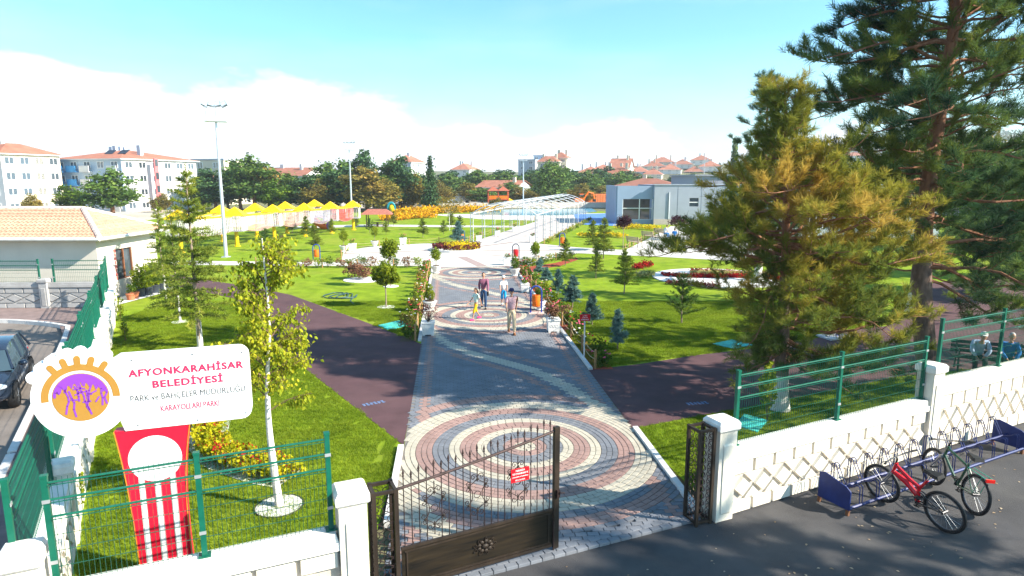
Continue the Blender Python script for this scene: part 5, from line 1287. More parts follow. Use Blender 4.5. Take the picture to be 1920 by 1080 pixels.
# ------------------------------------------------------------------ bicycles
def bicycle(label, rear, front, lean, mfm, m2, fs=False):
    d = (front - rear); rz = math.atan2(d.y, d.x); WB = 1.04; r_ = .33
    t = thing('bicycle', label, 'bicycle', (rear.x, rear.y, -.03)); t.scale = (1.07,) * 3; t.rotation_euler = (Euler((0, 0, rz)).to_matrix() @ Euler((lean, 0, 0)).to_matrix()).to_euler()
    for x, st in ((0, 0.0), (WB, .0)):
        tw = MB().tube([(x + (r_ - .024) * math.cos(a), 0, r_ + (r_ - .024) * math.sin(a)) for a in np.linspace(0, 2 * math.pi, 33)[:-1]], .025, 7, closed=True).build('wheel', m_black, t, True)
        MB().tube([(x + (r_ - .056) * math.cos(a), 0, r_ + (r_ - .056) * math.sin(a)) for a in np.linspace(0, 2 * math.pi, 33)[:-1]], .012, 5, closed=True).build('rim', M('dull_rim', (.16, .16, .17), rough=.4, metal=.7), tw, True)
        s_ = MB()
        for k in range(18):
            a = 2 * math.pi * k / 18; s_.tube([(x + .03 * math.cos(a + .6), .02 * (-1) ** k, r_ + .03 * math.sin(a + .6)), (x + (r_ - .06) * math.cos(a), 0, r_ + (r_ - .06) * math.sin(a))], .0016, 3, caps=False)
        s_.build('spokes', m_steel, tw)
        MB().tube([(x, -.06, r_), (x, .06, r_)], [.022, .022], 8).build('hub', M('dark_metal', (.05, .05, .055), rough=.4, metal=.7), tw)
    bb = Vector((.42, 0, .30)); st = Vector((.27, 0, .74)); ht = Vector((.80, 0, .78)); hb = Vector((.84, 0, .64)); rx_ = Vector((0, 0, r_)); fx = Vector((WB, 0, r_))
    f = MB()
    if fs:
        f.tube([hb, Vector((.62, 0, .56)), bb + Vector((.02, 0, .12)), bb], [.034, .05, .045, .035], 8); f.tube([ht, Vector((.55, 0, .62)), Vector((.40, 0, .56))], [.03, .035, .028], 8); f.tube([Vector((.40, 0, .54)), st], [.024, .02], 7); f.tube([Vector((.40, 0, .56)), bb], [.028, .03], 7)
    else:
        f.tube([hb, bb], .024, 8); f.tube([ht, st - Vector((0, 0, .06))], .021, 8); f.tube([st, bb], .021, 8)
    f.tube([ht + Vector((-.02, 0, .04)), hb + Vector((.01, 0, -.02))], .026, 8); f.build('frame', mfm, t, True)
    rr_ = MB()
    for y in (-.055, .055):
        rr_.tube([bb + Vector((0, y * .5, 0)), Vector((0, y, r_))], .012, 6); rr_.tube([st - Vector((0, 0, .08)) + Vector((0, y * .3, 0)) if not fs else Vector((.38, y * .4, .50)), Vector((0, y, r_))], .011, 6)
    rr_.build('rear_triangle', m2, t, True)
    fk = MB()
    for y in (-.06, .06): fk.tube([hb + Vector((.015, y, -.04)), fx + Vector((0, y, 0))], [.018, .012], 7)
    fk.box((hb.x + .015, 0, hb.z - .03), (.05, .15, .04)); fk.build('fork', M('fork_silver', (.30, .30, .32), rough=.35, metal=.6), t, True)
    hbz = ht.z + .14; sm = MB().tube([ht, Vector((.77, 0, hbz - .02)), Vector((.80, 0, hbz))], .016, 6); sm.build('stem', m_black, t)
    hd = MB().tube([(.74, -.30, hbz + .03), (.78, -.15, hbz + .01), (.80, 0, hbz), (.78, .15, hbz + .01), (.74, .30, hbz + .03)], .012, 6).build('handlebar', MATS['dark_metal'], t, True)
    for sg in (-1, 1):
        MB().tube([(.74, sg * .30, hbz + .03), (.71, sg * .38, hbz + .035)], .018, 7).build('grip', m_black, hd); MB().tube([(.77, sg * .20, hbz + .01), (.83, sg * .26, hbz - .02), (.83, sg * .33, hbz - .03)], .006, 4).build('brake_lever', MATS['dark_metal'], hd)
    MB().tube([st, st + Vector((-.05, 0, .12))], .014, 6).build('seat_post', m_steel, t)
    sd = [(-.16, .085), (-.12, .095), (-.05, .07), (.05, .03), (.12, .022), (.14, 0), (.12, -.022), (.05, -.03), (-.05, -.07), (-.12, -.095), (-.16, -.085)]
    MB().prism([(st.x - .05 + a, b2) for a, b2 in sd], st.z + .12, st.z + .175, 'z', .12).build('saddle', m_black, t, True)
    cr_ = MB().tube([bb + Vector((0, -.045, 0)), bb + Vector((0, .045, 0))], .02, 8).tube([(bb.x + .09 * math.cos(a), -.05, bb.z + .09 * math.sin(a)) for a in np.linspace(0, 6.283, 19)[:-1]], .008, 4, closed=True)
    cr_.tube([bb + Vector((0, -.06, 0)), bb + Vector((.08, -.07, -.15))], .011, 5).tube([bb + Vector((0, .06, 0)), bb + Vector((-.08, .07, .15))], .011, 5); ck = cr_.build('crankset', MATS['dark_metal'], t)
    MB().box((bb.x + .08, -.12, bb.z - .15), (.09, .08, .02)).build('pedal', m_black, ck); MB().box((bb.x - .08, .12, bb.z + .15), (.09, .08, .02)).build('pedal', m_black, ck)
    MB().tube([bb + Vector((0, -.05, .09)), (0, -.05, r_ + .05)], .005, 4).tube([bb + Vector((0, -.05, -.09)), (0, -.05, r_ - .05)], .005, 4).build('chain', MATS['dark_metal'], t)
    return t
m_bred = M('bike_red', (.55, .010, .018), rough=.3, coat=.4); m_bgrn = M('bike_green', (.030, .085, .050), rough=.35, coat=.3)
bicycle('red and silver full-suspension mountain bicycle parked in the blue rack', P(1770, 993), P(1640, 930), R(-7), m_bred, M('bike_dark', (.03, .03, .035), rough=.4), True)
bk2 = bicycle('dark green mountain bicycle with rear carrier and red reflector in the rack', P(1822, 960), P(1740, 901), R(5), m_bgrn, m_bgrn)
ca = MB().tube([(.22, -.05, .70), (-.20, -.06, .69)], .006, 4).tube([(.22, .05, .70), (-.20, .06, .69)], .006, 4).tube([(-.20, -.06, .69), (-.20, .06, .69)], .006, 4).tube([(-.12, -.06, .69), (0, -.065, .36)], .005, 4).tube([(-.12, .06, .69), (0, .065, .36)], .005, 4)
ca.build('carrier', M('carrier_green', (.02, .30, .20), rough=.4), bk2); MB().box((-.22, 0, .67), (.03, .14, .05)).build('reflector', M('reflector_red', (.65, .02, .015), rough=.2), bk2)
# ================================================================== people
def skin_mesh(name, V, E, rad, mat, sub=1, root=0):
    me = bpy.data.meshes.new(name); me.from_pydata([tuple(v) for v in V], E, []); ob = bpy.data.objects.new(name, me); COL.objects.link(ob)
    md = ob.modifiers.new('skin', 'SKIN'); md.use_smooth_shade = True
    for i, sv in enumerate(me.skin_vertices[0].data):
        r_ = rad[i]; sv.radius = r_ if isinstance(r_, tuple) else (r_, r_); sv.use_root = (i == root)
    if sub:
        s_ = ob.modifiers.new('sub', 'SUBSURF'); s_.levels = sub; s_.render_levels = sub
    dg = bpy.context.evaluated_depsgraph_get(); out = bpy.data.meshes.new_from_object(ob.evaluated_get(dg)); out.name = name
    bpy.data.objects.remove(ob); bpy.data.meshes.remove(me)
    out.materials.clear(); out.materials.append(mat); out.polygons.foreach_set('use_smooth', [True] * len(out.polygons)); return out
def join_mesh(me, mb):
    """append builder geometry to a mesh: one continuous figure mesh"""
    import bmesh
    bm = bmesh.new(); bm.from_mesh(me); t = mb.mesh('tmp', me.materials[0], True); bm.from_mesh(t); bm.to_mesh(me); bm.free(); bpy.data.meshes.remove(t)
    me.polygons.foreach_set('use_smooth', [True] * len(me.polygons)); return me
def cloth(name, col): return M(name, col, rough=.9, scale=14, var=.12, bump=.25, bscale=30)
m_skin = M('skin', (.50, .27, .18), rough=.55, var=.06)
m_hair = M('brown_hair', (.055, .028, .018), rough=.6)
m_eye = M('eye_dark', (.02, .015, .012), rough=.3)
m_lip = M('lip', (.40, .12, .10), rough=.5)
def person(label, p, H, rz, shirt, pants, shoe, hair, sleeve='short', leg='long', stride=.12, arms=(.1, -.1), build=1.0, cap=None, extra=None, sit=False, bend=0.0, elbow=.25, z0=.018):
    t = thing('person', label, 'person', (p.x, p.y, z0), rz)
    h = H; X = lambda a, b_, c: Vector((a * h, b_ * h, c * h))
    # joints, facing -y
    pel = X(0, 0, .52) if not sit else X(0, 0, .30)
    sp1 = pel + X(0, -.02 * bend, .09); ch = sp1 + X(0, -.10 * bend, .115); nk = ch + X(0, -.10 * bend, .10); hd0 = nk + X(0, -.012 - .04 * bend, .035)
    hc = hd0 + X(0, -.012 - .03 * bend, .065)
    J = dict(pel=pel, sp=sp1, ch=ch, nk=nk, hd=hd0)
    for s, k in ((-1, 'l'), (1, 'r')):
        J['hip' + k] = pel + X(s * .045, 0, -.02)
        if sit:
            J['kn' + k] = pel + X(s * .07, -.245, -.02); J['an' + k] = X(s * .075, -.26, .035); J['to' + k] = X(s * .08, -.34, .02)
        else:
            f = stride * s
            J['kn' + k] = X(s * .05, -.03 - f * .55 + (.0 if f > 0 else -.03), .275 + abs(f) * .03); J['an' + k] = X(s * .048, -f + (.02 if f < 0 else 0), .045 + (.03 if f < 0 else 0)); J['to' + k] = J['an' + k] + X(0, -.085, -.028 - (.02 if f < 0 else 0))
        J['sh' + k] = ch + X(s * .095 * build, -.02 * bend, .065); a = arms[0 if s < 0 else 1]
        J['el' + k] = J['sh' + k] + X(s * .030, -a * .5 - (.10 if sit else 0), -.165 + abs(a) * .1); J['wr' + k] = J['el' + k] + X(-s * .008, -a * .6 - elbow * .18 - (.12 if sit else 0), -.135 + elbow * .05 + (.06 if sit else 0))
        if sit:
            J['el' + k] = J['sh' + k] + X(s * .03, -.05 - .02 * bend, -.145); J['wr' + k] = J['kn' + k] + X(-s * .012, .045, .045)
        J['ha' + k] = J['wr' + k] + (J['wr' + k] - J['el' + k]).normalized() * .045 * h
    keys = list(J); idx = {k: i for i, k in enumerate(keys)}
    E = [('pel', 'sp'), ('sp', 'ch'), ('ch', 'nk'), ('nk', 'hd')]
    for k in 'lr': E += [('pel', 'hip' + k), ('hip' + k, 'kn' + k), ('kn' + k, 'an' + k), ('an' + k, 'to' + k), ('ch', 'sh' + k), ('sh' + k, 'el' + k), ('el' + k, 'wr' + k), ('wr' + k, 'ha' + k)]
    rb = dict(pel=(.072, .058), sp=(.064, .052), ch=(.078, .058), nk=(.030, .030), hd=(.033, .036), hip=(.046, .046), kn=(.031, .031), an=(.020, .020), to=(.018, .014), sh=(.034, .032), el=(.022, .022), wr=(.015, .015), ha=(.017, .011))
    def rad(k, m_=1.0, add=0.0):
        q = rb[k[:-1]] if k[:-1] in rb and k not in rb else rb[k]; b_ = build if k in ('pel', 'sp', 'ch') else (1 + (build - 1) * .5)
        return ((q[0] * b_ * m_ + add) * h, (q[1] * b_ * m_ + add) * h)
    body = skin_mesh('body', [J[k] for k in keys], [(idx[a], idx[b_]) for a, b_ in E], [rad(k, .92) for k in keys], m_skin, 1, idx['pel'])
    q = MB(); q.ball(hc, (.044 * h, .054 * h, .066 * h), 14, 10)
    q.ball(hc + X(0, -.054, -.008), (.008 * h, .012 * h, .014 * h), 6, 5); q.ball(hc + X(-.045, .004, -.006), (.007 * h, .012 * h, .018 * h), 6, 5); q.ball(hc + X(.045, .004, -.006), (.007 * h, .012 * h, .018 * h), 6, 5); q.ball(hc + X(0, -.03, -.048), (.024 * h, .022 * h, .018 * h), 8, 5)
    for k in 'lr':
        w_, hn = J['wr' + k], J['ha' + k]; d = (hn - w_).normalized(); sd = Vector((0, -1, 0)); sd = (sd - d * sd.dot(d)).normalized()
        for i in range(4):
            o = hn + sd * (i - 1.5) * .0095 * h; L_ = (.036, .042, .040, .032)[i] * h
            q.tube([o - d * .01 * h, o + d * L_ * .5 + Vector((0, 0, 0)), o + d * L_ * .95 + sd.cross(d) * .012 * h], [.0050 * h, .0048 * h, .0036 * h], 5)
        q.tube([w_ + d * .012 * h + sd * .012 * h, w_ + d * .035 * h + sd * .026 * h, w_ + d * .055 * h + sd * .026 * h], [.006 * h, .0056 * h, .004 * h], 5)
    addobj('body', join_mesh(body, q), t)
    for s in (-1, 1): MB().ball(hc + X(s * .018, -.047, .006), (.0065 * h, .006 * h, .005 * h), 6, 4).build('eye', m_eye, t)
    MB().ball(hc + X(0, -.050, -.032), (.014 * h, .006 * h, .004 * h), 8, 4).build('mouth', m_lip, t)
    # shirt
    ks = ['pel', 'sp', 'ch', 'nk', 'shl', 'shr', 'ell', 'elr'] + (['wrl', 'wrr'] if sleeve == 'long' else [])
    V = []; rs = []
    for k in ks:
        v = J[k].copy(); r_ = rad(k, 1.0, .012)
        if k == 'pel': v = v + X(0, 0, -.01); r_ = rad('pel', 1.05, .012)
        if k == 'nk': v = ch.lerp(nk, .62); r_ = rad('nk', 1.15, .010)
        if sleeve == 'short' and k[:-1] == 'el': v = J['sh' + k[-1]].lerp(J[k], .78); r_ = rad(k, 1.35, .008)
        V.append(v); rs.append(r_)
    ii = {k: i for i, k in enumerate(ks)}; ES = [('pel', 'sp'), ('sp', 'ch'), ('ch', 'nk'), ('ch', 'shl'), ('ch', 'shr'), ('shl', 'ell'), ('shr', 'elr')] + ([('ell', 'wrl'), ('elr', 'wrr')] if sleeve == 'long' else [])
    addobj('shirt', skin_mesh('shirt', V, [(ii[a], ii[b_]) for a, b_ in ES], rs, shirt, 1, 0), t)
    # trousers
    V = [pel + X(0, 0, .035), pel + X(0, 0, -.01)]; rs = [rad('pel', .98, .006), rad('pel', 1.0, .007)]; EE = [(0, 1)]
    for k in 'lr':
        b0 = len(V); V += [J['hip' + k], J['kn' + k]]; rs += [rad('hip' + k, 1.08, .006), rad('kn' + k, 1.1, .010)]; EE += [(1, b0), (b0, b0 + 1)]
        end = J['an' + k] if leg == 'long' else J['kn' + k].lerp(J['an' + k], .28); V.append(end); rs.append(rad('kn' + k, .85 if leg == 'long' else 1.15, .008)); EE.append((b0 + 1, b0 + 2))
    addobj('trousers', skin_mesh('trousers', V, EE, rs, pants, 1, 0), t)
    for k in 'lr':
        a = J['an' + k]; d = (J['to' + k] - a); d.z = 0
        d = d.normalized(); c = a + d * .035 * h; c.z = max(.026 * h, a.z - .018 * h); q = MB(); q.ball((0, 0, 0), (.030 * h, .078 * h, .024 * h), 10, 6)
        q.box((0, 0, -.017 * h), (.05 * h, .145 * h, .012 * h)); q.build('shoe', shoe, t, True, loc=c, rot=(0, 0, math.atan2(d.y, d.x) + math.pi / 2))
    # hair / cap
    q = MB(); q.ball(hc + X(0, .010, .012), (.049 * h, .055 * h, .062 * h), 12, 8)
    v2 = []
    hm = MB()
    for (vx, vy, vz) in q.v: v2.append(Vector((vx, vy, vz)))
    for fc in q.f:
        c = sum((v2[i] for i in fc), Vector()) / len(fc) - hc
        if c.z > .022 * h or c.y > -.004 * h: hm.add([v2[i] for i in fc], [tuple(range(len(fc)))])
    if hair == 'long':
        hm.tube([hc + X(0, .05, .01), hc + X(.01, .075, -.06), hc + X(.015, .07, -.13), hc + X(.01, .06, -.18)], [.03 * h, .035 * h, .03 * h, .012 * h], 8)
    hm.build('hair', m_hair if hair != 'grey' else M('grey_hair', (.45, .45, .45), rough=.7), t, True)
    if cap is not None:
        q = MB()
        q.lathe([(.053 * h, 0), (.056 * h, .012 * h), (.050 * h, .040 * h), (.030 * h, .058 * h), (.004 * h, .062 * h)], 14, hc + X(0, .004, .022), 1.0, 1.12)
        q.prism([(-.040 * h, -.05 * h), (-.034 * h, -.10 * h), (0, -.118 * h), (.034 * h, -.10 * h), (.040 * h, -.05 * h)], 0, .006 * h, 'z')
        n0 = len(q.v) - 10
        for i in range(n0, len(q.v)): v = q.v[i]; q.v[i] = (v[0] + hc.x, v[1] + hc.y, v[2] + hc.z + .024 * h)
        q.build('cap', cap, t, True)
    return t, J
c_plaid = cloth('pink_plaid_shirt', (.70, .42, .44)); c_beige = cloth('beige_trousers', (.66, .51, .33)); c_mauve = cloth('mauve_top', (.23, .085, .135)); c_jean = cloth('dark_jeans', (.020, .055, .13))
c_white = cloth('white_tshirt', (.72, .72, .74)); c_cyan = cloth('bright_blue_shorts', (.010, .28, .62)); c_mint = cloth('pale_mint_shirt', (.55, .72, .64)); c_yel = cloth('yellow_leggings', (.75, .42, .010)); c_navy = cloth('navy', (.015, .022, .085)); c_shoe = cloth('dark_shoes', (.03, .025, .022)); c_pink = cloth('pink_shoes', (.78, .04, .20)); c_lblue = cloth('pale_blue_shirt', (.42, .54, .72)); c_blue = cloth('blue_shirt', (.02, .16, .45)); c_black = cloth('black_trousers', (.02, .02, .024)); c_wcap = cloth('white_cap', (.75, .73, .70))
pm = P(959, 626); person('man in navy cap pink checked shirt and beige trousers walking to the gate', pm, hgt(959, 626, 541), .12, c_plaid, c_beige, M('tan_shoes', (.22, .09, .035), rough=.6), 'short', 'short', 'long', .11, (.16, -.18), 1.02, c_navy)
pw = P(907, 579); t, J = person('woman in mauve top and dark jeans with a black handbag', pw, hgt(907, 579, 511), .05, c_mauve, c_jean, c_shoe, 'short', 'long', 'long', .09, (-.10, .22), .95)
hb = MB().box((J['har'].x * 1.12, J['har'].y + .02, J['har'].z - .05), (.08, .20, .18)); o = hb.build('handbag', c_black, None); o.location = (pw.x, pw.y, .018); tag(o, 'small black handbag carried by the woman in mauve', 'handbag')
pb_ = P(944, 574); person('child in white cap white printed T-shirt and bright blue shorts', pb_, hgt(944, 574, 517), .1, c_white, c_cyan, c_white, 'short', 'short', 'short', .07, (.15, .05), .95, c_wcap)
o_ = MB()
pg_ = P(893, 600); person('girl in pale mint shirt yellow leggings and pink shoes stepping sideways', pg_, hgt(893, 600, 540), -.95, c_mint, c_yel, c_pink, 'long', 'short', 'short', .15, (.15, -.15), .88)
# far visitors on the white terrace
for lab, px_, yb, yt, c1, c2, rz in (('visitor in bright blue T-shirt standing by the purple plum tree', 1264, 461, 431, c_blue, c_black, 2.9), ('visitor in white T-shirt beside the large dark bush', 1304, 440, 415, c_white, c_black, 2.0)):
    q_ = P(px_, yb); person(lab, q_, max(1.55, min(1.8, hgt(px_, yb, yt))), rz, c1, c2, c_shoe, 'short', stride=.06)
# ------------------------------------------------------------------ benches and seated people
def bench(label, p, rz, L_=1.6, mw=None):
    t = thing('park_bench', label, 'bench', (p.x, p.y, .018), rz); mw = mw or m_wood; mi = M('cast_iron', (.025, .025, .03), rough=.5)
    for k in range(4): MB().box((0, -.20 + k * .13, .44), (L_, .10, .035)).build('seat_slat', mw, t)
    for k in range(3): MB().box((0, .25 + k * .025, .56 + k * .13), (L_, .03, .10), rx=-.2).build('back_slat', mw, t)
    for x in (-L_ / 2 + .15, L_ / 2 - .15):
        MB().tube([(x, -.24, 0), (x, -.18, .42), (x, .22, .42), (x, .32, .90)], .025, 6).tube([(x, .30, 0), (x, .20, .42)], .025, 6).tube([(x, -.20, .42), (x, -.22, .62), (x, .26, .66)], .020, 6).build('side_frame', mi, t, True)
    return t
mgw = M('pale_bench_slats', (.46, .36, .27), rough=.8)
bench('bench with dark iron sides nearest the side path', P(1190, 463), math.pi / 2 + .5, 1.7, mgw)
bench('bench with dark iron sides second along the terrace', P(1217, 451), math.pi / 2 + .5, 1.7, mgw)
bench('bench with dark iron sides where a visitor sits', P(1240, 445), math.pi / 2 + .5, 1.7, mgw)
sb_ = P(1246, 447); person('visitor in pale shirt and blue trousers sitting on the far bench', sb_, 1.7, math.pi / 2 + .5, c_white, c_blue, c_shoe, 'short', sit=True, bend=.5)
bc = P(1852, 700); bench('dark bench behind the mesh fence at the right edge', bc, WA2 - .9, 1.9, M('dark_slats', (.03, .028, .03), rough=.6))
for lab, dx, sh in (('seated man in pale blue checked shirt and white cap leaning forward', -.32, c_lblue), ('seated man in blue shirt beside the leaning man', .42, c_blue)):
    u = Vector((math.cos(WA2 - .9), math.sin(WA2 - .9), 0)); q_ = bc + u * dx + Vector((.0, -.02, 0)); person(lab, q_, 1.70, WA2 - .9, sh, c_black, c_shoe, 'grey', 'long', 'long', 0, (0, 0), 1.08, c_wcap if dx < 0 else None, sit=True, bend=.9 if dx < 0 else .3)
tag(MB().prism([(-1.1, -.5), (1.1, -.55), (1.15, .5), (-1.05, .55)], .004, .03, 'z').build('bench_slab', M('grey_slab', (.40, .40, .42), rough=.9), None, loc=(bc.x + .1, bc.y - .3, .008), rot=(0, 0, WA2)), 'grey concrete slab under the bench behind the fence', 'slab')
# ------------------------------------------------------------------ small blue exercise machine
ep = P(1566, 633); t = thing('exercise_machine', 'small blue bent-arm exercise machine on a pale base', 'exercise machine', (ep.x, ep.y, .012), .3)
MB().box((0, 0, .03), (1.1, .7, .06)).build('base', M('pale_base', (.5, .5, .52), rough=.9), t)
MB().tube(spline([(.05, 0, .06), (.08, 0, .30), (.0, 0, .52), (-.25, 0, .50), (-.42, 0, .36)], 6), .045, 8).build('arm', m_blue, t, True)
MB().tube([(.06, 0, .3), (.16, 0, .06)], .035, 7).build('strut', m_blue, t, True); MB().lathe([(.02, .52), (.17, .55), (.18, .58), (.02, .61)], 14).build('seat', m_orange, t, True)
# ================================================================== parked car
def car(label, p, rz, paint):
    t = thing('parked_car', label, 'car', (p.x, p.y, -.026), rz)      # front towards +x, local y = side
    st = [(-2.05, .62, .50, .82), (-1.98, .78, .32, .94), (-1.6, .85, .24, .98), (-.8, .88, .20, .97), (.3, .88, .20, .95), (1.0, .87, .22, .93), (1.5, .84, .24, .86), (1.85, .76, .28, .76), (2.05, .56, .36, .62)]
    V = []; Fc = []
    for x, w_, z0, z1 in st:
        V += [(x, -w_ * .82, z0), (x, -w_ * .98, z0 + .10), (x, -w_, (z0 + z1) / 2), (x, -w_ * .93, z1 - .04), (x, -w_ * .74, z1 + .015), (x, 0, z1 + .045), (x, w_ * .74, z1 + .015), (x, w_ * .93, z1 - .04), (x, w_, (z0 + z1) / 2), (x, w_ * .98, z0 + .10), (x, w_ * .82, z0)]
    for i in range(len(st) - 1):
        for j in range(10): Fc.append((i * 11 + j, i * 11 + j + 1, (i + 1) * 11 + j + 1, (i + 1) * 11 + j))
        Fc.append((i * 11 + 10, i * 11, (i + 1) * 11, (i + 1) * 11 + 10))
    Fc.append(tuple(range(11))); Fc.append(tuple(range(len(V) - 1, len(V) - 12, -1)))
    b_ = MB().add(V, Fc); body = b_.build('body', paint, t, True)
    md = body.modifiers.new('s', 'SUBSURF'); md.levels = md.render_levels = 2
    gh = [(-1.88, .60, .98), (-1.45, .64, 1.40), (-.6, .66, 1.48), (.25, .64, 1.45), (.55, .62, 1.34), (1.15, .70, .93)]
    m_glass = M('car_glass', (.045, .075, .095), rough=.04, spec=.9, var=.02)
    V = []; Fc = []
    for x, w_, z in gh: V += [(x, -w_ * 1.18 if z < 1.0 else -w_, z), (x, w_ * 1.18 if z < 1.0 else w_, z)]
    base = [(-1.88, .76), (-1.45, .80), (-.6, .82), (.25, .82), (.55, .81), (1.15, .78)]
    nb = len(V)
    for x, w_ in base: V += [(x, -w_, .93), (x, w_, .93)]
    top = []; 
    for i in range(5):
        Fc.append((2 * i, 2 * i + 1, 2 * i + 3, 2 * i + 2)); Fc.append((2 * i, 2 * i + 2, nb + 2 * i + 2, nb + 2 * i)); Fc.append((2 * i + 1, nb + 2 * i + 1, nb + 2 * i + 3, 2 * i + 3))
    MB().add(V, Fc).build('greenhouse', m_glass, t, True)
    rf = MB(); rv = []
    for x, w_, z in gh[1:5]: rv += [(x, -w_ - .012, z + .006), (x, -w_ * .5, z + .035), (x, w_ * .5, z + .035), (x, w_ + .012, z + .006)]
    rf.add(rv, [(4 * i + j, 4 * i + j + 1, 4 * i + j + 5, 4 * i + j + 4) for i in range(3) for j in range(3)]).build('roof', paint, t, True)
    for s in (-1, 1):
        for (xa, za, xb, wa_) in ((.55, 1.34, 1.12, .63), (-.22, 1.46, -.18, .66), (-1.0, 1.44, -1.05, .65), (-1.45, 1.40, -1.80, .64)):
            MB().tube([(xa, s * (wa_ + .012), za), (xb, s * .815, .95)], [.028, .035], 6).build('window_pillar', paint, t)
    mt = M('alloy_rim', (.50, .51, .53), rough=.3, metal=.8)
    for x in (-1.28, 1.30):
        for s in (-1, 1):
            wh = MB().lathe([(.20, -.09), (.30, -.10), (.325, -.05), (.325, .05), (.30, .10), (.20, .09)], 24).build('wheel', m_black, t, True, loc=(x, s * .80, .325), rot=(math.pi / 2, 0, 0))
            r_ = MB().lathe([(.21, -.07), (.215, .085), (.19, .088), (.18, .05), (.02, .05)], 20)
            for k in range(5): a = k * 1.2566; r_.tube([(0, 0, -s * .0 + .07), (.19 * math.cos(a), .19 * math.sin(a), .075)], .022, 5); r_.tube([(0, 0, -.075), (.19 * math.cos(a), .19 * math.sin(a), -.075)], .022, 5)
            r_.build('rim', mt, wh, True)
            MB().tube([(x + .36 * math.cos(a), s * .865, .325 + .36 * math.sin(a)) for a in np.linspace(.05, math.pi - .05, 12)], .022, 5).build('wheel_arch', m_black, t)
    for s in (-1, 1):
        MB().ball((1.86, s * .58, .70), (.17, .20, .075), 12, 7).build('headlight', M('headlight_glass', (.62, .66, .70), rough=.1, spec=.9), t, True)
        MB().ball((-1.96, s * .60, .80), (.07, .16, .12), 10, 6).build('tail_light', M('tail_light_red', (.4, .01, .01), rough=.2), t, True)
        MB().ball((.72, s * .98, 1.00), (.10, .11, .075), 10, 6).build('mirror', paint, t, True)
        for x in (-.15, -.95): MB().box((x, s * .895, .80), (.16, .03, .03)).build('door_handle', paint, t)
        MB().tube([(1.0, s * .885, .30), (-1.0, s * .885, .28)], .025, 5).build('sill', m_black, t)
        for x in (.62, -.28, -1.1): MB().box((x, s * .884, .62), (.008, .012, .52)).build('door_seam', m_black, t)
    MB().box((2.02, 0, .50), (.06, .80, .14)).build('grille', m_black, t); MB().box((2.05, 0, .38), (.03, .48, .11)).build('number_plate', m_white, t)
    return t
cf = P(32, 760); cdir = -SU; cr_ = math.atan2(cdir.y, cdir.x); side = Vector((-cdir.y, cdir.x, 0))
cc = cf - cdir * 1.30 + SN * .83
car('dark blue-grey hatchback parked on the side road beside the park', cc, cr_, M('car_paint_dark_blue', (.030, .045, .075), rough=.25, metal=.4, coat=.8, var=.03))
# ================================================================== kiosk with tiled hip roof
kx1, ky0, ky1 = -19.35, 29.7, 34.7; kx0 = -31.0; KH = 2.95
m_cream = M('cream_render', (.68, .62, .54), rough=.9, scale=1.2, var=.06, bump=.1)
m_tile = M('roof_tile', (.54, .29, .195), rough=.85, scale=5, var=.22, rand=.1); m_ridge = M('ridge_tile', (.70, .56, .48), rough=.9, scale=4, var=.2)
ks = thing('kiosk_building', 'low cream kiosk with red tiled hip roof across the side road', 'building', ((kx0 + kx1) / 2, (ky0 + ky1) / 2, 0)); cx_, cy_ = (kx0 + kx1) / 2, (ky0 + ky1) / 2
hx, hy = (kx1 - kx0) / 2, (ky1 - ky0) / 2
MB().box((0, -hy + .1, KH / 2), (2 * hx, .2, KH)).build('front_wall', m_cream, ks); MB().box((0, hy - .1, KH / 2), (2 * hx, .2, KH)).build('rear_wall', m_cream, ks)
wy0, wy1, wz0, wz1 = -1.1, .25, .85, 2.35
q = MB()
q.box((hx - .1, (-hy + .2 + wy0) / 2, KH / 2), (.2, wy0 + hy - .2, KH)); q.box((hx - .1, (hy - .2 + wy1) / 2, KH / 2), (.2, hy - .2 - wy1, KH)); q.box((hx - .1, (wy0 + wy1) / 2, wz0 / 2), (.2, wy1 - wy0, wz0)); q.box((hx - .1, (wy0 + wy1) / 2, (wz1 + KH) / 2), (.2, wy1 - wy0, KH - wz1))
q.build('side_wall', m_cream, ks)
MB().box((-hx + .1, 0, KH / 2), (.2, 2 * hy - .4, KH)).build('side_wall', m_cream, ks)
m_pane = M('window_pane', (.05, .07, .085), rough=.05, spec=.9, var=.05)
MB().box((hx - .14, (wy0 + wy1) / 2, (wz0 + wz1) / 2), (.02, wy1 - wy0, wz1 - wz0)).build('window', m_pane, ks); wob = KIDS[ks.name][-1]
fr = MB()
for y in (wy0, (wy0 + wy1) / 2, wy1): fr.box((hx - .08, y, (wz0 + wz1) / 2), (.07, .07, wz1 - wz0 + .07))
for z in (wz0, wz1): fr.box((hx - .078, (wy0 + wy1) / 2, z), (.066, wy1 - wy0 - .07, .07))
fr.build('window_frame', M('brown_frame', (.22, .085, .04), rough=.6), wob)
st_ = MB()
for k in range(8): st_.box((hx + .006, wy0 - .10, wz0 + .1 + k * .19), (.02, .10 + .06 * (k % 2), .16))
st_.build('stone_quoin', M('red_quoin', (.42, .12, .10), rough=.9), wob)
MB().box((0, 0, KH + .03), (2 * hx + 1.0, 2 * hy + 1.0, .06)).build('soffit', M('soffit_white', (.66, .64, .60), rough=.9), ks)
gu = MB()
ex, ey = hx + .53, hy + .53
for a, c in (((-ex, -ey), (ex, -ey)), ((ex, -ey), (ex, ey)), ((ex, ey), (-ex, ey)), ((-ex, ey), (-ex, -ey))): gu.tube([(a[0], a[1], KH + .07), (c[0], c[1], KH + .07)], .09, 8)
gu.build('gutter', M('gutter_white', (.70, .68, .65), rough=.6), ks)
rh = 1.20; ro = KH + .10; e = .5; RXe = hx - (hy) + .4          # ridge half length
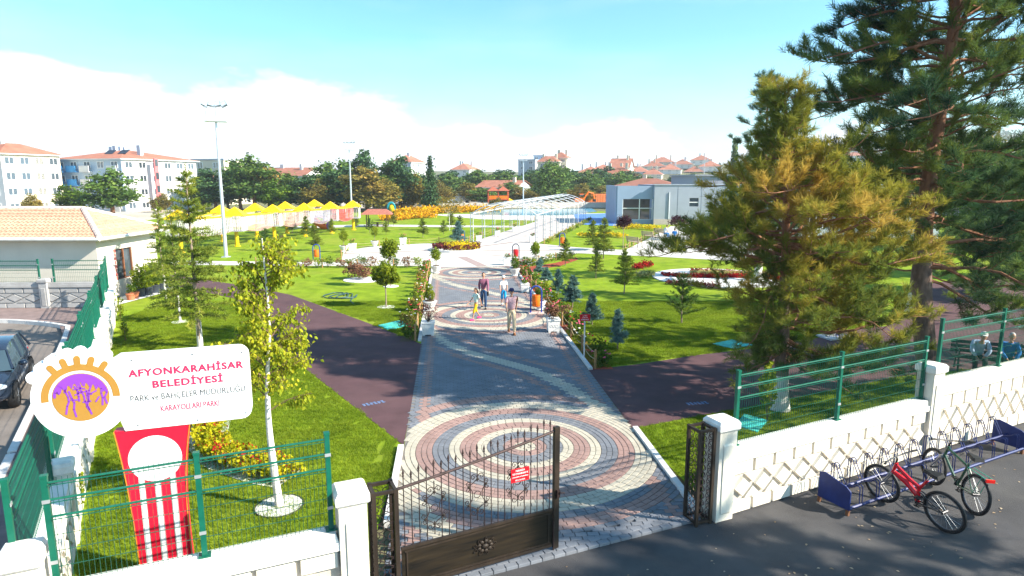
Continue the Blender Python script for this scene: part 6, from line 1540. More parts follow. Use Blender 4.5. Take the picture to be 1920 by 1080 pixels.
def slope(quadA, quadB, ra, rb, name):
    """roof slope as courses of half-round tiles from eave A-B up to ridge ra-rb"""
    A, B, C_, D_ = map(Vector, (quadA, quadB, rb, ra)); nrow = 10
    n = (B - A).cross(D_ - A).normalized()
    if n.z < 0: n = -n
    MB().add([A, B, C_, D_] if (C_ - D_).length > .01 else [A, B, C_], [(0, 1, 2, 3)] if (C_ - D_).length > .01 else [(0, 1, 2)]).build('roof_deck', m_tile, ks)
    for r_ in range(nrow):
        f0, f1 = r_ / nrow, (r_ + 1.12) / nrow
        f1 = min(1, f1)
        a0, b0 = A.lerp(D_, f0), B.lerp(C_, f0); a1, b1 = A.lerp(D_, f1), B.lerp(C_, f1)
        u = (b0 - a0).normalized(); L0 = (b0 - a0).length
        m_ = MB(); x = 0; w_ = .21; up_ = (D_ - A) - u * (D_ - A).dot(u); up_ = up_.normalized(); rl = (a1 - a0).dot(up_)
        sA = (a1 - a0).dot(u); sB = (b1 - b0).dot(u)
        k = 0; V = []; cols = 0
        nx_ = max(2, int(L0 / (w_ / 4)))
        for i in range(nx_ + 1):
            xx = L0 * i / nx_; h0 = .035 + .030 * abs(math.sin(math.pi * xx / w_))
            top_x = xx
            lo = a0 + u * xx + n * (h0 + .018)
            lim = 1.0
            if sA > 0 and xx < sA: lim = min(lim, xx / sA)
            if sB < 0 and L0 - xx < -sB: lim = min(lim, (L0 - xx) / -sB)
            hi_ = a0 + u * xx + up_ * rl * lim + n * (h0 - .004)
            V += [a0 + u * xx + n * .0, lo, hi_]
        for i in range(nx_):
            m_.add([V[3 * i], V[3 * i + 3], V[3 * i + 4], V[3 * i + 1]], [(0, 1, 2, 3)]); m_.add([V[3 * i + 1], V[3 * i + 4], V[3 * i + 5], V[3 * i + 2]], [(0, 1, 2, 3)])
        me = m_.mesh('tile_course', m_tile); addobj('tile_course', me, ks)
slope((-ex, -ey, ro), (ex, -ey, ro), (-RXe, 0, ro + rh), (RXe, 0, ro + rh), 'f')
slope((ex, -ey, ro), (ex, ey, ro), (RXe, 0, ro + rh), (RXe, 0, ro + rh), 'r')
slope((ex, ey, ro), (-ex, ey, ro), (RXe, 0, ro + rh), (-RXe, 0, ro + rh), 'b')
def ridge(a, c):
    a, c = Vector(a), Vector(c); n = int((c - a).length / .30)
    for k in range(n):
        p0 = a.lerp(c, k / n); p1 = a.lerp(c, (k + 1.1) / n); MB().tube([p0 + Vector((0, 0, .03)), p1 + Vector((0, 0, .045))], [.13, .105], 8).build('ridge_tile', m_ridge, ks, True)
ridge((ex, -ey, ro), (RXe, 0, ro + rh)); ridge((ex, ey, ro), (RXe, 0, ro + rh)); ridge((-RXe, 0, ro + rh), (RXe, 0, ro + rh)); ridge((-ex, -ey, ro), (-RXe, 0, ro + rh))
# potted cypresses along the kiosk
for k, (px_, py_) in enumerate(((262, 556), (277, 553), (290, 549), (303, 545), (313, 541))):
    p = P(px_, py_); t = thing('black_pot', ordw[k] + ' black plastic pot in the row beside the kiosk', 'pot', (p.x, p.y, 0), 0, 'black pots beside the kiosk')
    MB().lathe([(.22, 0), (.26, .38), (.28, .40), (.26, .42), (.24, .36)], 16).build('tub', M('black_plastic', (.035, .045, .06), rough=.5), t, True); MB().lathe([(.23, .34), (.22, .37), (.01, .38)], 12).build('soil', m_soil, t)
    c = thing('potted_cypress', ordw[k] + ' golden columnar cypress in the row of black pots', 'plant', (p.x, p.y, .37), k, 'cypresses beside the kiosk')
    MB().tube([(0, 0, 0), (0, 0, .9)], [.03, .015], 6).build('stem', m_bark, c)
    addobj('foliage', lobes_crown([(0, 0, .5, .27, .48), (0, 0, .85, .22, .36), (.08, 0, .4, .24, .35)], 330, CLUMP[k % 3], mf_lime, 400 + k, .75, .6), c)
for k, (px_, py_) in enumerate(((246, 563), (253, 560))):
    p = P(px_, py_); t = thing('terracotta_pot', ('left', 'right')[k] + ' terracotta pot with a small plant at the kiosk corner', 'pot', (p.x, p.y, 0)); MB().lathe([(.15, 0), (.20, .28), (.22, .28), (.22, .33), (.19, .33)], 14).build('tub', M('terracotta', (.48, .16, .08), rough=.9), t, True)
    shrub(('left', 'right')[k] + ' small green plant in a terracotta pot by the kiosk', (p.x, p.y, .3), .2, .45, mf_green, 420 + k, None, 0, 60, 'potted_plant', None, CLUMP[0], .6, 'plant')
sheet('kiosk_terrace', pts_px([(222, 572), (320, 546), (330, 535), (228, 545)]), .020, m_kerb, label='pale paved strip beside the kiosk wall')
# climbing plants and saplings along the side wall
for k, (x, y, h) in enumerate(((226, 600, 1.1), (236, 640, .9), (214, 760, .6), (140, 960, .9))):
    shrub(ordw[k] + ' thin climbing sapling along the inside of the side wall', P(x, y), .16, h, mf_lime, 440 + k, None, 0, 40, 'sapling', None, CLUMP[k % 3], .7, 'sapling')
shrub('young climber with bright leaves at the fence by the right gate pillar', P(1438, 793), .22, 1.5, mf_lime, 450, None, 0, 90, 'sapling', None, CLUMP[1], .9, 'sapling')
# ================================================================== pergola
m_pg_w = M('pergola_white', (.56, .58, .61), rough=.4, scale=5, var=.05)
pg = thing('pergola', 'long white steel pergola of arched frames over the walk', 'pergola', (0, 0, .02))
W_ = (PB - PA).length; NP = 10; PH = 2.6
arch_pts = lambda c: [c[0].lerp(c[1], s) + Vector((0, 0, PH + 1.05 * math.sin(math.pi * s) ** .85)) for s in np.linspace(0, 1, 15)]
tops = []
for k in range(NP):
    a = PA + PDIR * k * 3.9; c = PB + PDIR * k * 3.9
    for p_ in (a, c):
        q = MB()
        for dx in (-.13, .13):
            q.tube([(p_.x + PPERP.x * dx, p_.y + PPERP.y * dx, 0), (p_.x + PPERP.x * dx, p_.y + PPERP.y * dx, PH)], .036, 6)
        for z in np.arange(.2, PH, .4): q.tube([(p_.x - PPERP.x * .13, p_.y - PPERP.y * .13, z), (p_.x + PPERP.x * .13, p_.y + PPERP.y * .13, z + .0)], .022, 4)
        q.build('post', m_pg_w, pg)
    ap = arch_pts((a, c)); tops.append(ap); MB().tube(ap, .05, 6).build('arch', m_pg_w, pg, True)
for i in (0, 3, 5, 7, 9, 11, 14): MB().tube([tp[i] for tp in tops], .024 if 0 < i < 14 else .045, 5).build('purlin', m_pg_w, pg)
for k in range(NP - 1):
    MB().tube([tops[k][0], tops[k + 1][5]], .016, 4).tube([tops[k][5], tops[k + 1][9]], .016, 4).tube([tops[k][9], tops[k + 1][14]], .016, 4).build('brace', m_pg_w, pg)
# ================================================================== light masts
def mast(label, px_, yb, yt, z0=0.0, lamps=4, basket=True):
    b_ = P(px_, yb, z0); H = PD(px_, yt, b_.y).z - z0; t = thing('light_mast', label, 'light mast', (b_.x, b_.y, z0), .25); m_ = M('mast_grey', (.58, .62, .67), rough=.35, metal=.5)
    Hp = H - 1.35
    MB().lathe([(.16, 0), (.14, .2), (.115, Hp * .5), (.07, Hp)], 10).build('pole', m_, t, True); MB().box((0, 0, .02), (.6, .6, .04)).build('foot_plate', m_, t)
    pl = MB().box((0, 0, Hp + .02), (1.5, .8, .06)); pl.build('platform', m_, t)
    rl = MB()
    for x in (-.72, -.05, .72):
        for y in (-.36, .36): rl.tube([(x, y, Hp + .05), (x, y, Hp + 1.0)], .018, 4)
    for z in (1.0,):
        rl.tube([(-.72, -.36, Hp + z), (.72, -.36, Hp + z), (.72, .36, Hp + z), (-.72, .36, Hp + z), (-.72, -.36, Hp + z)], .022, 4)
    rl.build('guard_rail', m_, t)
    for x, tl in ((-.62, .5), (-.18, .25), (.20, -.25), (.62, -.5)):
        lp = MB().box((0, 0, 0), (.42, .20, .36)).build('floodlight', M('floodlight_housing', (.16, .20, .26), rough=.4), t, loc=(x, -.2, Hp + 1.22), rot=(-.35, tl, 0)); MB().box((0, -.106, 0), (.36, .01, .30)).build('lens', M('flood_lens', (.45, .55, .65), rough=.1), lp)
    for k in range(12): z = Hp * .45 + k * Hp * .045; MB().tube([(-.22, 0, z), (.22, 0, z)], .012, 4).build('climbing_rung', m_, t)
    return t
mast('tall grey light mast rising left above the rope course', 424, 482, 192)
mast('light mast behind the far end of the rope course', 660, 408, 264)
mast('distant light mast in front of the white gabled house', 981, 392, 288)
mast('light mast half hidden between the two big pines', 1680, 440, 226)
tl_ = P(1317, 392); o = MB().lathe([(.09, 0), (.05, 9.8), (.02, 10.2)], 8).build('flagpole', m_steel, None, True, loc=(tl_.x, tl_.y, 0)); tag(o, 'thin bare flagpole behind the grey building', 'flagpole')
# ================================================================== rope course towers
m_yel = M('yellow_plastic', (.82, .52, .006), rough=.45, scale=3, var=.06); m_net = M('net_white', (.66, .64, .62), rough=.8)
def tower(label, px_, yb):
    b_ = P(px_, yb); s_ = 1.0; t = thing('rope_tower', label, 'play tower', (b_.x, b_.y, 0), .12)
    MB().lathe([(.30, 0), (.30, .05), (.17, .06), (.16, 1.35)], 12).build('column', m_yel, t, True)
    MB().box((0, 0, 1.38), (1.55, 1.55, .08)).build('platform', M('tower_deck', (.35, .33, .36), rough=.8), t)
    for x in (-.74, .74):
        for y in (-.74, .74): MB().tube([(x, y, 1.4), (x, y, 2.78)], .032, 6).build('corner_post', m_net, t)
    for ax in range(4):
        c_ = MB(); n = 9
        for k in range(n):
            u = -.66 + 1.32 * k / (n - 1); x, y = ((u, -.74), (.74, u), (u, .74), (-.74, u))[ax]; c_.tube([(x, y, 1.42), (x, y, 2.75)], .022, 4)
        c_.build('net_side', m_net, t)
    MB().add([(-.9, -.9, 2.72), (.9, -.9, 2.72), (.9, .9, 2.72), (-.9, .9, 2.72), (0, 0, 3.42), (-.9, -.9, 2.66), (.9, -.9, 2.66), (.9, .9, 2.66), (-.9, .9, 2.66)], [(0, 1, 4), (1, 2, 4), (2, 3, 4), (3, 0, 4), (5, 6, 1, 0), (6, 7, 2, 1), (7, 8, 3, 2), (8, 5, 0, 3), (8, 7, 6, 5)]).build('roof', m_yel, t)
    return b_
near_ = [(340, 474), (445, 462), (515, 450), (573, 443), (622, 437), (663, 431)]; back_ = [(418, 453), (482, 444), (538, 437), (592, 428)]
NB_ = [tower(ordw[i] + ' yellow-roofed tower of the near row from the left', *q) for i, q in enumerate(near_)]
BB_ = [tower(ordw[i] + ' yellow-roofed tower of the back row from the left', *q) for i, q in enumerate(back_)]
mn = [m_net, M('net_pink', (.62, .42, .38), rough=.8), M('net_violet', (.42, .38, .50), rough=.8), M('net_red', (.62, .10, .09), rough=.8)]
def bridge(label, a, c, mat):
    d = (c - a); L_ = d.length; t = thing('rope_bridge', label, 'rope bridge', (a.x, a.y, 0), math.atan2(d.y, d.x)); x0, x1 = .8, L_ - .8
    for y in (-.5, .5):
        MB().tube([(x0, y, 2.62), ((x0 + x1) / 2, y, 2.60), (x1, y, 2.62)], .05, 6).build('top_beam', m_yel, t)
        n = MB(); k = x0
        while k < x1: s = (k - x0) / (x1 - x0); n.tube([(k, y, 1.42 - .25 * math.sin(math.pi * s)), (k, y, 2.58)], .020, 3, caps=False); k += .16
        for z in (1.65, 1.95, 2.25): n.tube([(x0 + (x1 - x0) * s, y, z - .2 * math.sin(math.pi * s)) for s in np.linspace(0, 1, 6)], .018, 3)
        n.build('net_side', mat, t)
    w_ = MB()
    for k in range(int((x1 - x0) / .22)): s = (k + .5) * .22 / (x1 - x0); w_.box((x0 + (k + .5) * .22, 0, 1.40 - .25 * math.sin(math.pi * min(1, s))), (.17, .9, .05))
    w_.build('tread', M('bridge_tread', (.40, .26, .22), rough=.8), t)
for i in range(5): bridge(ordw[i] + ' netted bridge of the near tower row from the left', NB_[i], NB_[i + 1], (mn[0], mn[1], mn[1], mn[2], mn[3])[i])
for i in range(3): bridge(ordw[i] + ' netted bridge of the back tower row from the left', BB_[i], BB_[i + 1], (mn[0], mn[2], mn[1])[i])
bridge('netted bridge joining the back row to the last near tower', BB_[3], NB_[5], mn[2]); bridge('netted bridge joining the two leftmost towers', NB_[0], BB_[0], mn[0])
sp_ = P(601, 429); t = thing('tube_slide', 'short violet and orange slide end below the rope course', 'slide', (sp_.x, sp_.y, 0), -.2)
MB().tube(spline([(-2.2, 0, 1.5), (-1.2, 0, 1.25), (-.2, 0, .65), (.5, 0, .25), (1.0, 0, .22)], 5), .38, 10, caps=False).build('tube', m_orange, t, True); MB().lathe([(.36, 0), (.46, 0), (.46, .12), (.36, .12)], 14).build('rim', M('violet_plastic', (.25, .10, .45), rough=.4), t, loc=(1.0, 0, .40), rot=(0, math.pi / 2, 0))
# ================================================================== pavilion, far play things
gp = P(708, 425); t = thing('pavilion', 'small open pavilion with low red-brown roof on the lawn', 'pavilion', (gp.x, gp.y, 0), .1); t.scale = (.8, .8, .72)
for x in (-1.5, 1.5):
    for y in (-1.2, 1.2): MB().box((x, y, 1.1), (.14, .14, 2.2)).build('post', M('dark_timber', (.11, .07, .045), rough=.9), t)
MB().add([(-2.4, -1.9, 2.15), (2.4, -1.9, 2.15), (2.4, 1.9, 2.15), (-2.4, 1.9, 2.15), (-1.4, 0, 3.0), (1.4, 0, 3.0)], [(0, 1, 5, 4), (1, 2, 5), (2, 3, 4, 5), (3, 0, 4), (3, 2, 1, 0)]).build('roof', M('brown_red_roof', (.34, .12, .085), rough=.9, scale=4, var=.2), t)
for dy in (-.7, .7): MB().box((0, dy, .42), (2.2, .3, .06)).box((-.9, dy, .2), (.08, .26, .4)).box((.9, dy, .2), (.08, .26, .4)).build('seat', MATS['dark_timber'], t)
MB().box((0, 0, .72), (1.9, .8, .06)).box((0, 0, .35), (.3, .3, .68)).build('table', MATS['dark_timber'], t)
rp = P(734, 402); t = thing('tube_slide', 'teal ring of a tube slide behind the pavilion', 'slide', (rp.x, rp.y, 0), .2); t.scale = (.48, .48, .62)
MB().tube([(0 + 1.2 * math.cos(a), 0, 1.9 + 1.2 * math.sin(a)) for a in np.linspace(0, 6.283, 21)[:-1]], .36, 8, closed=True).build('ring', M('teal_plastic', (.01, .22, .28), rough=.4), t, True)
MB().tube([(0, 0, 1.9), (.3, -1.0, 1.2), (.6, -2.2, .5)], [.8, .7, .7], 10).build('chute', m_yel, t, True); MB().box((0, 0, .35), (.4, .4, .7)).build('support', m_yel, t)
# ================================================================== grey building beside the terrace
m_gw = M('grey_panel_wall', (.30, .335, .385), rough=.6, scale=.8, var=.05); m_gw2 = M('blue_grey_wall', (.25, .33, .45), rough=.55, scale=.8, var=.05); m_lil = M('lilac_grey_wall', (.34, .34, .42), rough=.7)
D0 = P(1225, 421).y; x0 = P(1225, 421).x
gb = thing('sports_hall', 'long low grey building with flat roof and corner glazing', 'building', (x0, D0, 0), -.02)
GHt = hgt(1225, 421, 347)
GL_ = 30.0
wx = P(1299, 421).x - x0; 
segs = [(0, wx - .6), (wx + .6, GL_)]
q = MB(); q.box(((wx - .6) / 2, .15, GHt / 2), (wx - .6, .3, GHt)); q.box(((wx + .6 + GL_) / 2, .15, GHt / 2), (GL_ - wx - .6, .3, GHt)); q.box((wx, .15, 1.15), (1.2, .3, 2.3)); q.box((wx, .15, (3.4 + GHt) / 2), (1.2, .3, GHt - 3.4)); q.build('front_wall', m_gw, gb)
MB().box((wx, .22, 2.85), (1.2, .05, 1.1)).build('window', m_pane, gb); wo_ = KIDS[gb.name][-1]; MB().box((wx, .10, 2.85), (1.3, .08, .10)).box((wx - .62, .10, 2.85), (.08, .10, 1.2)).box((wx + .62, .10, 2.85), (.08, .10, 1.2)).box((wx, .10, 2.27), (1.16, .10, .07)).box((wx, .10, 3.43), (1.16, .10, .07)).build('window_frame', m_white, wo_)
MB().box((GL_ / 2, -.04, .35), (GL_, .08, .7)).build('plinth', M('plinth_beige', (.44, .38, .34), rough=.9), gb)
MB().box((GL_ / 2, 6, GHt - .1), (GL_, 11.7, .2)).build('roof_slab', m_gw2, gb); MB().box((GL_ / 2, .15, GHt + .06), (GL_ + .2, .5, .12)).build('parapet_cap', M('cap_metal', (.45, .48, .52), rough=.4, metal=.5), gb)
MB().box((.15, 6.3, GHt / 2), (.3, 12, GHt)).build('end_wall', m_gw2, gb)
MB().tube([(1.9, -.06, GHt - .9), (1.9, -.06, .7)], .07, 6).build('downpipe', m_pg_w, gb)
for k in range(1, 10): MB().box((k * 3.0 + (.6 if abs(k * 3 - wx) < .8 else 0), -.008, GHt / 2 + .3), (.03, .02, GHt - .8)).build('panel_joint', M('joint_dark', (.15, .17, .20), rough=.8), gb)
lw = 4.6; LW0 = -lw
# glazed corner block, a little recessed
q = MB(); q.box((-lw / 2, 1.0, GHt - .95), (lw, .3, 1.7)); q.box((-lw + .35, 1.0, (GHt - 1.8) / 2), (.7, .3, GHt - 1.8)); q.box((-lw / 2 + .35, 1.0, .28), (lw - .7, .3, .56)); q.build('corner_wall', m_gw2, gb)
MB().box((-lw, 6.2, GHt / 2 - .05), (.3, 10.5, GHt - .1)).build('corner_end_wall', m_gw2, gb)
MB().box((-lw / 2, 1.12, 1.9), (lw - .7, .05, 2.75)).build('glazing', M('dark_glazing', (.045, .04, .045), rough=.04, spec=.9, var=.2, scale=.7), gb); gz = KIDS[gb.name][-1]
q = MB()
for x in (-lw + .72, -lw / 2 + .6, -.02): q.box((x, .98, 1.9), (.10, .14, 2.75))
for z in (.56, 2.05, 3.27): q.box((-lw / 2 + .35, .985, z), (lw - .9, .12, .09))
q.build('glazing_bar', m_white, gz)
u_ = P(1290, 400); ub = thing('upper_hall', 'taller lilac-grey hall rising behind the grey building', 'building', (P(1305, 404).x, D0 + 22, 0), -.02); UH = PD(1350, 330, D0 + 22).z
MB().box((22, 9, UH / 2), (44, 18, UH)).build('wall', m_lil, ub); MB().box((22, 9, UH + .12), (44.6, 18.6, .25)).build('roof', M('hall_roof', (.30, .31, .36), rough=.6), ub)
bp_ = P(1357, 412)
shrub('large dark round bush at the corner of the grey building', (P(1345, 430).x, P(1345, 430).y), 2.2, 2.7, mf_far_d, 470, None, 0, 240, 'round_bush', None, FARCL[0], .6)
# ================================================================== houses and blocks
m_troof = M('far_roof_red', (.36, .145, .095), rough=.9, scale=.6, var=.2, rand=.12); m_fwhite_ = M('far_render_white', (.72, .70, .68), rough=.9, scale=.3, var=.05); m_fcream = M('far_render_cream', (.70, .62, .48), rough=.9, scale=.3, var=.05); m_fgrey = M('far_render_grey', (.42, .46, .52), rough=.9, scale=.3, var=.06); m_fpk = M('far_trim_pink', (.55, .16, .17), rough=.8); m_bbl = M('balcony_blue', (.05, .28, .60), rough=.6); m_pale = M('pale_blue_render', (.45, .55, .66), rough=.9)
wmesh = {}
def wmesh_get(w_, h_):
    k = (round(w_, 1), round(h_, 1))
    if k not in wmesh:
        b_ = MB(); b_.mat(0).box((0, .05, 0), (w_, .06, h_)); b_.mat(1)
        for x in (-w_ / 2, 0, w_ / 2): b_.box((x, 0, 0), (.09, .12, h_ + .1))
        for z in (-h_ / 2, h_ / 2): b_.box((0, -.005, z), (w_ - .09, .12, .09))
        wmesh[k] = b_.mesh('window', [M('far_pane', (.10, .14, .18), rough=.1, spec=.8), m_white])
    return wmesh[k]
def block(label, px_, D, Lf, Ls, ybase, yeave, rz=-.30, wall=None, wall2=None, roof='hip', floors=4, wf=None, ws=None, rise=1.9, balc=None, name='apartment_block', zb=None, roofm=None, chim=3, cat='building', solar=0, over=.55):
    c = PD(px_, ybase, D); z0 = (terr(c.x, D) - .2) if zb is None else zb; H = PD(px_, yeave, D).z - z0
    t = thing(name, label, cat, (c.x, c.y, z0), rz); wall = wall or m_fwhite_; wall2 = wall2 or wall
    MB().box((-Lf / 2, .15, H / 2), (Lf, .3, H)).build('front_wall', wall, t); MB().box((-.15, Ls / 2 + .15, H / 2), (.3, Ls - .3, H)).build('side_wall', wall2, t); MB().box((-Lf / 2, Ls - .15 + .15, H / 2), (Lf - .6, .3, H)).build('rear_wall', wall, t); MB().box((-Lf + .15, Ls / 2 + .15, H / 2), (.3, Ls - .3, H)).build('far_side_wall', wall, t)
    rm = roofm or m_troof; e = over
    a, b_, c_, d_ = (-Lf - e, -e), (e, -e), (e, Ls + e), (-Lf - e, Ls + e)
    if roof == 'flat':
        MB().box((-Lf / 2, Ls / 2, H + .15), (Lf + .4, Ls + .4, .3)).build('roof', m_fgrey, t)
    else:
        bs = [(*p_, H) for p_ in (a, b_, c_, d_)]
        if roof == 'gable': rr_ = [(-Lf - e, Ls / 2, H + rise), (e, Ls / 2, H + rise)]
        elif Lf >= Ls: rr_ = [(-Lf - e + Ls / 2 + e, Ls / 2, H + rise), (e - Ls / 2 - e, Ls / 2, H + rise)]
        else: rr_ = [(-Lf / 2, Lf / 2, H + rise), (-Lf / 2, Ls - Lf / 2, H + rise)]
        if roof != 'gable' and Lf < Ls: fs = [(0, 1, 4), (1, 2, 5, 4), (2, 3, 5), (3, 0, 4, 5)]
        else: fs = [(0, 1, 5, 4), (1, 2, 5), (2, 3, 4, 5), (3, 0, 4)]
        q = MB(); q.add(bs + rr_, [f for f in fs if not (roof == 'gable' and len(f) == 3)]); rf = q.build('roof', rm, t)
        if roof == 'gable': MB().add([(-.02, -.02, H - .05), (-.02, Ls + .02, H - .05), (-.02, Ls / 2, H + rise - .12)], [(0, 1, 2)]).build('gable', wall2, t)
        MB().box((-Lf / 2, Ls / 2, H - .08), (Lf + 2 * e, Ls + 2 * e, .14)).build('eaves', m_white, t)
        r = np.random.default_rng(int(px_ * 7 + D))
        for k in range(chim):
            u = r.uniform(.15, .85); v = r.uniform(.3, .7); ch_ = MB().box((-Lf * u, Ls * v, H + rise * .75), (.8, .6, rise * .95 + .7)); ch_.build('chimney', wall, rf); MB().box((-Lf * u, Ls * v, H + rise * .75 + rise * .475 + .41), (1.0, .8, .12)).build('chimney_cap', m_fgrey, rf) if False else None
        for k in range(solar):
            MB().box((-Lf * (.25 + .2 * k), Ls * .25, H + rise * .72), (1.9, 1.3, .08), rx=.6).build('solar_panel', M('solar_dark', (.03, .035, .05), rough=.3), rf)
    fh = H / floors
    wf = wf if wf is not None else max(1, int(Lf / 3)); ws = ws if ws is not None else max(1, int(Ls / 3))
    me = wmesh_get(min(1.5, Lf / max(1, wf) * .5), fh * .46)
    for f in range(floors):
        z = fh * (f + .55)
        for k in range(wf): addobj('window', me, t, (-Lf * (k + .5) / wf, -.02, z))
        for k in range(ws): addobj('window', me, t, (.02, Ls * (k + .5) / ws, z), (0, 0, math.pi / 2))
        if balc:
            for k in range(len(balc)):
                if balc[k] is None: continue
                u = (k + .5) / len(balc); bo = MB().box((-Lf * u, -.75, fh * f + .15 + .55), (Lf / len(balc) * .72, .08, 1.0)).box((-Lf * u, -.4, fh * f + .10), (Lf / len(balc) * .72, .8, .14)).build('balcony', balc[k], t)
    return t
block('cream four-storey block with red hip roof at the left picture edge', 14, 108, 8, 10.2, 396, 287, wall=m_fwhite_, wall2=m_fcream, wf=2, ws=4, chim=3)
KIDS_l = None
block('white block with blue balconies and long red roof left of the light mast', 236, 116, 16, 17.5, 394, 297, wall=m_pale, wall2=m_fwhite_, wf=5, ws=6, balc=[m_fwhite_, None, m_fwhite_, m_bbl, m_bbl], chim=6, solar=2)
bl = COL.objects
pk = thing('stair_tower', 'narrow red-trimmed stair tower on the white block', 'stair tower', (0, 0, 0)); cpk = PD(300, 394, 121); pk.location = (cpk.x, cpk.y, -.2); pk.rotation_euler = (0, 0, -.30)
MB().box((0, 0, 4.9), (.25, .9, 9.8)).build('shaft', m_fpk, pk)
for k in range(4): MB().box((.16, 0, 1.8 + k * 2.4), (.1, .6, 1.2)).build('window', m_pane, pk)
block('beige flat-roofed house with roof canopy behind the white block', 425, 150, 9, 10, 380, 300, wall=m_fcream, roof='flat', floors=4, wf=2, ws=2)
block('orange-roofed beige house right of the light mast', 447, 165, 8, 9, 378, 318, wall=m_fcream, floors=4, wf=2, ws=2, chim=1)
block('low house with dark gable seen above the far trees', 572, 190, 16, 12, 372, 330, wall=m_fwhite_, roof='gable', floors=3, wf=3, ws=1, rise=2.6)
block('white apartment house with orange roof above the tree belt', 772, 230, 8, 12, 375, 304, wall=m_fgrey, wall2=m_fwhite_, floors=5, wf=2, ws=3, rise=2.6, chim=2)
block('reddish-roofed house peeping over the tree belt', 880, 300, 9, 14, 360, 318, wall=m_fwhite_, floors=4, wf=2, ws=2, rise=3.0)
block('white gabled house with brick plinth behind the pergola', 967, P(965, 379).y, 12, 9, 379, 352, rz=-.52, wall=m_fcream, wall2=m_fwhite_, roof='gable', floors=1, wf=6, ws=1, rise=1.9, chim=1, name='gabled_house')
block('tall white block left of the blue-striped tower', 1003, 260, 7, 10, 350, 300, wall=m_fgrey, wall2=m_fwhite_, roof='flat', floors=6, wf=2, ws=2)
block('narrow blue-grey tower block on the skyline', 1022, 270, 5, 4, 350, 292, wall=m_pale, wall2=m_pale, roof='flat', floors=6, wf=2, ws=1)
block('tan skyline block with hip roof and pale centre bay', 1062, 255, 6, 8, 350, 296, wall=m_fcream, wall2=m_fwhite_, floors=6, wf=2, ws=2, rise=2.4)
block('orange-roofed low house below the skyline blocks', 1045, 250, 8, 5, 350, 303, wall=m_fcream, floors=4, wf=2, ws=1, rise=2.2)
block('white gabled house on the slope behind the grey building', 1178, 270, 8, 16, 352, 314, wall=m_fcream, wall2=m_fwhite_, roof='gable', floors=3, wf=2, ws=2, rise=4.0)
block('large orange tiled roof low on the slope', 1196, 200, 13, 12, 352, 331, wall=m_fcream, floors=2, wf=2, ws=2, rise=3.2)
block('tile-roofed villa behind the flat grey building', 1268, 125, 12, 9, 378, 349, rz=-.35, wall=m_fcream, floors=1, wf=4, ws=2, rise=1.5, chim=1, name='villa', roofm=M('villa_roof', (.27, .115, .08), rough=.9, scale=.6, var=.2))
for i, (x, D_, ye, Lf, Ls, lab) in enumerate([(1215, 330, 322, 12, 12, 'first'), (1246, 350, 312, 12, 12, 'second'), (1276, 345, 318, 12, 12, 'third'), (1262, 380, 304, 14, 12, 'fourth'), (1298, 370, 308, 12, 12, 'fifth'), (1318, 350, 322, 10, 12, 'sixth'), (1332, 390, 300, 12, 14, 'seventh'), (1240, 320, 327, 9, 10, 'eighth'), (1352, 350, 312, 12, 12, 'ninth')]):
    block(lab + ' orange-roofed house of the hillside cluster counted from the left', x, D_, Lf, Ls, 340, ye, wall=(m_fwhite_, m_fcream)[i % 2], floors=3, wf=3, ws=2, rise=3.2, name='hillside_house', chim=2)
for i, (x, ye, lab) in enumerate([(1150, 320, 'farther'), (1128, 325, 'nearer')]): block(lab + ' small red-roofed house between the slope and the dark trees', x, 310 - 20 * i, 12, 12, 345, ye, wall=m_fwhite_, floors=3, wf=2, ws=2, rise=3.2, name='hillside_house')
for i, (x, D_, ye) in enumerate([(1620, 420, 292), (1850, 380, 282), (1700, 300, 300)]): block(('distant', 'distant right', 'nearer')[i] + ' red-roofed house glimpsed through the pines', x, D_, 12, 12, 330, ye, wall=m_fwhite_, floors=3, wf=2, ws=2, rise=3, name='hillside_house')
lb = PD(1760, 440, 62); block('dark-windowed building behind the red pine trunk', 1760, 62, 16, 10, 440, 388, rz=0, wall=m_fgrey, wall2=m_fgrey, roof='flat', floors=1, wf=6, ws=2, zb=0, name='low_building')
# ================================================================== vehicles and yard
def van(label, px_, yb, L_, H, rz, paint, name='parked_van', cat='van'):
    b_ = P(px_, yb); t = thing(name, label, cat, (b_.x, b_.y, .02), rz); w_ = 1.9
    MB().prism([(-L_ / 2, .35), (L_ / 2, .35), (L_ / 2, .95), (L_ / 2 - .55, 1.15), (L_ / 2 - 1.0, H - .1), (L_ / 2 - 1.15, H), (-L_ / 2 + .1, H), (-L_ / 2, H - .15)], -w_ / 2, w_ / 2, 'y').build('body', paint, t)
    for s in (-1, 1):
        for k in range(max(2, int(L_ / 1.3))): MB().box((-L_ / 2 + .8 + k * (L_ - 1.9) / max(1, int(L_ / 1.3) - 1), s * (w_ / 2 + .01), H - .55), (.85, .03, .5)).build('window', m_pane, t)
        for x in (-L_ / 2 + .8, L_ / 2 - .9): MB().lathe([(.15, -.1), (.33, -.1), (.33, .1), (.15, .1)], 14).build('wheel', m_black, t, loc=(x, s * (w_ / 2 - .08), .33), rot=(math.pi / 2, 0, 0))
    MB().add([(L_ / 2 - .53, -.8, 1.17), (L_ / 2 - .53, .8, 1.17), (L_ / 2 - .98, .75, H - .12), (L_ / 2 - .98, -.75, H - .12)], [(0, 1, 2, 3)]).build('windscreen', m_pane, t); KIDS[t.name][-1].location.x = .02
    return t
m_vw = M('van_white', (.72, .73, .74), rough=.35, coat=.4)
van('white van parked in the yard behind the pavilion', 765, 384, 4.6, 2.1, .5, m_vw)
van('long white minibus parked in the pale yard', 856, 381, 6.8, 2.5, .15, m_vw, 'parked_minibus', 'minibus')
van('second white minibus beside the long one', 838, 378, 6.2, 2.6, .2, m_vw, 'parked_minibus', 'minibus')
